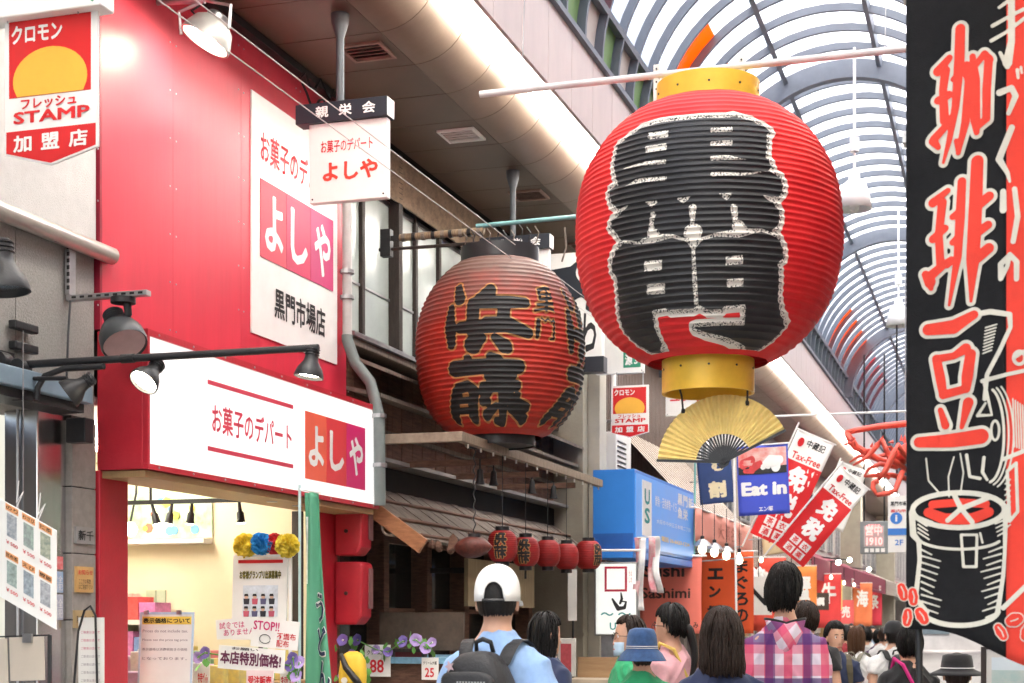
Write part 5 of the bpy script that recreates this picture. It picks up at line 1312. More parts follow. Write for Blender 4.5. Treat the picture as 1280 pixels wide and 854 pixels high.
for i, (q, lab) in enumerate(((( -40, 800, 10, 860), 'beige card clipped to a wire, cut off at the lower left corner'), ((13, 797, 56, 852), 'beige card clipped to a wire at the lower left corner'))):
    t, P, w_, h_ = card('blank_card', q, 5.2, lab, 'card', m=mat('beige_card', (.62,.55,.46), .8, var=.05), roll=R(-2), group='beige cards clipped to a wire')
    MB().box(P[0].x+w_*.4, P[0].x+w_*.4+.04, 5.188, 5.2, P[0].z+h_-.02, P[0].z+h_+.015).build('clip', M_steel, t)
wr_ = thing('card_wire', 'thin wire that the beige cards are clipped to', 'wire', wy(-50, 800, 5.2)); a, b = wy(-60, 798, 5.21), wy(62, 794, 5.21)
MB().tube([a, b], .003, 5).build('wire', M_black, wr_); MB().tube([b, (b.x, b.y, 0)], .008, 6).build('stand', M_black, wr_)
# product board: hung askew
a = wy(0, 745, 4.9); pb = thing('product_board', 'white board with rows of product pictures hanging askew at the left edge', 'board', a)
rl_ = R(-26); P = planeR(wy(-52, 715, 4.9), R(0), R(0)); ex = Vector((math.cos(R(27)),0,-math.sin(R(27))))
P = (P[0], ex, Z_, -Y_)       # a board swinging on its strings: sides stay upright, rails slope
W_ = (wy(70,700,4.9).x - P[0].x)/ex.x; H_ = .36
MB().rect(P, 0, 0, W_, H_, -.006, 0).build('board', M_paper, pb)
cols_ = [(.42,.52,.48),(.4,.47,.52),(.5,.52,.55),(.38,.5,.42),(.5,.5,.38)]
for r_ in range(2):
    for k in range(3):
        x = W_*(.49+.17*k); y = .03+r_*.175
        o = MB().rect(P, x+W_*.015, y+.035, x+W_*.115, y+.12, 0, .002).build('product_photo', mat('photo_%d%d'%(r_,k), cols_[(k+r_*2)%5], .5, c2=tuple(v*.45 for v in cols_[(k+r_)%5]), vs_=60), pb)
        text(o, ['昆布茶','えび','鰹節','のり','わさび','抹茶'][k+r_*3], P, x+.004, y+.133, W_*.12, .015, M_ink, .01, .003)
        text(o, '￥500', P, x+.004, y+.006, W_*.12, .014, M_redink, .01, .003)
        MB().rect(P, x, y+.128, x+W_*.13, y+.152, 0, .0015).build('orange_label', mat('orange_label', (.75,.35,.15), .7), o)
o = MB().rect(P, .02, .04, W_*.42, .16, 0, .002).build('product_photo', mat('photo_dark', (.35,.33,.3), .5, c2=(.08,.07,.06), vs_=40), pb)
text(o, 'するめいか', P, .03, .165, W_*.36, .016, M_pinkink, .01, .003); text(o, '￥1200', P, .03, .015, W_*.3, .016, M_pinkink, .01, .003)
for fx in (.6, .82):
    q = P[0]+P[1]*(W_*fx)+Z_*H_; MB().tube([q, q+Vector((.03,.0,.06)), q+Vector((.0,0,.02)), (q.x+.01, q.y, q.z+.1)], .0022, 5).build('string', M_white, pb)
q = P[0]+P[1]*(W_*.62)+Z_*H_; MB().tube([(q.x+.02,4.9,q.z+.06),(q.x+.02,4.9,zA)], .002, 5).build('hanging_wire', M_steel, pb)

# green vertical flag
gf = thing('green_flag', 'tall green shop flag with navy and white lettering beside the sweet shop', 'flag', wy(384, 614, 7.4))
def cloth(parent, name, fx, nx, ny, m, **k):
    V = []; Fc = []
    for j in range(ny+1):
        for i in range(nx+1): V.append(fx(i/nx, j/ny))
    for j in range(ny):
        for i in range(nx): q = j*(nx+1)+i; Fc.append((q,q+1,q+nx+2,q+nx+1))
    o = MB().add(V, Fc).build(name, m, parent, smooth=True); s_ = o.modifiers.new('solid','SOLIDIFY'); s_.thickness = .002; return o
YF = 7.4
def gfx(u, v):
    pl_ = wy(381+2*v, 616+300*v, YF); pr2 = wy(397+22*v, 616+300*v, YF)
    x = pl_.x + (pr2.x-pl_.x)*u; return Vector((x, YF+.02*math.sin(u*9+v*5)*(1-.5*v), pl_.z))
cloth(gf, 'cloth', gfx, 14, 40, mat('green_cloth', (.1,.34,.21), .75, var=.08, vs_=3), )
mb = MB()
for k, ch in enumerate('うどん処'):
    V, Fs = glyphs(ch, .02); mb.add([gfx(.52+.46*a_, (.42+.14*k)+.12*(1-b_)) + Vector((0,-.012,0)) for a_, b_ in V], Fs)
mb.build('lettering', mat('navy_ink', (.015,.025,.07), .7), gf)
mb = MB()
for k, ch in enumerate('うどん処'):
    V, Fs = glyphs(ch, .045); mb.add([gfx(.5+.5*a_, (.415+.14*k)+.13*(1-b_)) + Vector((0,-.008,0)) for a_, b_ in V], Fs)
mb.build('lettering_edge', M_white, gf)
mb = MB(); V = []
for k in range(8): V.append((gfx(.05,.1+.04*k)+Vector((0,-.01,0)), gfx(.2,.1+.04*k)+Vector((0,-.01,0))))
mb.add([p for q in V for p in q], [(2*k,2*k+1,2*k+3,2*k+2) for k in range(7)]); mb.build('white_streak', mat('faded_white', (.6,.68,.66), .8, var=.3, vs_=30), gf)
a = wy(378, 606, YF); MB().tube([(a.x-.02,YF+.01,0),(a.x-.02,YF+.01,a.z)], .008, 8).build('pole', mat('pale_blue_pole', (.45,.6,.62), .4), gf)
MB().tube([(a.x-.03,YF+.01,a.z-.02),(wy(402,620,YF).x,YF,a.z-.045)], .006, 8).build('crossbar', M_white, gf)
MB().lathe([(.12,0),(.12,.05),(.02,.07)], 16, TM((a.x-.02,YF+.01,0.005))).build('base', M_blackplastic, gf)

# ================================================================== restaurant counter: price cards, flowers, yellow bag
rd = thing('display_stall', 'display stall with red board and price cards in front of the timber restaurant', 'stall', (-3.6, 9.6, 0))
a, b = wy(452, 806, 9.3), wy(560, 806, 9.3)
MB().box(a.x, b.x, 9.35, 10.1, 0, 1.22).build('stall_body', M_wood, rd, bev=.006)
MB().box(a.x-.02, b.x+.1, 9.3, 10.15, 1.221, 1.26).build('stall_top', mat('blue_cloth', (.2,.4,.55), .7, var=.2, vs_=30), rd)
c0, c1 = wy(494, 815, 9.4), wy(528, 850, 9.4); MB().box(c0.x, c1.x, 9.4, 9.42, c1.z-.1, c0.z).build('dark_red_board', mat('dark_red_board', (.1,.012,.015), .6), rd)
for q in ((c0.x-.02,c0.x,c1.z-.1,c0.z+.02),(c1.x,c1.x+.02,c1.z-.1,c0.z+.02),(c0.x,c1.x,c0.z,c0.z+.02)): MB().box(q[0],q[1],9.385,9.43,q[2],q[3]).build('board_frame', M_darkwood, rd)
MB().box(a.x, b.x, 9.6, 9.62, 1.3, 1.55).build('rear_panel', mat('stained_panel', (.1,.07,.05), .7, var=.3, vs_=12), rd)
for i, (pts, num, lab) in enumerate((((456,806,488,846),'88','white price card reading 88 among purple flowers'), ((527,822,548,850),'25','white price card reading 25 half hidden by the man with the backpack'))):
    t, P, w_, h_ = card('price_card', pts, 9.25, lab, 'price card')
    text(t, num, P, w_*.2, h_*.12, w_*.55, h_*.42, M_redink, .02); text(t, 'クリーム大福', P, w_*.1, h_*.68, w_*.8, h_*.16, M_ink, .02)
    MB().box(P[0].x+w_*.4, P[0].x+w_*.6, 9.252, 9.3, 1.262, 1.29).build('stand', M_blackplastic, t); MB().box(P[0].x+w_*.45, P[0].x+w_*.5, 9.2505, 9.258, 1.262, P[0].z+.02).build('stand_post', M_blackplastic, t)
# flower garland
random.seed(5)
M_petal = mat('purple_petal', (.42,.3,.62), .7, var=.2, vs_=30); M_petal2 = mat('violet_petal', (.22,.16,.5), .7, var=.2); M_leaf = mat('garland_leaf', (.12,.33,.06), .6, var=.25)
fg = thing('flower_garland', 'garland of purple morning glory flowers with green leaves along the stalls', 'garland', wy(430, 800, 9.1))
def flower(p, r_, m, parent):
    mb = MB(); n_ = 10; d = Vector((random.uniform(-.4,.4), -1, random.uniform(-.2,.5))); M = TM(p, lookM(d)); 
    rings = []
    for rr_, z in ((.15,-.5),(.3,-.2),(.7,0),(1.0,.05)):
        rings.append([M @ Vector((rr_*r_*math.cos(2*math.pi*k/n_)*(1+.08*(k%2)), rr_*r_*math.sin(2*math.pi*k/n_)*(1+.08*(k%2)), z*r_)) for k in range(n_)])
    mb.loft(rings, cap=False); o = mb.build('flower', m, parent, smooth=True)
    MB().lathe([(.001,-.3*r_),(.2*r_,-.15*r_),(.001,.0)], 8, M).build('flower_centre', M_white, o)
def leaf(p, r_, parent):
    d = Vector((random.uniform(-1,1), random.uniform(-1,0), random.uniform(-.3,.6))); M = TM(p, lookM(d)); 
    pts = [(0,-1),(.5,-.6),(.75,0),(.45,.3),(.3,.9),(0,.6),(-.3,.9),(-.45,.3),(-.75,0),(-.5,-.6)]
    MB().add([M @ Vector((x*r_, y*r_, .15*r_*abs(x))) for x, y in pts], [tuple(range(10))]).build('leaf', M_leaf, parent)
path = []
for px, py, Y in ((428,800,8.9),(440,818,8.9),(438,832,8.9),(446,800,9.2),(470,812,9.22),(485,815,9.22),(503,802,9.22),(520,800,9.22),(532,810,9.22),(540,803,9.22),(430,845,8.9),(447,845,8.95)):
    p = wy(px, py, Y); path.append(p); flower(p, random.uniform(.03,.042), random.choice([M_petal,M_petal,M_petal2]), fg)
    for k in range(2): leaf(p + Vector((random.uniform(-.07,.07), .015, random.uniform(-.07,.03))), random.uniform(.025,.04), fg)
pp = sorted([p for p in path if p.y > 9.1], key=lambda p: p.x); MB().tube(pp, .004, 5).build('vine', M_leaf, fg)
fg2 = thing('flower_garland', 'purple artificial flowers hanging before the sweet shop counter', 'garland', wy(250, 815, 7.05))
pth = []
for px, py in ((256,816),(366,822),(374,828),(362,832),(370,845),(247,822)):
    p = wy(px, py, 7.05); pth.append(p); flower(p, random.uniform(.026,.034), random.choice([M_petal, M_petal2]), fg2); leaf(p+Vector((.0,.01,-.05)), .028, fg2)
MB().tube(sorted(pth, key=lambda p: p.x), .004, 5).build('vine', M_leaf, fg2)
p = wy(441, 838, 8.7); yb = thing('yellow_bag', 'yellow bag with a black strap beside the green flag', 'bag', p)
mb = MB()
rings = []
for z_, f_ in ((-.14,.8),(-.12,.95),(-.02,1.0),(.06,.9),(.1,.62),(.115,.3)):
    rings.append([p + Vector((.085*f_*math.copysign(abs(math.cos(a))**.6, math.cos(a))+.02*z_, .05*f_*math.copysign(abs(math.sin(a))**.6, math.sin(a)), z_)) for a in np.linspace(0, 2*math.pi, 20, endpoint=False)])
mb.loft(rings); mb.build('bag_body', mat('yellow_vinyl', (.75,.5,.05), .5, var=.12, bump=.2, bs=30), yb, smooth=True)
MB().tube([p+Vector((-.06,-.04,.1)), p+Vector((-.02,-.06,.02)), p+Vector((.05,-.06,-.06)), p+Vector((.09,-.03,-.12))], [.012,.02,.022,.014], 8).build('black_strap', M_black, yb)
MB().lathe([(.02,0),(.02,.006)], 12, TM(p+Vector((-.03,-.056,-.06)), Matrix.Rotation(R(90),4,'X'))).build('white_badge', M_white, yb)
MB().tube([p+Vector((0,0,-.12)), (p.x,p.y,0)], .02, 8).build('stand', M_black, yb)

# ================================================================== blue box sign shop
XB = -3.0
c1_ = wx(793, 586, XB); yb0 = c1_.y; yb1 = wx(867, 616, XB).y; zt = c1_.z; zb = wx(797, 688, XB).z; xl = wy(741, 586, yb0).x
bl = thing('blue_box_sign', 'big bright blue box sign with white lettering beyond the small lanterns', 'sign', (XB, yb0, zb))
M_blue = mat('bright_blue_panel', (.03,.2,.62), .4, var=.06, vs_=2)
MB().box(xl, XB, yb0, yb1, zb, zt).build('case', M_blue, bl, bev=.006)
MB().box(xl+.01, XB-.01, yb0-.012, yb0-.001, zb+.0, zb+.14).build('lower_band', mat('deep_blue_panel', (.02,.1,.36), .4), bl)
MB().box(xl+.02, XB+.002, yb0-.06, yb1, zb-.07, zb-.006).build('lower_sill', M_blue, bl, bev=.004)
P = planeX((XB, yb0, zb)); W_, H_ = yb1-yb0, zt-zb
M_bluef = mat('sky_blue_face', (.1,.32,.72), .35, var=.05, emit=(.1,.3,.8), es=.04)
MB().rect(P, .03, .03, W_-.03, H_-.03, 0, .006).build('sign_face', M_bluef, bl)
o = MB().rect(P, .1*W_, .2*H_, .24*W_, .9*H_, .006, .01).build('white_strip', M_white, bl)
M_teal = mat('teal_ink', (.02,.25,.25), .6, var=0)
text(o, 'U', P, .13*W_, .6*H_, .08*W_, .2*H_, M_teal, .03, .012); text(o, 'S', P, .13*W_, .36*H_, .08*W_, .2*H_, M_teal, .03, .012); 
text(bl, '鮮魚・活魚鮮魚・ぐろ', P, .3*W_, .62*H_, .36*W_, .14*H_, M_white, .01, .009)
for k_, ch in enumerate('黒門新魚栄'): text(bl, ch, P, (.68+.1*(k_%3))*W_, (.74 if k_ < 3 else .55)*H_, .085*W_, .16*H_, M_white, .03, .009)
text(bl, '大阪市中央区日本橋二丁目', P, .32*W_, .4*H_, .6*W_, .06*H_, M_white, .0, .009); text(bl, '電話 06-6633-1234', P, .4*W_, .18*H_, .5*W_, .07*H_, M_gold, .01, .009)
# paper streamers on a white bar
sb = thing('streamer_bar', 'white bar with pink and white paper streamers before the blue sign', 'streamers', wy(745, 688, yb0-.25))
a, b = wy(752, 688, yb0-.25), wy(800, 688, yb0-.25); MB().tube([a, b], .01, 8).build('bar', M_white, sb); MB().tube([b, (XB+.0,yb0-.01,b.z)], .008, 6).build('bar_arm', M_white, sb)
rnd = random.Random(2)
for k, px in enumerate((797, 803, 817, 823)):
    a = wy(px, 672, yb0-.1); hh = rnd.uniform(.45,.62)
    def sx(u, v, a=a, hh=hh, k=k): return Vector((a.x-.028+.056*u+.03*math.sin(v*5+k)*v, yb0-.1-.02*k+.03*math.sin(v*7+k*2), a.z-hh*v))
    cloth(sb, 'paper_streamer', sx, 3, 14, mat('streamer%d'%(k%2), [(.75,.6,.6),(.78,.76,.74)][k%2], .7, c2=[(.7,.2,.25),(.6,.62,.65)][k%2], vs_=14), )
a, b = wy(797,672,yb0-.1), wy(826,672,yb0-.1); MB().tube([a,(b.x,yb0-.17,a.z)], .006, 6).build('bar', M_white, sb)
# lit white menu sign
ms = thing('lit_menu_sign', 'upright white sign with a red seal square and black brush mark under the blue box', 'sign', wy(742, 795, 12.75))
a, b = wy(743, 703, 12.75), wy(797, 795, 12.75); w_, h_ = b.x-a.x, a.z-b.z
MB().box(a.x, b.x, 12.75, 12.85, b.z, a.z).build('case', M_steel, ms, bev=.006)
P = planeY((a.x, 12.75, b.z)); MB().rect(P, .015, .015, w_-.015, h_-.015, 0, .003).build('face', mat('backlit_pale', (.75,.78,.75), .4, var=.03, emit=(.9,1,.95), es=.08), ms)
for q in ((.24,.60,.76,.63),(.24,.91,.76,.94),(.24,.631,.29,.909),(.71,.631,.76,.909)): MB().rect(P, q[0]*w_, q[1]*h_, q[2]*w_, q[3]*h_, .003, .005).build('seal_edge', mat('crimson_ink', (.5,.02,.06), .6), ms)
xs = np.linspace(0, w_, 70); ys = np.linspace(0, h_, 110); XX, YY = np.meshgrid(xs, ys)
S = seg_field(XX, YY, [[(.42*w_,.5*h_,.008),(.5*w_,.42*h_,.016),(.56*w_,.37*h_,.02)], [(.62*w_,.58*h_,.006),(.64*w_,.5*h_,.012),(.6*w_,.44*h_,.01)], [(.55*w_,.37*h_,.018),(.7*w_,.38*h_,.014),(.74*w_,.46*h_,.007),(.6*w_,.47*h_,.005)]])
V, Fc = march(S, xs, ys, 0, 30); MB().add([P[0]+P[1]*x+P[2]*y+P[3]*.005 for x, y in V], Fc).build('brush_mark', M_ink, ms)
text(ms, '〜 〜', P, .15*w_, .27*h_, .7*w_, .05*h_, M_teal, .02, .005); text(ms, 'Us', P, .36*w_, .08*h_, .24*w_, .1*h_, M_teal, .02, .005); text(ms, 'うえ\nした', P, .8*w_, .72*h_, .08*w_, .16*h_, M_redink, 0, .005)
MB().box(a.x+.05, b.x-.05, 12.78, 12.82, 0, b.z-.0005).build('stand', M_steel, ms)
# low timber stall in front of it
tb = thing('timber_stall', 'plain timber stall counter below the lit menu sign', 'stall', wy(760, 840, 12.2)); tb.location.z = 0
a, b = wy(722, 815, 12.3), wy(800, 815, 12.3)
for k in range(4): MB().box(a.x, b.x+.1, 12.3, 12.33, .3*k+.003, .3*k+.297).build('board', mat('pale_stall_wood', (.4,.26,.14), .6, c2=(.28,.17,.09), vs_=4, stretch=(1,1,10)), tb)
MB().box(a.x-.02, b.x+.12, 11.9, 12.299, 1.0, 1.03).build('ledge', mat('pale_ledge', (.5,.42,.32), .5), tb); MB().box(a.x, a.x+.06, 11.92, 11.98, 0, .999).build('leg', M_wood, tb)
wh = thing('framed_menu', 'small grey framed menu with red card beside the navy dressed woman', 'menu', wy(697, 820, 11.2)); wh.location.z = 0
a, b = wy(697, 798, 11.2), wy(719, 846, 11.2); MB().box(a.x, b.x, 11.2, 11.23, b.z, a.z).build('frame', mat('pale_frame', (.5,.48,.44), .6), wh, bev=.004); MB().box(a.x+.025, b.x-.03, 11.194, 11.199, b.z+.03, a.z-.04).build('card', mat('red_menu_card', (.35,.05,.06), .6, var=.2, vs_=40), wh)
MB().box(a.x+.03, a.x+.06, 11.231, 11.26, 0, a.z-.1).build('post', M_black, wh)
wb = thing('white_streamer_pole', 'thin dark pole with a white paper banner beside the concrete pilaster', 'banner', wy(715, 780, 12.6)); wb.location.z = 0
a, b = wy(710, 712, 12.6), wy(721, 776, 12.6); MB().box(a.x, b.x, 12.6, 12.604, b.z, a.z).build('sheet', M_paper, wb); MB().tube([((a.x+b.x)/2,12.62,0),((a.x+b.x)/2,12.62,a.z+.05)], .01, 6).build('pole', M_black, wb)

# ================================================================== fabric banners of the fish shop
def flag(name, lab, Y, cpx, m, roll=0, wave=.015, cat='banner', group=None, off=(0,0)):
    """rectangular cloth: cpx = (left, top, right, bottom) in photo pixels at depth Y; returns thing, surface function"""
    a, b = wy(cpx[0], cpx[1], Y), wy(cpx[2], cpx[3], Y); w_, h_ = b.x-a.x, a.z-b.z
    cx, cz = (a.x+b.x)/2, (a.z+b.z)/2
    t = thing(name, lab, cat, (cx, Y, b.z), group); cr, sr = math.cos(roll), math.sin(roll)
    def fx(u, v, e=0):     # v from the top
        x, z = (u-.5)*w_, (.5-v)*h_
        return Vector((cx + x*cr + z*sr, Y + wave*math.sin(u*6+v*4+Y) - e, cz - x*sr + z*cr))
    cloth(t, 'cloth', fx, 12, 16, m)
    return t, fx, w_, h_
def ftext(t, fx, s, u0, v0, u1, v1, m, off=.02, e=.004, name='lettering'):
    V, Fs = glyphs(s, off); MB().add([fx(u0+(u1-u0)*a_, v1-(v1-v0)*b_, e) for a_, b_ in V], Fs).build(name, m, t)
def frect(t, fx, u0, v0, u1, v1, m, e=.003, name='printed_field', n=8):
    V = []; Fc = []
    for j in range(n+1):
        for i in range(n+1): V.append(fx(u0+(u1-u0)*i/n, v0+(v1-v0)*j/n, e))
    for j in range(n):
        for i in range(n): q = j*(n+1)+i; Fc.append((q,q+1,q+n+2,q+n+1))
    return MB().add(V, Fc).build(name, m, t)
M_coral = mat('coral_cloth', (.8,.2,.15), .75, var=.06, vs_=3); M_dkgrey = mat('charcoal_ink', (.06,.035,.03), .7)
t, fx, w_, h_ = flag('sushi_banner', 'coral cloth banner reading Sushi and Sashimi', 15.4, (800, 697, 877, 792), M_coral, cat='banner')
ftext(t, fx, 'Sushi', .06, .1, .72, .26, M_dkgrey, .025); ftext(t, fx, 'Sashimi', .02, .4, .82, .54, M_dkgrey, .02); ftext(t, fx, 'さしみ', .7, .85, .95, .93, M_dkgrey, .02)
b_ = fx(0,0); c_ = fx(1,0); MB().tube([(b_.x-.05,15.4,b_.z+.01),(c_.x+.05,15.4,c_.z+.01)], .012, 6).build('rod', M_white, t); MB().tube([(b_.x-.04,15.42,b_.z+.01),(-4.0,15.42,b_.z+.01)], .012, 6).build('rod_arm', M_white, t)
M_orange = mat('orange_red_cloth', (.75,.1,.025), .75, var=.08, vs_=3)
t, fx, w_, h_ = flag('tuna_banner', 'bright orange red cloth banner with black brush lettering for tuna', 18.2, (874, 690, 942, 792), M_orange, cat='banner')
ftext(t, fx, 'エ', .15, .2, .45, .34, M_ink, .05); ftext(t, fx, 'ン', .18, .42, .4, .56, M_ink, .05); ftext(t, fx, '塚', .15, .66, .45, .8, M_ink, .05)
for k, ch in enumerate('まぐろの'): ftext(t, fx, ch, .66, .1+.2*k, .9, .26+.2*k, M_ink, .03)
b_ = fx(0,0); c_ = fx(1,0); MB().tube([(b_.x-.05,18.2,b_.z),(c_.x+.05,18.2,c_.z)], .012, 6).build('rod', M_white, t); MB().tube([(b_.x,18.22,b_.z),(-4.0,18.22,b_.z)], .012, 6).build('rod_arm', M_white, t)
MB().box(b_.x-.05,b_.x-.01,18.2,18.26,0,b_.z).build('post', M_wood, t)
# coral valance along the street
nv = thing('coral_valance', 'pale coral cloth valance running along the fish shop front', 'valance', wx(868, 690, -2.95))
ya, yb_ = wx(869, 640, -2.95).y, wx(942, 660, -2.95).y; za_ = wx(869, 634, -2.95).z; zb_ = wx(869, 676, -2.95).z
def nfx(u, v, e=0): return Vector((-2.95+e+.012*math.sin(u*30), ya+(yb_-ya)*u, za_+(zb_-za_)*v))
cloth(nv, 'cloth', nfx, 40, 4, mat('pale_coral_cloth', (.72,.3,.24), .8, var=.06))
V, Fs = glyphs('大 阪 名 物', .01); MB().add([nfx(.35+.4*a_, .75-.5*b_, .01) for a_, b_ in V], Fs).build('lettering', mat('faded_ink', (.45,.17,.13), .8), nv)
MB().tube([nfx(0,0), nfx(1,0)], .01, 6).build('rod', M_white, nv); MB().tube([nfx(0,0), (-4.0,ya,za_)], .01, 6).build('rod_arm', M_white, nv)
for i, (px, py) in enumerate(((878,684),(893,688),(908,692),(924,698))):
    p = wx(px, py, -2.75); t = thing('string_bulb', ['first glowing bulb of the string before the tuna banner','second glowing bulb of the string before the tuna banner','third glowing bulb of the string before the tuna banner','last and lowest glowing bulb of the string before the tuna banner'][i], 'bulb', p, 'bulbs hanging before the tuna banner')
    MB().lathe([(.001,-.07),(.03,-.055),(.042,-.02),(.03,.02),(.015,.04),(.015,.06)], 14, TM(p)).build('bulb', M_bulb, t, smooth=True)
    MB().lathe([(.018,.06),(.02,.1),(.005,.11)], 10, TM(p)).build('socket', M_black, t)
    if i < 3: MB().lathe([(.085,.01),(.07,.04),(.025,.075)], 16, TM(p), cap=False).build('shade', M_steel, t, smooth=True)
    MB().tube([p+Vector((0,0,.1)), (p.x, p.y, za_+.02)], .004, 5).build('cord', M_black, t)
# eat in flag
M_eblue = mat('royal_blue_cloth', (.05,.08,.5), .7, var=.06)
YE = 15.8
t, fx, w_, h_ = flag('eat_in_flag', 'royal blue flag reading Eat in with a tuna picture and white pole', YE, (922, 558, 986, 643), M_eblue, cat='flag', roll=R(-2))
frect(t, fx, .03, .03, .97, .4, mat('sashimi_picture', (.65,.12,.1), .6, c2=(.75,.6,.55), vs_=7), .003, 'picture')
frect(t, fx, .03, .3, .97, .41, mat('plate_black', (.02,.02,.02), .5), .004, 'picture_plate')
S_ = [[(.5,.3,.05),(.65,.22,.08),(.85,.22,.06)], [(.75,.3,.09)], [(.6,.28,.06)]]
xs = np.linspace(0,1,60); ys = np.linspace(0,.5,40); XX, YY = np.meshgrid(xs, ys); S = seg_field(XX, YY, S_); V, Fc = march(S, xs, ys, 0, 20)
MB().add([fx(x, y, .005) for x, y in V], Fc).build('picture_radish', M_paper, t)
S_ = [[(.12,.26,.07),(.3,.2,.06)], [(.3,.32,.06),(.45,.26,.05)], [(.15,.36,.03),(.3,.36,.04)]]
S = seg_field(XX, YY, S_); V, Fc = march(S, xs, ys, 0, 20); MB().add([fx(x, y, .0055) for x, y in V], Fc).build('picture_tuna', mat('tuna_red', (.6,.06,.06), .5, var=.2, vs_=20), t)
ftext(t, fx, 'Eat in', .07, .52, .96, .72, M_white, .05); ftext(t, fx, 'エン塚', .4, .88, .68, .95, M_white, .02)
a = fx(0,0); MB().tube([(a.x-.03,YE+.01,a.z+.25),(a.x+.02,YE+.01,0)], .012, 8).build('pole', M_white, t); MB().tube([(a.x-.03,YE+.01,a.z+.005), fx(1,0)+Vector((.02,0,.01))], .008, 6).build('crossbar', M_white, t)
MB().lathe([(.15,0),(.15,.06),(.02,.08)], 14, TM((a.x+.02,YE,.006))).build('base', M_blackplastic, t)
t, fx, w_, h_ = flag('navy_flag', 'navy flag with cream brush lettering hanging below the gold fan', 17, (873, 574, 916, 629), mat('navy_cloth', (.03,.06,.18), .75), cat='flag', roll=R(-4))
ftext(t, fx, '割', .28, .5, .8, .88, mat('cream_ink', (.7,.62,.42), .7), .05); ftext(t, fx, 'む', .4, .02, .8, .28, MATS['cream_ink'], .05)
a = fx(0,0); MB().tube([(a.x-.02,17.01,a.z+.1),(a.x-.06,17.01,0)], .012, 8).build('pole', mat('teal_pole', (.2,.5,.5), .4), t); MB().lathe([(.15,0),(.15,.06),(.02,.08)], 14, TM((a.x-.06,17,.006))).build('base', M_blackplastic, t)
MB().tube([(a.x-.02,17.01,a.z+.004), fx(1,0)], .008, 6).build('crossbar', M_white, t)
# tax free flags
def taxflag(lab, Y, cx, cy, wpx, hpx, roll, back=False):
    t, fx, w_, h_ = flag('tax_free_flag', lab, Y, (cx-wpx/2, cy-hpx/2, cx+wpx/2, cy+hpx/2), M_paper, roll, .012, 'flag', 'tax free flags')
    if not back:
        frect(t, fx, 0, .26, 1, 1, M_sred, .003)
        ftext(t, fx, '免', .24, .29, .78, .5, M_white, .05, .006); ftext(t, fx, '税', .24, .54, .78, .75, M_white, .05, .006)
        for i in range(2):
            for j in range(2): frect(t, fx, .2+.34*i, .79+.1*j, .48+.34*i, .87+.1*j, M_white, .005, 'icon_square', 2); ftext(t, fx, '茶酒衣薬'[i*2+j], .25+.34*i, .8+.1*j, .43+.34*i, .86+.1*j, M_sred, .02, .007)
        ftext(t, fx, 'Tax-Free', .12, .18, .9, .245, M_sred, .02, .004)
    ftext(t, fx, '中藏記', .36, .04, .85, .11, M_ink, .02, .004)
    S = seg_field(*np.meshgrid(np.linspace(0,1,30), np.linspace(0,1,60)), [[(.2,.1,.07)]]); V, Fc = march(S, np.linspace(0,1,30), np.linspace(0,1,60), 0, 9); MB().add([fx(x, y*.6+.03, .004) for x, y in V], Fc).build('round_emblem', M_sred, t)
    a, b = fx(-.04, -.06), fx(-.04, 1.02); d_ = (b-a).normalized()
    MB().tube([a, b + d_*.15], .01, 8).build('pole', M_white, t); MB().tube([fx(-.04,-.005), fx(1.05,-.005)], .008, 6).build('crossbar', M_white, t)
    e = b + d_*.15; MB().tube([e, (-3.98, e.y+.05, e.z-.1)], .008, 6).build('pole_holder', M_steel, t)
    return t
taxflag('leaning red and white tax free flag behind the Eat in flag', 17.6, 990, 612, 50, 140, R(25))
taxflag('leaning red and white tax free flag nearest the middle of the street', 16.6, 1027, 647, 46, 124, R(40))
taxflag('white leaning flag behind the nearest tax free flag', 18.6, 1052, 622, 36, 80, R(22), True)
t, fx, w_, h_ = flag('cream_flag', 'small leaning cream flag under the tax free flags', 18.9, (952, 655, 992, 692), mat('cream_cloth', (.7,.58,.35), .8), R(-8) , cat='flag'); ftext(t, fx, '営業中', .2, .3, .8, .6, M_redink, .02)
a=fx(0,0); MB().tube([a, fx(1,0)], .008, 6).build('rod', M_white, t); MB().tube([a, (-3.98, a.y, a.z)], .008, 6).build('rod_arm', M_steel, t)
t, fx, w_, h_ = flag('dark_flag', 'dark narrow flag with white lettering behind the tax free flag', 18.4, (998, 600, 1012, 668), mat('dark_cloth', (.03,.03,.035), .8), R(12), cat='flag')
ftext(t, fx, '刺\n身', .2, .2, .8, .7, M_white, .03); a=fx(0,0); MB().tube([a, (-3.98, a.y, a.z)], .008, 6).build('rod_arm', M_steel, t)

# striped shade over the fish shop
sh_ = thing('striped_shade', 'brown and cream striped shade over the fish shop behind the flags', 'awning', (-3.6, 18, 2.9))
y = 16.4; k = 0
M_br, M_cr = mat('stripe_brown', (.13,.05,.035), .8), mat('stripe_cream', (.6,.55,.47), .8)
while y < 20.0:
    MB().add([(-4.03,y,3.6),(-4.03,y+.1,3.6),(-3.2,y+.1,2.7),(-3.2,y,2.7)], [(0,1,2,3)]).build('stripe', M_br if k % 2 else M_cr, sh_); y += .1; k += 1
MB().tube([(-3.2,16.35,2.7),(-3.2,20.05,2.7)], .015, 8).build('front_bar', M_steel, sh_)
MB().tube([(-3.2,16.4,2.7),(-4.03,16.4,2.75)], .012, 6).build('side_arm', M_steel, sh_); MB().tube([(-3.2,20.0,2.7),(-4.03,20.0,2.75)], .012, 6).build('side_arm', M_steel, sh_)
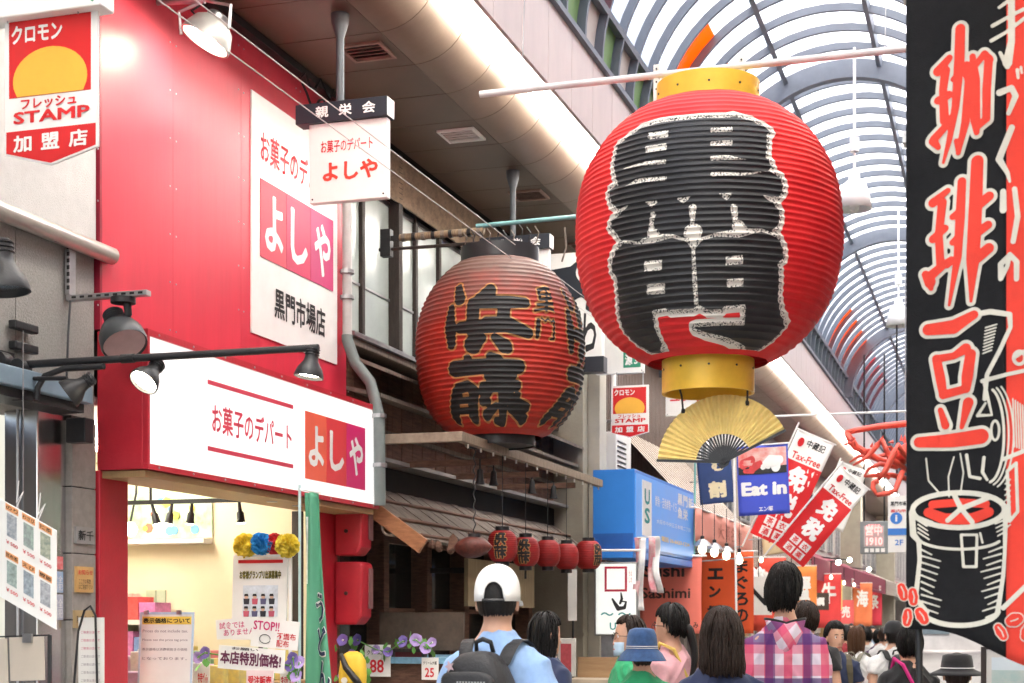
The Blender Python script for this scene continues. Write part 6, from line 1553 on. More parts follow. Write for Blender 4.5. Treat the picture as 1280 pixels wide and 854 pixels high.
# white printed squares on the maroon awning and small lamps below
for i, px in enumerate((1068, 1086, 1102)):
    p = wx(px, 728, -3.24); 
t = thing('awning_signs', 'row of three white printed squares on the maroon awning', 'sign', wx(1068, 735, -3.23))
for px in (1066, 1084, 1100):
    a = wx(px, 720, -3.235); MB().box(-3.238, -3.228, a.y-.25, a.y+.25, 2.29, 2.41).build('white_square', M_paper, t); text(t, '鮮魚', planeX((-3.228, a.y-.2, 2.3)), 0, .01, .4, .08, M_redink, .02)
MB().box(-3.24,-3.2381, wx(1064,720,-3.235).y, wx(1103,720,-3.235).y, 2.28, 2.285).build('backing_rail', M_steel, t)
random.seed(21)
for i in range(6):
    y = 20.9+i*2.7; p = Vector((-3.1+random.uniform(-.05,.05), y, random.uniform(2.2,2.35)))
    t = thing('awning_bulb', 'glowing bulb hanging from the awnings farther along the street', 'bulb', p, 'bulbs under the far awnings')
    MB().lathe([(.001,-.04),(.025,-.025),(.032,0),(.02,.03),(.012,.05)], 10, TM(p)).build('bulb', M_bulb, t, smooth=True); MB().tube([p+Vector((0,0,.06)),p+Vector((0,0,.3))], .006, 5).build('cord', M_black, t)
# bags of goods hanging under the striped awning
for i in range(16):
    p = Vector((-3.2+random.uniform(-.1,.05), 20.4+random.random()*3.2, random.uniform(1.75,2.1)))
    o = MB().lathe([(.001,-.13),(.07,-.11),(.085,-.02),(.05,.08),(.01,.13)], 8, TM(p, Matrix.Rotation(random.random(),4,'Z'))).build('hanging_packet', mat('clear_bag', (.6,.58,.57), .25, var=.25, vs_=20), None, smooth=True)
    tag(o, 'pale packet hanging under the brown striped awning', 'packet', 'packets hanging under the striped awning')

# LED clock sign, information sign
t = thing('clock_sign', 'grey framed sign with red lit characters hanging over the street', 'sign', wy(1092, 692, 21))
a, b = wy(1075, 652, 21), wy(1110, 692, 21); w_, h_ = b.x-a.x, a.z-b.z; P = planeY((a.x, 21, b.z))
MB().box(a.x, b.x, 21, 21.1, b.z, a.z).build('case', mat('sign_grey_case', (.2,.22,.23), .5), t, bev=.01); MB().rect(P, .05, .09, w_-.05, h_-.06, 0, .004).build('screen', mat('pale_screen', (.4,.36,.36), .4), t)
M_led = emis('red_led', (1,.03,.02), .35); text(t, '営中\n1910', P, .07, .11, w_-.14, h_*.62, M_led, .03, .007); text(t, '黒門市場', P, .1, h_-.1, w_-.2, .06, M_led, .01, .007)
for k in range(4): MB().rect(P, .06+.07*k, .02, .11+.07*k, .07, 0, .005).build('base_lamp', M_paper, t)
for x in (a.x+.05, b.x-.05): MB().tube([(x,21.05,a.z),(x,21.05,5.0)], .012, 6).build('hanger', M_black, t)
t = thing('information_sign', 'tall white and blue information sign beside the coffee banner', 'sign', wy(1110, 690, 19))
a, b = wy(1110, 620, 19), wy(1136, 690, 19); w_, h_ = b.x-a.x, a.z-b.z; P = planeY((a.x, 19, b.z))
MB().box(a.x, b.x, 19, 19.06, b.z, a.z).build('board', M_white, t); MB().rect(P, .0, .3*h_, w_, .42*h_, 0, .004).build('blue_band', mat('info_blue', (.05,.2,.6), .5), t)
MB().lathe([(.07,0),(.07,.004)], 18, TM(P[0]+P[1]*(w_*.4)+P[2]*(h_*.6), Matrix.Rotation(R(90),4,'X'))).build('info_disc', MATS['info_blue'], t); text(t, 'i', P, w_*.4-.012, h_*.54, .024, h_*.12, M_white, .03, .007)
text(t, '黒門市場', P, .03, h_*.82, w_-.06, h_*.08, M_ink, .02); text(t, '案内所', P, .03, h_*.7, w_-.06, h_*.06, M_redink, .02); text(t, '2F', P, .08, h_*.12, w_*.4, h_*.1, MATS['info_blue'], .02)
MB().tube([(a.x+.1,19.03,a.z),(a.x+.1,19.03,5.0)], .012, 6).build('hanger', M_black, t)
t = thing('street_rod', 'thin pale rod across the street in front of the crab', 'rod', wy(1060, 517, 16)); a = wy(1058, 517, 16); MB().tube([(-3.0,16,a.z),(.2,16,a.z)], .012, 6).build('rod', M_white, t)
MB().tube([(-3.0,16,a.z),(-3.0,16,4.9)], .01, 6).build('hanger', M_steel, t); MB().tube([(.2,16,a.z),(.2,16,4.9)], .01, 6).build('hanger', M_steel, t)

# ================================================================== giant crab
YC = 17.2; cc = wy(1168, 570, YC)
cr = thing('giant_crab', 'giant red crab figure hanging over the street beside the coffee banner', 'crab sculpture', cc)
M_crab = mat('crab_shell_red', (.68,.09,.06), .4, var=.25, vs_=6, bump=.3, bs=20); M_crabp = mat('crab_belly', (.65,.4,.36), .5, var=.15)
rings = []
for k in range(13):
    t_ = k/12; x = -.42+.84*t_; r_ = (math.sin(math.pi*(t_*.96+.02)))**.55
    rings.append([cc + Vector((x, -.1+.26*r_*math.cos(2*math.pi*q/18), .2*r_*math.sin(2*math.pi*q/18)*(1 if math.sin(2*math.pi*q/18)>0 else .6))) for q in range(18)])
MB().loft(rings).build('shell', M_crab, cr, smooth=True)
for k in range(22):
    q = cc + Vector((random.uniform(-.35,.35), -.1+random.uniform(-.15,.15), .15)); MB().lathe([(.02,0),(.001,.07)], 6, TM(q)).build('shell_spike', M_crab, cr)
def limb(pp, rs, nm='leg', par=None):
    """jointed limb through photo points (px, py, depth offset)"""
    q = [wy(a, b, YC+c) for a, b, c in pp]; return MB().tube(q, rs, 8).build(nm, M_crab, par or cr, smooth=True)
limb([(1150,529,.1),(1130,530,0),(1100,533,-.1),(1070,538,-.15),(1058,541,-.15)], [.034,.036,.034,.03,.03])
limb([(1058,541,-.15),(1064,551,-.2),(1070,559,-.2),(1084,567,-.1),(1100,575,0),(1120,580,.1)], [.03,.045,.04,.04,.035,.03])
limb([(1140,592,-.1),(1112,572,-.3),(1102,549,-.35),(1097,556,-.35),(1084,572,-.4),(1066,582,-.4)], [.03,.032,.026,.032,.026,.01])
limb([(1140,580,-.2),(1122,556,-.45),(1118,566,-.45),(1106,590,-.5),(1098,600,-.5)], [.032,.026,.034,.03,.022])
limb([(1098,600,-.5),(1092,604,-.5),(1091,610,-.52),(1096,619,-.54)], [.03,.03,.026,.016], 'claw')
limb([(1096,619,-.54),(1108,617,-.5),(1119,613,-.45),(1124,600,-.4),(1128,590,-.3)], [.022,.028,.03,.03,.03])
limb([(1140,572,0),(1120,584,-.2),(1100,580,-.25),(1086,586,-.3),(1080,596,-.3)], [.03,.028,.026,.022,.008])
limb([(1140,600,0),(1115,594,-.1),(1096,594,-.2),(1080,596,-.2)], [.03,.028,.026,.01])
limb([(1140,566,.2),(1118,566,.3),(1094,572,.35),(1074,570,.3),(1062,578,.3)], [.03,.028,.026,.022,.008])
for sx_ in (40, 70, 100):      # far side legs, hidden behind the banner from here
    limb([(1165,575+sx_*.1,0),(1185+sx_*.4,555,-.1),(1195+sx_*.5,580,-.2),(1190+sx_*.5,600,-.2)], [.034,.03,.026,.01])
limb([(1165,585,-.3),(1185,600,-.5),(1180,620,-.55)], [.05,.06,.02], 'claw')
for k in range(26):
    a_, b_ = random.choice(((1102,549),(1122,556),(1064,551),(1084,567),(1106,590),(1097,556),(1118,566)))
    q = wy(a_+random.uniform(-8,8), b_+random.uniform(-5,8), YC-.35); MB().lathe([(.02,0),(.001,.06)], 5, TM(q, lookM((random.uniform(-1,1),-.5,random.uniform(-.2,1))))).build('shell_spike', M_crab, cr)
for s in (-.3, .3): MB().tube([cc+Vector((s,0,.1)), (cc.x+s, YC, 5.2)], .008, 5).build('hanging_wire', M_steel, cr)

# ================================================================== coffee banner
YN = 4.53
KN = YN/_ray(1200, 400).y/F
o0 = wy(1134, 800, YN)
def b_xy(px, py): 
    p = wy(px, py, YN); return (p.x-o0.x, p.z-o0.z)
BW = .57; BHt = 1.98
cf = thing('coffee_banner', 'tall black and red coffee banner with red outlined characters at the right edge', 'banner', (o0.x, YN, 0))
def bfx(x, y, e=0):
    lean = .012*(y/BHt)                   # cloth hangs from the top bar, left edge drifts with height
    w1 = .024*math.sin(x*11+y*1.6) + .012*math.sin(y*4.2+x*4) + .004*math.sin(x*31+y*7) + .003*math.sin(y*17-x*9)
    return Vector((o0.x + x + lean*.0, YN + w1 - e, o0.z + y))
M_bk = mat('banner_black_cloth', (.011,.011,.0125), .85, var=.2, vs_=30, bump=.25, bs=350, spec=.2)
M_rd = mat('banner_red_cloth', (.72,.05,.03), .85, var=.06, vs_=20, bump=.25, bs=350)
M_crm = mat('banner_cream_print', (.6,.58,.5), .85, var=.06, vs_=30)
def bgrid(x0, x1, y0f, y1, nx, ny, m, name, e=0):
    V = []; Fc = []
    for j in range(ny+1):
        for i in range(nx+1):
            x = x0+(x1-x0)*i/nx; yb = y0f(x); V.append(bfx(x, yb+(y1-yb)*j/ny, e))
    for j in range(ny):
        for i in range(nx): q = j*(nx+1)+i; Fc.append((q,q+1,q+nx+2,q+nx+1))
    o = MB().add(V, Fc).build(name, m, cf, smooth=True); s_ = o.modifiers.new('solid','SOLIDIFY'); s_.thickness = .0015; s_.offset = -1; return o
xred = b_xy(1258, 600)[0]
ybot = lambda x: .03 - .09*min(1, x/.35) + .02*math.sin(x*14)
bgrid(-.004, xred, ybot, BHt, 20, 60, M_bk, 'black_cloth'); bgrid(xred, BW, ybot, BHt, 20, 60, M_rd, 'red_cloth')
def art(strokes, layers, z, sc_, px0=1120, res=.0028, name='lettering', run=8):
    st = [[(*b_xy(px0+p[0]/sc_, z+p[1]/sc_), p[2]/sc_*KN) for p in s_] for s_ in strokes]
    xs_ = [p[0] for s_ in st for p in s_]; ys_ = [p[1] for s_ in st for p in s_]; mg = .03
    xs = np.arange(min(xs_)-mg, max(xs_)+mg, res); ys = np.arange(min(ys_)-mg, max(ys_)+mg, res)
    XX, YY = np.meshgrid(xs, ys); S = seg_field(XX, YY, st)
    for iso, m, e, nm in layers:
        V, Fc = march(S, xs, ys, iso, run)
        MB().add([bfx(x, y, e) for x, y in V], Fc).build(nm, m, cf)
LY = lambda b=4.2: [(b*KN, M_crm, .003, 'letter_outline'), (0, M_rd, .005, 'red_character')]
K1 = [[(205,345,22),(258,285,15)], [(240,345,20),(228,440,17),(236,590,20)], [(205,490,18),(255,465,18)], [(182,690,20),(205,720,12)], [(185,680,18),(235,625,16),(275,560,8)],
      [(312,150,21),(308,290,22),(290,520,17),(258,690,12),(230,795,6)], [(278,390,12),(340,330,20),(352,400,16),(338,600,18),(302,750,10)], [(292,690,10),(302,740,10)],
      [(372,285,13),(385,400,20),(386,600,20),(392,655,12)], [(375,345,12),(430,272,15),(455,300,16)], [(450,295,18),(440,450,18),(438,590,17)], [(392,625,18),(440,592,14)]]
K2 = [[(180,172,20),(252,115,12)], [(225,172,19),(208,330,17),(216,470,18)], [(180,348,18),(238,300,16)], [(142,515,16),(165,555,24),(170,585,10)], [(160,530,22),(225,480,18),(268,445,8)],
      [(320,72,18),(312,250,20),(300,440,17),(258,668,6)], [(276,245,14),(312,212,12)], [(276,370,14),(310,332,12)], [(250,480,12),(300,440,12)],
      [(395,-22,26),(386,200,28),(374,450,28),(364,655,6)], [(395,195,22),(452,150,20)], [(395,325,20),(446,290,18)], [(395,448,22),(450,402,22)]]
K3 = [[(155,-35,26),(280,-42,32),(378,-95,20)], [(195,108,20),(216,210,22),(228,285,18)], [(195,108,18),(280,98,16),(338,66,24)], [(362,95,24),(346,200,26),(340,258,20)], [(228,282,20),(340,258,18)],
      [(214,355,12),(238,430,18)], [(350,325,24),(318,440,10)], [(110,512,24),(280,502,32),(412,488,34)]]
FAT = lambda K, f=1.12: [[(x, y, w_*f) for x, y, w_ in s_] for s_ in K]
art(FAT(K1), LY(), 0, 3.88); art(FAT(K2), LY(), 210, 3.88); art(FAT(K3, 1.06), LY(), 420, 3.88)
T1 = [[(468,132,9),(560,72,8),(620,40,9)], [(462,206,9),(530,160,8),(640,70,9)], [(500,40,7),(560,-8,9),(620,-30,8)], [(560,-10,16),(560,200,16),(540,310,22)], [(540,330,12),(505,262,8)],
      [(502,462,16),(560,432,14),(580,470,14),(545,560,10)], [(588,340,8),(592,380,7)], [(606,325,6),(610,355,5)], [(562,625,14),(500,785,16),(540,850,11),(552,895,6)]]
T2 = [[(520,130,14),(520,220,16)], [(575,115,12),(590,250,13),(568,372,12)], [(548,440,12),(508,480,13),(508,548,12),(540,490,10),(552,432,10),(585,470,13),(584,552,12)]]
for q in (T1[:5], T1[5:8], T1[8:]): art(q, [(0, M_crm, .004, 'cream_character')], 0, 3.88)
for q in (T2[:2], T2[2:]): art(q, [(0, M_crm, .004, 'cream_character')], 210, 3.88)
# roaster drawing (photo pixels)
def ell(cx, cy, rx, ry, w_, a0=0, a1=360, n=28): return [(cx+rx*math.cos(R(a0+(a1-a0)*k/n)), cy+ry*math.sin(R(a0+(a1-a0)*k/n)), w_) for k in range(n+1)]
D1 = [ell(1198,637,58,22,3.2), [(1139,640,3.5),(1141,668,4),(1148,676,3),(1149,700,2.6),(1144,748,3),(1158,765,3.2)], ell(1200,762,48,20,3.2,8,165), [(1257,640,3),(1256,690,2.2),(1254,720,2.4),(1247,765,3)],
      ell(1200,672,52,14,1.8,20,165), [(1254,760,3),(1280,735,3),(1300,715,3)], [(1176,618,1),(1160,600,1),(1157,572,1)], [(1186,620,.9),(1185,595,.9),(1192,570,.9)], [(1200,618,.9),(1204,590,.9),(1200,566,.9)],
      [(1201,635,3.4),(1192,617,3)], [(1201,635,3.4),(1236,622,3)], [(1201,635,3),(1215,652,3)], [(1201,635,3),(1184,650,3)],
      [(1201,668,1.6),(1221,668,1.6),(1220,708,1.8),(1204,708,1.8),(1201,668,1.6)], [(1225,666,1.3),(1228,678,1.3)]]
for k in range(11):
    y = 690+k*8.2; D1.append([(1150+.2*k,y-4,1.2),(1164+((k*37)%13),y+3,.9)]); D1.append([(1252-.5*k,y-6,1.2),(1236-((k*29)%11),y,.9)])
for k in range(5): D1.append([(1147,645+5*k,1.1),(1166-((k*17)%9),652+5.5*k,.8)]); D1.append([(1256,645+5*k,1.1),(1243+((k*13)%6),650+5*k,.8)])
D1 += [[(1190,404,3),(1200,398,3),(1238,392,3.4),(1262,396,3.2),(1263,412,2.6),(1250,440,2.6),(1234,470,2.6),(1231,500,2.6)], [(1228,478,2.6),(1260,470,2.4),(1300,462,2.4)], [(1231,482,2.2),(1240,520,1.2),(1222,520,2),(1232,505,1.4)],
       ell(1236,545,19,58,1.6,-75,85), ell(1238,545,23,62,1.1,-70,80), ell(1240,545,27,66,1,-65,75), ell(1244,539,5,12,1.5), [(1254,575,2.4),(1280,565,2.6),(1300,560,2.4)], [(1259,590,2),(1270,580,2),(1272,640,2),(1262,652,2),(1259,590,2)],
       [(1208,568,2),(1212,595,1.8),(1225,598,2)], [(1230,572,2),(1228,590,2),(1234,600,1.6)], [(1268,450,2),(1280,442,2),(1290,450,2)], ell(1274,450,7,8,2)]
for k in range(9): D1.append([(1232-.4*k,432+4*k-20,.9),(1246-.8*k,428+4*k-20,.9)]); D1.append([(1263,600+7*k,.8),(1256,606+7*k,.8)]); D1.append([(1266+3*k,500+2*k,.8),(1268+3*k,560+k,.8)])
art(D1, [(0, M_crm, .0035, 'roaster_drawing')], 0, 1.0, 0, .0022)
art([[(1160,640,6),(1180,648,7),(1215,648,7),(1236,640,6)], [(1165,630,5),(1200,627,5),(1232,630,5)]], [(0, M_rd, .0028, 'red_beans_field')], 0, 1.0, 0, .003)
beans = [(1128,740,6,13,-15),(1141,746,6,13,-5),(1134,772,6,13,5),(1152,770,7,12,-30),(1251,790,6,13,-30),(1268,775,8,9,70),(1284,790,7,12,20)]
for (x, y, rx, ry, an) in beans:
    dx, dy = math.sin(R(-an))*ry*.55, math.cos(R(an))*ry*.55
    art([[(x-dx*.9,y-dy*.9,rx*.8),(x,y,rx),(x+dx*.9,y+dy*.9,rx*.8)]], [(1.4*KN, M_crm, .0042, 'bean_outline'), (0, M_rd, .0055, 'printed_bean')], 0, 1.0, 0, .0025)
    art([[(x-dx,y-dy,.8),(x+1.5,y,.8),(x+dx,y+dy,.8)]], [(0, M_crm, .0068, 'bean_crease')], 0, 1.0, 0, .0025)
# pole, bar, loops
px_ = b_xy(1132, 500)[0]-.004
MB().tube([(o0.x+.046,YN+.075,0),(o0.x+.003,YN+.06,o0.z+BHt+.1)], .0105, 10).build('pole', M_blackplastic, cf, auto=50)
MB().tube([(o0.x-.01,YN+.06,o0.z+BHt+.01),(o0.x+BW+.02,YN+.06,o0.z+BHt+.01)], .009, 8).build('crossbar', M_blackplastic, cf, auto=50)
for y in (1.41, 1.82): MB().box(o0.x-.014, o0.x+.026, YN+.02, YN+.078, o0.z+y+.0, o0.z+y+.032).build('loop', M_white, cf)
MB().lathe([(.18,0),(.18,.06),(.03,.09)], 20, TM((o0.x+.046,YN+.075,.006))).build('base', M_blackplastic, cf)

# narrow red and orange shop flags along the far shops
random.seed(8)
for i, (px, y_, c, tx, lab) in enumerate(((962, 21.5, (.72,.08,.05), '鮪', 'narrow red shop flag just beyond the tuna banner'), (1003, 25.0, (.78,.25,.06), '蟹', 'narrow orange shop flag behind the plaid hoodie'), (1036, 29.5, (.7,.06,.06), '牛', 'narrow red shop flag near the start of the maroon awning'), (1078, 37.0, (.75,.2,.08), '海', 'orange shop flag under the far end of the maroon awning'), (1092, 44.0, (.68,.05,.08), '祭', 'farthest red shop flag along the left shops'))):
    p = wy(px, 745, y_); w_, h_ = .45, 1.0
    t = thing('shop_flag', lab, 'flag', (p.x, y_, 0), 'narrow shop flags along the far shops')
    def ffx(u, v, e=0, p=p, y_=y_): return Vector((p.x-w_/2+w_*u, y_+.02*math.sin(u*6+v*5)-e, 2.35-h_*v))
    cloth(t, 'cloth', ffx, 6, 8, mat('far_flag_%d'%i, c, .8, var=.06)); V, Fs = glyphs(tx, .03); MB().add([ffx(.2+.6*a_, .55-.4*b_, .006) for a_, b_ in V], Fs).build('lettering', M_white, t)
    MB().tube([(p.x-w_/2-.02,y_+.01,0),(p.x-w_/2-.02,y_+.01,2.42)], .012, 6).build('pole', M_white, t); MB().tube([(p.x-w_/2-.03,y_+.01,2.36),(p.x+w_/2,y_+.01,2.36)], .01, 6).build('crossbar', M_white, t)
    MB().lathe([(.16,0),(.16,.06),(.02,.08)], 12, TM((p.x-w_/2-.02,y_+.01,.006))).build('base', M_blackplastic, t)

# framed seaside poster on a stand under the coffee banner
t, P, w_, h_ = card('framed_picture', (1233, 812, 1300, 880), 6.3, 'pale framed picture on a stand under the right end of the coffee banner', 'picture', m=mat('pale_mount', (.6,.58,.54), .7, var=.05), th=.02, yaw=R(-12))
MB().rect(P, .02, .06, w_-.02, h_*.62, 0, .002).build('picture_sea', mat('sea_print', (.3,.45,.45), .6, c2=(.55,.58,.52), vs_=9), t)
MB().rect(P, .02, h_*.62, w_-.02, h_-.03, 0, .002).build('picture_sky', mat('sky_print', (.6,.68,.72), .6, var=.06), t)
for q in ((-.02,-.01,0,h_+.01),(0,h_,w_,h_+.012),(w_,-.01,w_+.02,h_+.01)): MB().rect(P, *q, -.022, .004).build('frame', M_darkwood, t)
MB().box(P[0].x+w_*.4, P[0].x+w_*.5, 6.33, 6.36, 0, P[0].z+.1).build('stand', M_black, t)

# ================================================================== people
def ring(z, rx, ry, cy=0, cx=0, n=24): return [Vector((cx+rx*math.cos(2*math.pi*k/n), cy+ry*math.sin(2*math.pi*k/n), z)) for k in range(n)]
def fuse(mb, voxel, it=6, wrinkle=0, seed=0):
    """fuse the closed pieces of a figure into one continuous skin"""
    me = mb.mesh('fuse', []); bm = bmesh.new(); bm.from_mesh(me); bmesh.ops.recalc_face_normals(bm, faces=bm.faces); bm.to_mesh(me); bm.free()
    o = bpy.data.objects.new('fuse', me)
    r_ = o.modifiers.new('r', 'REMESH'); r_.mode = 'VOXEL'; r_.voxel_size = voxel
    s_ = o.modifiers.new('s', 'SMOOTH'); s_.factor = .5; s_.iterations = it
    out = evaluated(o)
    bpy.data.objects.remove(o); bpy.data.meshes.remove(me)
    if wrinkle:
        N_ = [v.normal.copy() for v in out.vertices]; new = []
        for v in out.vertices:
            c = v.co.copy(); q = Vector((c.x*4.5+seed, c.y*4.5, c.z*7.5 + abs(c.x)*5)); d_ = mnoise.noise(q + Vector((0,0,mnoise.noise(q*.5)*2))) ; e_ = (1-min(1,abs(mnoise.noise(Vector((c.x*7+seed*2, c.y*7, c.z*10 + abs(c.x)*9)))*2.2)))**2 - .25
            new.extend(c + N_[v.index] * (d_*wrinkle*.8 + e_*wrinkle*.75))
        out.vertices.foreach_set('co', new)
    out.polygons.foreach_set('use_smooth', [True]*len(out.polygons)); out.update(); return out
TORSO = [(.82,.165,.115,0),(.95,.168,.115,-.005),(1.05,.145,.1,0),(1.18,.156,.108,0),(1.29,.17,.112,0),(1.345,.162,.1,-.005),(1.39,.128,.088,-.008),(1.425,.098,.076,-.01),(1.455,.068,.064,-.01),(1.485,.056,.056,-.008)]
HEAD = [(0,.022,.03,.06),(.02,.04,.05,.04),(.05,.054,.072,.022),(.09,.065,.087,.008),(.13,.073,.095,0),(.165,.074,.096,-.006),(.195,.066,.086,-.01),(.218,.045,.06,-.012),(.233,.015,.022,-.012)]
CHIN = 1.452
ARMS = {'down': [(.17,0,1.326),(.212,-.03,1.09),(.215,.05,.86)], 'bent': [(.17,0,1.326),(.225,-.02,1.12),(.13,.2,1.08)], 'phone': [(.17,0,1.326),(.215,.05,1.13),(.08,.26,1.2)], 'back': [(.17,0,1.326),(.24,-.06,1.13),(.2,.04,.9)]}
def turn(p, a, z0=1.44):
    p = Vector(p); 
    if p.z < z0: return p
    f = min(1, (p.z-z0)/.06); c, s = math.cos(a*f), math.sin(a*f); return Vector((p.x*c-p.y*s, p.x*s+p.y*c, p.z))
_fc = {}
def hand(mb, wr, d, s):
    d = d.normalized(); side = Vector((0,1,0)) if abs(d.y) < .7 else Vector((0,0,-1)); nrm_ = d.cross(side).normalized(); side = nrm_.cross(d).normalized()
    palm = wr + d*.05; rings = []
    for t, w_, th in ((0,.026,.018),(.03,.036,.016),(.07,.04,.014),(.09,.036,.012)):
        c = wr + d*t; rings.append([c + side*(w_*math.cos(2*math.pi*k/12)) + nrm_*(th*math.sin(2*math.pi*k/12)) for k in range(12)])
    mb.loft(rings)
    for k, (off, L_) in enumerate(((-.03,.062),(-.01,.075),(.01,.07),(.03,.055))):
        b_ = wr + d*.082 + side*off; mb.tube([b_, b_+d*L_*.45-nrm_*.004*s, b_+d*L_*.8-nrm_*.016*s, b_+d*L_-nrm_*.026*s], [.0095,.009,.0085,.006], 8)
    b_ = wr + d*.025 - side*.03; mb.tube([b_, b_-side*.028+d*.02, b_-side*.034+d*.05], [.012,.0105,.008], 8)
def body_mesh(arm, ht):
    k = ('body', arm, round(ht,2))
    if k in _fc: return _fc[k]
    mb = MB(); mb.loft([ring(*q[:4]) for q in TORSO])
    mb.loft([[turn(p, ht) for p in ring(z, .056, .056, cy)] for z, cy in ((1.4,-.01),(1.45,-.008),(1.5,.0),(1.54,.01))])
    mb.loft([[turn(p, ht) for p in ring(CHIN+z, rx, ry, cy)] for z, rx, ry, cy in HEAD])
    mb.loft([[turn((x,y,CHIN+z), ht) for x, y in ((-w_,.08),(w_,.08),(w_*.5,yy),(-w_*.5,yy))] for z, w_, yy in ((.06,.016,.105),(.07,.018,.113),(.085,.012,.108),(.115,.009,.1))])   # nose
    for s in (-1, 1):
        mb.loft([[turn((s*(.07+.012*q), -.012+.02*math.cos(2*math.pi*i/10)*e, CHIN+.105+.032*math.sin(2*math.pi*i/10)*e), ht) for i in range(10)] for q, e in ((0,.6),(.6,1),(1.1,1.05),(1.4,.8))])  # ear
        P_ = [Vector((s*x, y, z)) for x, y, z in ARMS[arm]]
        mb.tube([Vector((s*.1,-.004,1.365)), P_[0], P_[0].lerp(P_[1],.5), P_[1]], [.042,.052,.046,.04], 14)
        mb.tube([P_[0].lerp(P_[1],.95), P_[1], P_[1].lerp(P_[2],.3), P_[2]], [.038,.04,.04,.026], 14)
        hand(mb, P_[2]-(P_[2]-P_[1]).normalized()*.01, P_[2]-P_[1], s)
        mb.tube([(s*.085,0,.88),(s*.09,.01,.7),(s*.092,.015,.49),(s*.095,-.01,.32),(s*.098,-.02,.09)], [.088,.08,.055,.052,.036], 14)
        mb.tube([(s*.098,-.03,.05),(s*.1,.06,.045),(s*.105,.15,.03)], [.036,.04,.028], 12)
    _fc[k] = fuse(mb, .0085, 5); return _fc[k]
def shirt_mesh(arm, sleeve, fit=.014, low=.84, seed=0, hood=False):
    k = ('shirt', arm, sleeve, fit, low, seed, hood)
    if k in _fc: return _fc[k]
    mb = MB(); rr = [(z, rx+fit, ry+fit, cy) for z, rx, ry, cy in TORSO if z > low and z < 1.43]
    rr[-1] = (1.425, .098+fit*.5, .076+fit*.5, -.01); rr.append((1.447, .077, .07, -.01)); rr.append((1.462, .068, .066, -.008))
    rr.insert(0, (low, .17+fit, .118+fit, 0)); mb.loft([ring(*q) for q in rr])
    for s in (-1, 1):
        P_ = [Vector((s*x, y, z)) for x, y, z in ARMS[arm]]; e = P_[0].lerp(P_[1], min(1, sleeve))
        pts = [Vector((s*.085,-.004,1.372)), P_[0], P_[0].lerp(e,.5), e]; rs = [.038+fit*.3, .051+fit*.8, .053+fit, .057+fit]
        if sleeve > 1: pts = pts + [P_[1].lerp(P_[2],.5), P_[1].lerp(P_[2], min(.97, sleeve-1))]; rs = [.04,.051+fit*.8,.055+fit,.05+fit,.046+fit,.04+fit]
        mb.tube(pts, rs, 16)
    if hood:
        mb.loft([[Vector((x*1.0, y, z)) for x, y, z in q] for q in ([(.1*math.cos(a), -.06+.05*math.sin(a), 1.435) for a in np.linspace(0,2*math.pi,16,endpoint=False)], [(.13*math.cos(a), -.09+.06*math.sin(a), 1.385) for a in np.linspace(0,2*math.pi,16,endpoint=False)], [(.085*math.cos(a), -.125+.05*math.sin(a), 1.3) for a in np.linspace(0,2*math.pi,16,endpoint=False)], [(.02*math.cos(a), -.13+.025*math.sin(a), 1.21) for a in np.linspace(0,2*math.pi,16,endpoint=False)])])
    _fc[k] = fuse(mb, .011, 3, .017, seed); return _fc[k]
def trouser_mesh():
    if 'tr' in _fc: return _fc['tr']
    mb = MB(); mb.loft([ring(z,rx+.008,ry+.008,cy) for z,rx,ry,cy in ((.8,.155,.11,0),(.95,.165,.115,-.005),(1.02,.15,.105,0))])
    for s in (-1,1): mb.tube([(s*.082,0,.9),(s*.088,.01,.7),(s*.09,.015,.49),(s*.095,-.005,.3),(s*.098,-.015,.1)], [.095,.09,.07,.064,.056], 14)
    _fc['tr'] = fuse(mb, .012, 4, .005, 3); return _fc['tr']
def shoe_mesh(s):
    mb = MB(); mb.loft([[Vector((s*.1+x*w_, y, z)) for x, z in ((-1,0),(1,0),(1,.03),(.7,h_),(-.7,h_),(-1,.03))] for y, w_, h_ in ((-.075,.03,.07),(-.03,.04,.1),(.06,.045,.08),(.13,.045,.055),(.175,.03,.035))])
    return mb.mesh('shoe', M_blackplastic, smooth=False)
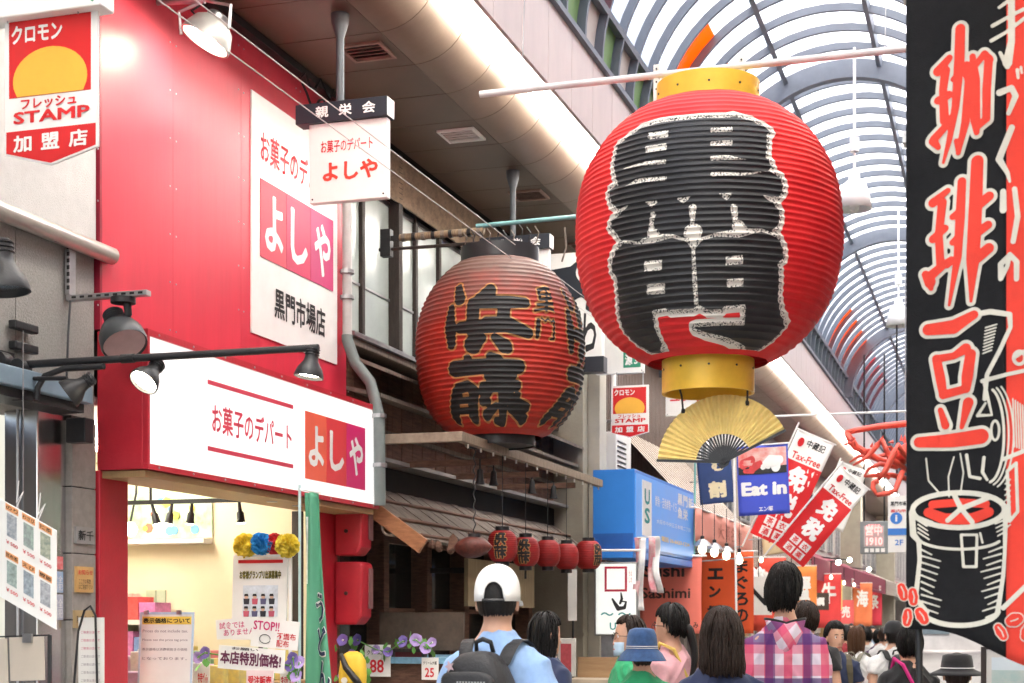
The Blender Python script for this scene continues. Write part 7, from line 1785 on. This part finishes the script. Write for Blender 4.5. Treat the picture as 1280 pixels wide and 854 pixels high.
def hair_mesh(Lf, fall=True, seed=1, vol=1.0, groove=.02, nseg=144, rows=30, flow=0, bumpy=0, strands=260):
    """sheet of hair from the crown: Lf(theta) is the length along the head (theta 0 = face)"""
    rnd = random.Random(seed); C = Vector((0,-.008,CHIN+.128)); rx, ry, rz = .083*vol, .106*vol, .116*vol
    g = [sum(rnd.uniform(-1,1)*math.sin(f*2*math.pi*i/nseg+rnd.random()*6) for f in (7,13,29,41,57)) for i in range(nseg)]
    hi = [rnd.uniform(-1,1) for _ in range(nseg)]
    V = []; Fc = []
    for j in range(rows+1):
        for i in range(nseg):
            th = 2*math.pi*i/nseg; L_ = Lf(th)*(1+.03*hi[i]); s_ = L_*j/rows; v = j/rows
            ph = s_/(rz*1.0); lim = R(92) if fall else R(140)
            if ph <= lim: sn, cs, dz = math.sin(ph), math.cos(ph), 0
            else: sn, cs, dz = math.sin(lim), math.cos(lim), (ph-lim)*rz
            bulge = 1 + groove*(g[i]*.35+hi[i]*.5)*min(1, v*2.5) + flow*dz
            if dz > .08: bulge *= 1 - .25*min(1, (dz-.08)/.35)*(abs(math.cos(th))*.6)
            p = C + Vector((rx*sn*math.sin(th)*bulge, ry*sn*math.cos(th)*bulge, rz*cs*(1+.01*hi[i]) - dz))
            V.append(p)
    if bumpy:
        V = [C + (p-C)*(1 + bumpy*mnoise.noise(Vector((p.x*22+seed, p.y*22, p.z*16))) + bumpy*.6*mnoise.noise(Vector((p.x*50, p.y*50+seed, p.z*30)))) for p in V]
    for j in range(rows):
        for i in range(nseg): k = (i+1) % nseg; Fc.append((j*nseg+i, j*nseg+k, (j+1)*nseg+k, (j+1)*nseg+i))
    mb = MB().add(V, Fc)
    if strands:          # loose locks lying on the mass
        for q in range(strands):
            i = rnd.randrange(nseg); j0 = rnd.randrange(2, max(3, rows-6)); n_ = min(rows-j0, rnd.randrange(5, 12)); lift = rnd.uniform(.002,.006); o = []; w_ = rnd.uniform(.0015,.003); di = rnd.choice((-1,0,0,1))
            for k in range(n_+1):
                p = V[(j0+k)*nseg + (i + (di*k)//4) % nseg]; d_ = Vector((p.x, p.y-C.y, 0)); d_ = d_.normalized() if d_.length > 1e-4 else Vector((0,0,1)); tn = Vector((-d_.y, d_.x, 0)); ww = w_*(1-abs(2*k/n_-1)*.7); c_ = p + d_*lift*math.sin(math.pi*min(1,k/n_+.15))
                if k == n_ and j0+n_ >= rows-1: c_ = c_ - Vector((0,0,rnd.uniform(0,.012)))
                o += [c_-tn*ww, c_+tn*ww]
            mb.add(o, [(2*k, 2*k+1, 2*k+3, 2*k+2) for k in range(n_)])
    return mb
def lens_(front, side, back):      # length around the head
    def f(th):
        c = math.cos(th); 
        if c > .55: return front
        t = (0.55-c)/1.55; t = min(1, t*1.6); a = front+(side-front)*min(1,t*2); 
        return a if t < .5 else side+(back-side)*(t-.5)*2
    return f
def hair_mat(name, c, c2): return mat(name, c, .48, c2=c2, vs_=30, stretch=(9,9,.6), bump=.35, bs=40, spec=.3)
H_black = hair_mat('black_hair', (.009,.0075,.007), (.004,.0035,.0035)); H_brown = hair_mat('dark_brown_hair', (.032,.017,.011), (.011,.0065,.005)); H_light = hair_mat('brown_hair', (.13,.06,.03), (.06,.028,.015))
SKIN = mat('skin', (.58,.34,.24), .5, var=.08, vs_=10, spec=.35)
SKIN.node_tree.nodes['Principled BSDF'].inputs['Subsurface Weight'].default_value = .1
SKIN.node_tree.nodes['Principled BSDF'].inputs['Subsurface Radius'].default_value = (.02,.008,.004)
def fabric(name, c, var=.1): return mat(name, c, .85, var=var, vs_=25, bump=.2, bs=300, sheen=.15, spec=.2)
M_trs = fabric('dark_trousers', (.03,.035,.05)); M_jean = fabric('blue_jeans', (.07,.1,.18)); M_khaki = fabric('khaki_trousers', (.28,.24,.17))
SH = {s: shoe_mesh(s) for s in (-1, 1)}
def child(name, me, m, root, keep=False):
    o = link(name, me, root)
    if m:
        if not me.materials: me.materials.append(m)
        o.material_slots[0].link = 'OBJECT'; o.material_slots[0].material = m
    return o
def person(lab, px, ytop, d, rot=17.6, arm='down', sleeve=.5, shirt=None, fit=.014, trs=None, hair=None, hm=None, headturn=0, slim=1.0, low=.84, seed=0, group='people walking in the street', face=False, extra=.012, hood=False, Hset=None):
    p = wd(px, ytop, d); H = p.z - extra if Hset is None else Hset
    t = thing('person', lab, 'person', (p.x, p.y, .004), group)
    s = H/(CHIN+.235)
    t.rotation_euler = (0,0,R(rot)); t.scale = (s*slim, s*slim, s)
    child('body', body_mesh(arm, R(headturn)), SKIN, t)
    child('shirt', shirt_mesh(arm, sleeve, fit, low, seed, hood), shirt, t)
    child('trousers', trouser_mesh(), trs or M_trs, t)
    for q in (-1, 1): child('shoe', SH[q], M_blackplastic, t)
    def rt(mb): mb.v = [tuple(turn(v, R(headturn))) for v in mb.v]; return mb
    def ht(mb): a = R(headturn); c, s_ = math.cos(a), math.sin(a); mb.v = [(v[0]*c-v[1]*s_, v[0]*s_+v[1]*c, v[2]) for v in mb.v]; return mb
    if hair:
        o = child('hair', ht(hair).mesh('hair', hm, smooth=True), None, t); m_ = o.modifiers.new('solid','SOLIDIFY'); m_.thickness = .012; m_.offset = -1
    if face:
        for q in (-1, 1):
            e = child('eye', ht(MB().lathe([(.001,-.006),(.009,-.003),(.011,.001),(.006,.004),(.001,.005)], 12, TM((q*.03,.083,CHIN+.118), Matrix.Rotation(R(-90),4,'X')))).mesh('eye', M_white, smooth=True), None, t)
            child('iris', ht(MB().lathe([(.001,.004),(.0055,.0042),(.001,.0062)], 10, TM((q*.03,.0835,CHIN+.118), Matrix.Rotation(R(-90),4,'X')))).mesh('iris', M_ink), None, t)
            child('eyebrow', ht(MB().tube([(q*.012,.098,CHIN+.136),(q*.03,.096,CHIN+.141),(q*.048,.085,CHIN+.136)], [.003,.0035,.002], 6)).mesh('eyebrow', H_black), None, t)
        child('lips', ht(MB().tube([(-.022,.094,CHIN+.036),(-.008,.1,CHIN+.039),(.008,.1,CHIN+.039),(.022,.094,CHIN+.036)], [.002,.006,.006,.002], 8)).mesh('lips', mat('lips', (.45,.15,.12), .5), smooth=True), None, t)
    return t, ht
short = lambda sd, **k: hair_mesh(lens_(.115,.19,.27), False, sd, 1.0, .05, 96, 20, **k)
# --- plaid cloth
def plaid(name='plaid_cloth', rot=0):
    m = mat(name, (.7,.5,.55), .85, var=0, bump=.2, bs=300, spec=.2); n = m.node_tree; L = n.links.new; b = n.nodes['Principled BSDF']
    tc = n.nodes.new('ShaderNodeTexCoord'); sx = n.nodes.new('ShaderNodeSeparateXYZ'); mp_ = n.nodes.new('ShaderNodeMapping'); mp_.inputs['Rotation'].default_value = (0, rot, 0); L(tc.outputs['Object'], mp_.inputs[0]); L(mp_.outputs[0], sx.inputs[0])
    def band(sock, per, duty, ph):
        a = n.nodes.new('ShaderNodeMath'); a.operation = 'MULTIPLY_ADD'; L(sock, a.inputs[0]); a.inputs[1].default_value = 1/per; a.inputs[2].default_value = ph
        f = n.nodes.new('ShaderNodeMath'); f.operation = 'FRACT'; L(a.outputs[0], f.inputs[0])
        l = n.nodes.new('ShaderNodeMath'); l.operation = 'LESS_THAN'; L(f.outputs[0], l.inputs[0]); l.inputs[1].default_value = duty; return l.outputs[0]
    base = None
    def mix(fac, a, c, amt):
        x = n.nodes.new('ShaderNodeMix'); x.data_type = 'RGBA'; k = n.nodes.new('ShaderNodeMath'); k.operation = 'MULTIPLY'; L(fac, k.inputs[0]); k.inputs[1].default_value = amt; L(k.outputs[0], x.inputs[0])
        if isinstance(a, tuple): x.inputs[6].default_value = (*a,1)
        else: L(a, x.inputs[6])
        x.inputs[7].default_value = (*c,1); return x.outputs[2]
    c = mix(band(sx.outputs[0], .105, .45, .15), (.66,.6,.7), (.6,.04,.1), .8)
    c = mix(band(sx.outputs[2], .1, .5, .0), c, (.6,.06,.16), .6)
    c = mix(band(sx.outputs[2], .2, .25, .3), c, (.07,.03,.16), .8)
    c = mix(band(sx.outputs[0], .21, .25, .55), c, (.07,.03,.16), .7)
    L(c, b.inputs['Base Color']); return m
M_plaid = plaid()

# 1 man with white cap and backpack
F_lblue = fabric('light_blue_cotton', (.24,.37,.6)); F_navy = fabric('navy_cotton', (.025,.035,.08)); F_green = fabric('green_cotton', (.03,.3,.13)); F_pink = fabric('pink_cotton', (.68,.38,.42)); F_whitec = fabric('white_cotton', (.7,.7,.7)); F_blackc = fabric('black_cotton', (.02,.02,.022))
t, ht = person('man in light blue tee with backwards white cap and black backpack', 622, 702, 5.4, -4, shirt=F_lblue, headturn=14, fit=.02, slim=.88, hair=hair_mesh(lens_(.12,.17,.25), False, 4, .985, .02, 96, 20, strands=0), hm=H_black, seed=1, extra=.02)
capm = mat('white_cap_cloth', (.78,.78,.77), .85, var=.04, vs_=20, bump=.15, bs=200)
C = Vector((0,-.008,CHIN+.128)); mb = MB(); V = []; Fc = []; n_ = 64
for j in range(15):
    for i in range(n_):
        th = 2*math.pi*i/n_; back = max(0, -math.cos(th)); mx = R(84) if True else 0
        if abs(((th-math.pi+math.pi) % (2*math.pi)) - math.pi) < .52: mx = R(58) - 0*back if True else mx
        x_ = abs(th-math.pi)
        mx = R(94) if x_ > .46 else R(94) - R(24)*math.sqrt(max(0, 1-(x_/.46)**2))
        ph = mx*j/14; r_ = 1.035
        V.append(C + Vector((.088*r_*math.sin(ph)*math.sin(th), .113*r_*math.sin(ph)*math.cos(th), .115*math.copysign(abs(math.cos(ph))**.75, math.cos(ph)))))
for j in range(14):
    for i in range(n_): k = (i+1) % n_; Fc.append((j*n_+i, j*n_+k, (j+1)*n_+k, (j+1)*n_+i))
mb.add(V, Fc); cap_ = child('cap', ht(mb).mesh('cap', capm, smooth=True), None, t); m_ = cap_.modifiers.new('solid','SOLIDIFY'); m_.thickness = .004
mb = MB(); mb.tube([C+Vector((.092*math.sin(a)*1.02, .1185*math.cos(a)*1.02, -.013)) for a in np.linspace(math.pi-.46, math.pi+.46, 10)], .007, 6); child('cap_strap', ht(mb).mesh('cap_strap', M_black), None, cap_)
mb = MB(); mb.loft([[C+Vector((x*.085, .1+y*(1-.35*x*x), -.012+z)) for x in np.linspace(-1,1,9)] for y, z in ((0,.0),(.035,-.004),(.07,-.015))], cap=False, closed=False); o = child('visor', ht(mb).mesh('visor', capm, smooth=True), None, cap_); m_=o.modifiers.new('solid','SOLIDIFY'); m_.thickness=.004
# backpack: own thing, worn by him
def backpack(owner, lab, c, sc_=1.0, detail=True, m=None):
    b_ = thing('backpack', lab, 'backpack', owner.location); b_.rotation_euler = owner.rotation_euler; b_.scale = owner.scale
    m = m or mat('black_nylon', c, .6, var=.2, vs_=30, bump=.35, bs=90, spec=.4)
    def pad(y0, y1, w_, z0, z1, nm, e=3.2, par=None):
        rings = []
        for y, f in ((y0,.9),(y0-(y0-y1)*.12,.98),(y0-(y0-y1)*.6,1),(y0-(y0-y1)*.88,.93),(y1,.72)):
            rr_ = []
            for k in range(28):
                a = 2*math.pi*k/28; ca, sa = math.cos(a), math.sin(a); x = w_*f*math.copysign(abs(ca)**(2/e), ca); z = (z1-z0)/2*f*math.copysign(abs(sa)**(2/e), sa)
                zz_ = (z0+z1)/2+z; x *= (1 - .28*max(0, (zz_-(z0+(z1-z0)*.55))/(z1-z0)/.45)**1.5) if e < 4 else 1
                rr_.append(Vector((x+.004*math.sin(z*60+y*40), y, zz_+.003*math.sin(x*50))))
            rings.append(rr_)
        mb = MB(); mb.loft(rings); o = link(nm, mb.mesh(nm, m, smooth=True), par or b_); s2 = o.modifiers.new('sub','SUBSURF'); s2.levels = 1; s2.render_levels = 1; return o
    main = pad(-.115, -.285, .16*sc_, .92, 1.4, 'main_compartment')
    pad(-.28, -.335, .125*sc_, .92, 1.17, 'front_pocket', 4.2); pad(-.275, -.318, .115*sc_, 1.17, 1.33, 'upper_pocket', 4.2)
    zm = mat('zip_metal', (.4,.4,.4), .35, metal=.8)
    for z0, w_, y in ((1.275,.085,-.319),(1.125,.09,-.338)):
        mb = MB(); mb.tube([(x, y-.002, z0+.02*(1-(x/w_)**2)+.02*x/w_*.0) for x in np.linspace(-w_,w_,12)], .004, 6); o = link('zip', mb.mesh('zip', M_black), b_)
        for q in range(10): link('zip_tooth', MB().box(-w_*.4+q*.012, -w_*.4+q*.012+.006, y-.008, y-.004, z0+.016, z0+.022).mesh('zip_tooth', zm), o) if detail else None
        link('zip_pull', MB().box(-w_-.012, -w_+.012, y-.012, y-.004, z0-.018, z0+.004).mesh('zip_pull', zm), o)
    for s in (-1, 1):
        mb = MB(); rings = []
        pts = [(s*.07,-.14,1.33),(s*.085,-.125,1.375),(s*.098,-.085,1.425),(s*.105,-.01,1.438),(s*.115,.075,1.4),(s*.125,.125,1.3),(s*.135,.115,1.12),(s*.15,-.02,.96),(s*.14,-.14,.92)]
        for i, p_ in enumerate(pts):
            q0 = Vector(pts[max(0,i-1)]); q1 = Vector(pts[min(len(pts)-1,i+1)]); d_ = (q1-q0).normalized(); sd_ = Vector((1,0,0)); up_ = d_.cross(sd_).normalized()
            hw = .032 if i < 6 else .012; rings.append([Vector(p_)+sd_*hw+up_*.006, Vector(p_)-sd_*hw+up_*.006, Vector(p_)-sd_*hw-up_*.006, Vector(p_)+sd_*hw-up_*.006])
        mb.loft(rings); o = link('strap', mb.mesh('strap', m), b_); bv = o.modifiers.new('sub','SUBSURF'); bv.levels = bv.render_levels = 1
    mb = MB(); mb.tube([(-.035,-.13,1.39),(-.03,-.145,1.425),(0,-.15,1.435),(.03,-.145,1.425),(.035,-.13,1.39)], .009, 8); link('haul_loop', mb.mesh('haul_loop', m, smooth=True), b_)
    if detail:
        bd_ = MB().prism([(math.cos(a)*(.02 if k%2 else .009), math.sin(a)*(.02 if k%2 else .009)) for k, a in enumerate(np.linspace(0,2*math.pi,10,endpoint=False))], planeY((-.07,-.306,1.345)), 0, .006); link('star_badge', bd_.mesh('star_badge', mat('silver_pink_badge', (.5,.35,.38), .3, metal=.6)), b_)
        link('red_tab', MB().box(-.02,.012,-.345,-.338,1.0,1.02).mesh('red_tab', M_sred), b_)
        link('white_ring', MB().lathe([(.006,0),(.012,0),(.012,.004),(.006,.004),(.006,0)], 14, TM((.1,-.335,1.01), Matrix.Rotation(R(90),4,'X')), cap=False).mesh('white_ring', M_white), b_)
    return b_
bp_ = backpack(t, 'black nylon backpack worn by the man in the white cap', (.016,.016,.018), 1.0)

# 2 woman with dark hair, navy top
person('woman with long dark hair in a navy top behind the man with the backpack', 683, 766, 8.3, -40, shirt=F_navy, hair=hair_mesh(lens_(.13,.42,.42), True, 7, 1.02, .035), hm=H_black, slim=.92, seed=2, headturn=0)
# 3 woman in green with mask
t, ht = person('person in a green tee wearing a pale blue mask, half hidden by the bucket hat', 786, 770, 8.6, 118, shirt=F_green, hair=hair_mesh(lens_(.1,.24,.3), False, 9, 1.0, .04, 96, 20), hm=H_brown, slim=.92, seed=3, face=True)
mb = MB(); rings = [[Vector((x*.056, .012+.088*math.sqrt(max(0,1-(x*.92)**2)) , CHIN+z)) for x in np.linspace(-1,1,11)] for z in (.0,.03,.06,.082)]
mb.loft(rings, cap=False, closed=False); o = child('mask', ht(mb).mesh('mask', mat('pale_blue_mask', (.4,.55,.7), .8), smooth=True), None, t); m_ = o.modifiers.new('solid','SOLIDIFY'); m_.thickness = .004
# glasses
def glasses(t, ht):
    g_ = MB()
    for q in (-1,1): g_.tube([(q*.032+.022*math.cos(a), .106-.1*abs(q*.032+.022*math.cos(a))**1.6*4, CHIN+.116+.016*math.sin(a)) for a in np.linspace(0,2*math.pi,13)], .0018, 5); g_.tube([(q*.054,.095,CHIN+.122),(q*.075,.05,CHIN+.12),(q*.08,-.01,CHIN+.118)], .0018, 5)
    child('glasses', ht(g_).mesh('glasses', M_blackplastic), None, t)
glasses(t, ht)
# 4 bucket hat
t, ht = person('person in a dark blue bucket hat with white bands and a green tee', 802, 792, 7.8, 25, shirt=F_green, hair=hair_mesh(lens_(.12,.2,.27), False, 12, .96, .03, 96, 16, strands=0), hm=H_brown, slim=.9, seed=4, extra=0)
denim = fabric('denim_hat', (.035,.085,.2), .25); C0 = TM(Vector((0,-.008,CHIN+.1)))
mb = MB(); mb.lathe([(.001,.165),(.05,.163),(.085,.152),(.1,.12),(.108,.06),(.112,.035),(.14,.012),(.165,-.025),(.168,-.03),(.162,-.03),(.135,.004),(.108,.025)], 40, C0 @ Matrix.Diagonal((.95,1.12,1,1)), cap=False); hat = child('bucket_hat', mb.mesh('bucket_hat', denim, smooth=True), None, t)
for z in (.045, .056): child('hat_band', MB().lathe([(.1105-.001*(z>.05),z-.002),(.1125-.001*(z>.05),z),(.1105-.001*(z>.05),z+.002)], 40, C0 @ Matrix.Diagonal((.95,1.12,1,1)), cap=False).mesh('hat_band', M_white), None, hat)
# 5 ponytail, pink
t, ht = person('woman in a pink tee with black ponytail and glasses', 838, 755, 8.2, 75, shirt=F_pink, hair=hair_mesh(lens_(.125,.2,.25), False, 15, 1.0, .02, 96, 20), hm=H_black, slim=.9, seed=5, headturn=0, face=True)
glasses(t, ht)
mb = MB(); rings = []
for k in range(14):
    u = k/13; c = Vector((.0+.01*math.sin(u*4), -.115-.05*math.sin(u*2.4), CHIN+.13-.3*u)); r_ = .03*(1-.55*u)*(1 if k else .6)
    rings.append([c + Vector((math.cos(2*math.pi*i/18)*r_*(1+.12*math.sin(i*3.3)), math.sin(2*math.pi*i/18)*r_*(1+.12*math.cos(i*2.1)), 0)) for i in range(18)])
mb.loft(rings); child('ponytail', ht(mb).mesh('ponytail', H_black, smooth=True), None, t)
# yellow strap bag
bgg = thing('shoulder_strap', 'yellow shoulder strap across the back of the woman in pink', 'strap', t.location); bgg.rotation_euler = t.rotation_euler; bgg.scale = t.scale
link('strap', MB().tube([(-.1,.09,1.36),(-.105,.02,1.475),(-.09,-.07,1.44),(0,-.135,1.25),(.12,-.13,1.05),(.18,-.03,.95)], [.012]*6, 6).mesh('strap', mat('yellow_strap', (.7,.5,.12), .7)), bgg)
link('bag', MB().box(.17,.24,-.1,.08,.78,.95).mesh('bag', mat('yellow_bag_cloth', (.6,.45,.15), .8)), bgg)
# 6 long brown hair, navy tee
person('woman with shoulder length dark brown hair in a navy tee seen from behind', 902, 765, 6.6, 16, shirt=F_navy, hair=hair_mesh(lens_(.14,.38,.39), True, 21, 1.17, .03, 220, 36, flow=.55, strands=700), hm=H_brown, slim=.91, seed=6, fit=.016)
# 7 plaid
t, ht = person('man in a pink and purple plaid hoodie seen from behind', 981, 708, 7.3, 12, slim=.8, shirt=M_plaid, sleeve=1.9, fit=.02, hair=hair_mesh(lens_(.13,.205,.285), False, 31, 1.1, .05, 160, 26, bumpy=.05, strands=600), hm=H_black, seed=7, headturn=-25)
M_plaid2 = plaid('plaid_hood_cloth', R(38))
V = []; Fc = []; nu, nv_ = 26, 14
for q in range(nv_+1):
    v = q/nv_
    for k in range(nu+1):
        u = -1 + 2*k/nu; hw = .102*(1-v)**.75 + .012
        x = u*hw; z = 1.462 - .19*v - .03*(1-abs(u))*(1-v) - .01*u*u; y = -.082 - .062*math.sin(math.pi*min(1,v*.85+.12))*(1-.55*u*u) + .06*abs(u)**2.2*(1-v) + .005*math.sin(u*9+v*7)
        V.append(Vector((x, y, z)))
for q in range(nv_):
    for k in range(nu): a = q*(nu+1)+k; Fc.append((a,a+1,a+nu+2,a+nu+1))
o = child('hood', MB().add(V, Fc).mesh('hood', M_plaid2, smooth=True), None, t); m_ = o.modifiers.new('solid','SOLIDIFY'); m_.thickness = .014; m_.offset = 0; m_ = o.modifiers.new('sub','SUBSURF'); m_.levels = m_.render_levels = 1
rim = [V[k] + Vector((0,.004,.004)) for k in range(nu+1)]; child('hood_lining', MB().tube([p*1 for p in rim], [.007]*(nu+1), 8).mesh('hood_lining', F_blackc, smooth=True), None, o)
child('hood_inside', MB().add([V[k]+Vector((0,.006,-.004)) for k in range(nu+1)] + [Vector((p.x*.6,-.03,1.45)) for p in V[:nu+1]], [(k,k+1,nu+2+k,nu+1+k) for k in range(nu)]).mesh('hood_inside', F_blackc, smooth=True), None, o)
# 8 to 13: farther people
t, ht = person('boy in a navy tee facing the viewer right of the plaid hoodie', 1044, 777, 11, 190, shirt=F_navy, hair=hair_mesh(lens_(.12,.19,.26), False, 41, 1.02, .06, 80, 16), hm=H_black, slim=.88, seed=8, face=True, headturn=20)
link_ = backpack(t, 'olive shoulder bag on the boy in navy', (.06,.05,.03), .7, False, mat('olive_canvas', (.09,.075,.045), .8))
person('dark haired person partly hidden behind the plaid hoodie', 1007, 752, 10.5, 14, shirt=F_blackc, hair=hair_mesh(lens_(.12,.2,.27), False, 43, 1.0, .05, 80, 16), hm=H_brown, seed=9)
t, ht = person('woman with light brown hair in a white top farther along', 1071, 783, 13.5, -20, shirt=F_whitec, sleeve=.2, hair=hair_mesh(lens_(.13,.36,.36), True, 45, 1.0, .03, 80, 16), hm=H_light, slim=.9, seed=10)
backpack(t, 'grey green shoulder bag on the woman in white', (.2,.19,.15), .8, False, mat('grey_green_canvas', (.2,.19,.15), .8))
t, ht = person('man in a black cap and white shirt with dark rucksack straps farther along', 1117, 778, 13, 16, shirt=F_whitec, hair=hair_mesh(lens_(.12,.2,.27), False, 47, .98, .03, 80, 16, strands=0), hm=H_black, seed=11)
child('cap', MB().lathe([(.001,.135),(.05,.128),(.085,.095),(.1,.04),(.103,.01)], 30, TM(Vector((0,-.008,CHIN+.13))) @ Matrix.Diagonal((.95,1.2,1,1)), cap=False).mesh('cap', F_blackc, smooth=True), None, t)
backpack(t, 'small dark rucksack on the man in the black cap', (.04,.04,.04), .6, False)
person('person in a dark purple top in the far crowd beside the black cap', 1098, 787, 19, 10, shirt=fabric('dark_purple_cotton', (.08,.04,.1)), hair=hair_mesh(lens_(.12,.2,.27), False, 51, 1.0, .04, 60, 12), hm=H_black, seed=12, slim=.9)
person('person in a pale grey top in the far crowd beside the white topped woman', 1085, 786, 21, -15, shirt=fabric('pale_grey_cotton', (.5,.5,.5)), hair=hair_mesh(lens_(.12,.2,.27), False, 53, 1.0, .04, 60, 12), hm=H_black, seed=13, slim=.9)
t, ht = person('person in a black tee with a magenta strap beside the foot of the coffee banner', 1136, 783, 9, 30, shirt=F_blackc, hair=hair_mesh(lens_(.12,.24,.27), False, 55, 1.0, .04, 60, 12), hm=H_black, seed=14, slim=.92)
link_ = thing('shoulder_strap', 'magenta shoulder strap on the person in black', 'strap', t.location); link_.rotation_euler = t.rotation_euler; link_.scale = t.scale
link('strap', MB().tube([(-.1,.1,1.36),(-.105,.02,1.48),(-.09,-.09,1.44),(0,-.145,1.25),(.12,-.14,1.05),(.19,-.03,.95)], .014, 6).mesh('strap', mat('magenta_strap', (.55,.02,.2), .7)), link_)
link('bag', MB().box(.18,.26,-.1,.08,.75,.95).mesh('bag', F_blackc), link_)
t, ht = person('person in a black brimmed hat and salmon patterned shirt below the coffee banner', 1196, 818, 7.2, 14, shirt=mat('salmon_print', (.62,.3,.26), .85, c2=(.7,.55,.48), vs_=22, bump=.2, bs=300), hair=hair_mesh(lens_(.12,.2,.26), False, 57, .97, .03, 80, 14, strands=0), hm=H_brown, seed=15, slim=.95, extra=0)
C0 = TM(Vector((0,-.008,CHIN+.115)))
hat = child('brimmed_hat', MB().lathe([(.001,.12),(.06,.118),(.09,.108),(.098,.07),(.104,.03),(.15,.012),(.172,.0),(.17,-.006),(.14,.002),(.1,.02)], 40, C0 @ Matrix.Diagonal((.95,1.12,1,1)), cap=False).mesh('brimmed_hat', F_blackc, smooth=True), None, t)
child('hat_band', MB().lathe([(.104,.034),(.1065,.037),(.104,.04)], 40, C0 @ Matrix.Diagonal((.95,1.12,1,1)), cap=False).mesh('hat_band', M_white), None, hat)

# more of the far crowd
fars = [(1058, 781, 17, 25, 'dark red', (.3,.04,.05), H_black), (1104, 783, 18, 5, 'white', (.65,.65,.65), H_brown), (1090, 782, 24, 200, 'grey blue', (.2,.25,.33), H_black), (1111, 784, 26, 15, 'mustard', (.5,.35,.08), H_black), (1076, 780, 23, -30, 'black', (.02,.02,.02), H_black), (1122, 785, 21, 190, 'pale pink', (.65,.45,.48), H_brown), (1064, 779, 28, 190, 'teal', (.05,.25,.27), H_black)]
for i, (px, yt, d, rot, nm, c, hm_) in enumerate(fars):
    person('distant passer by in a %s top, small in the far crowd' % nm, px, yt, d, rot, shirt=fabric('far_top_%d' % i, c), hair=hair_mesh(lens_(.12,.22,.28), False, 60+i, 1.0, .04, 48, 10, strands=0), hm=hm_, seed=12, slim=.88, face=rot > 100)
bpy.data.scenes.remove(TMP)
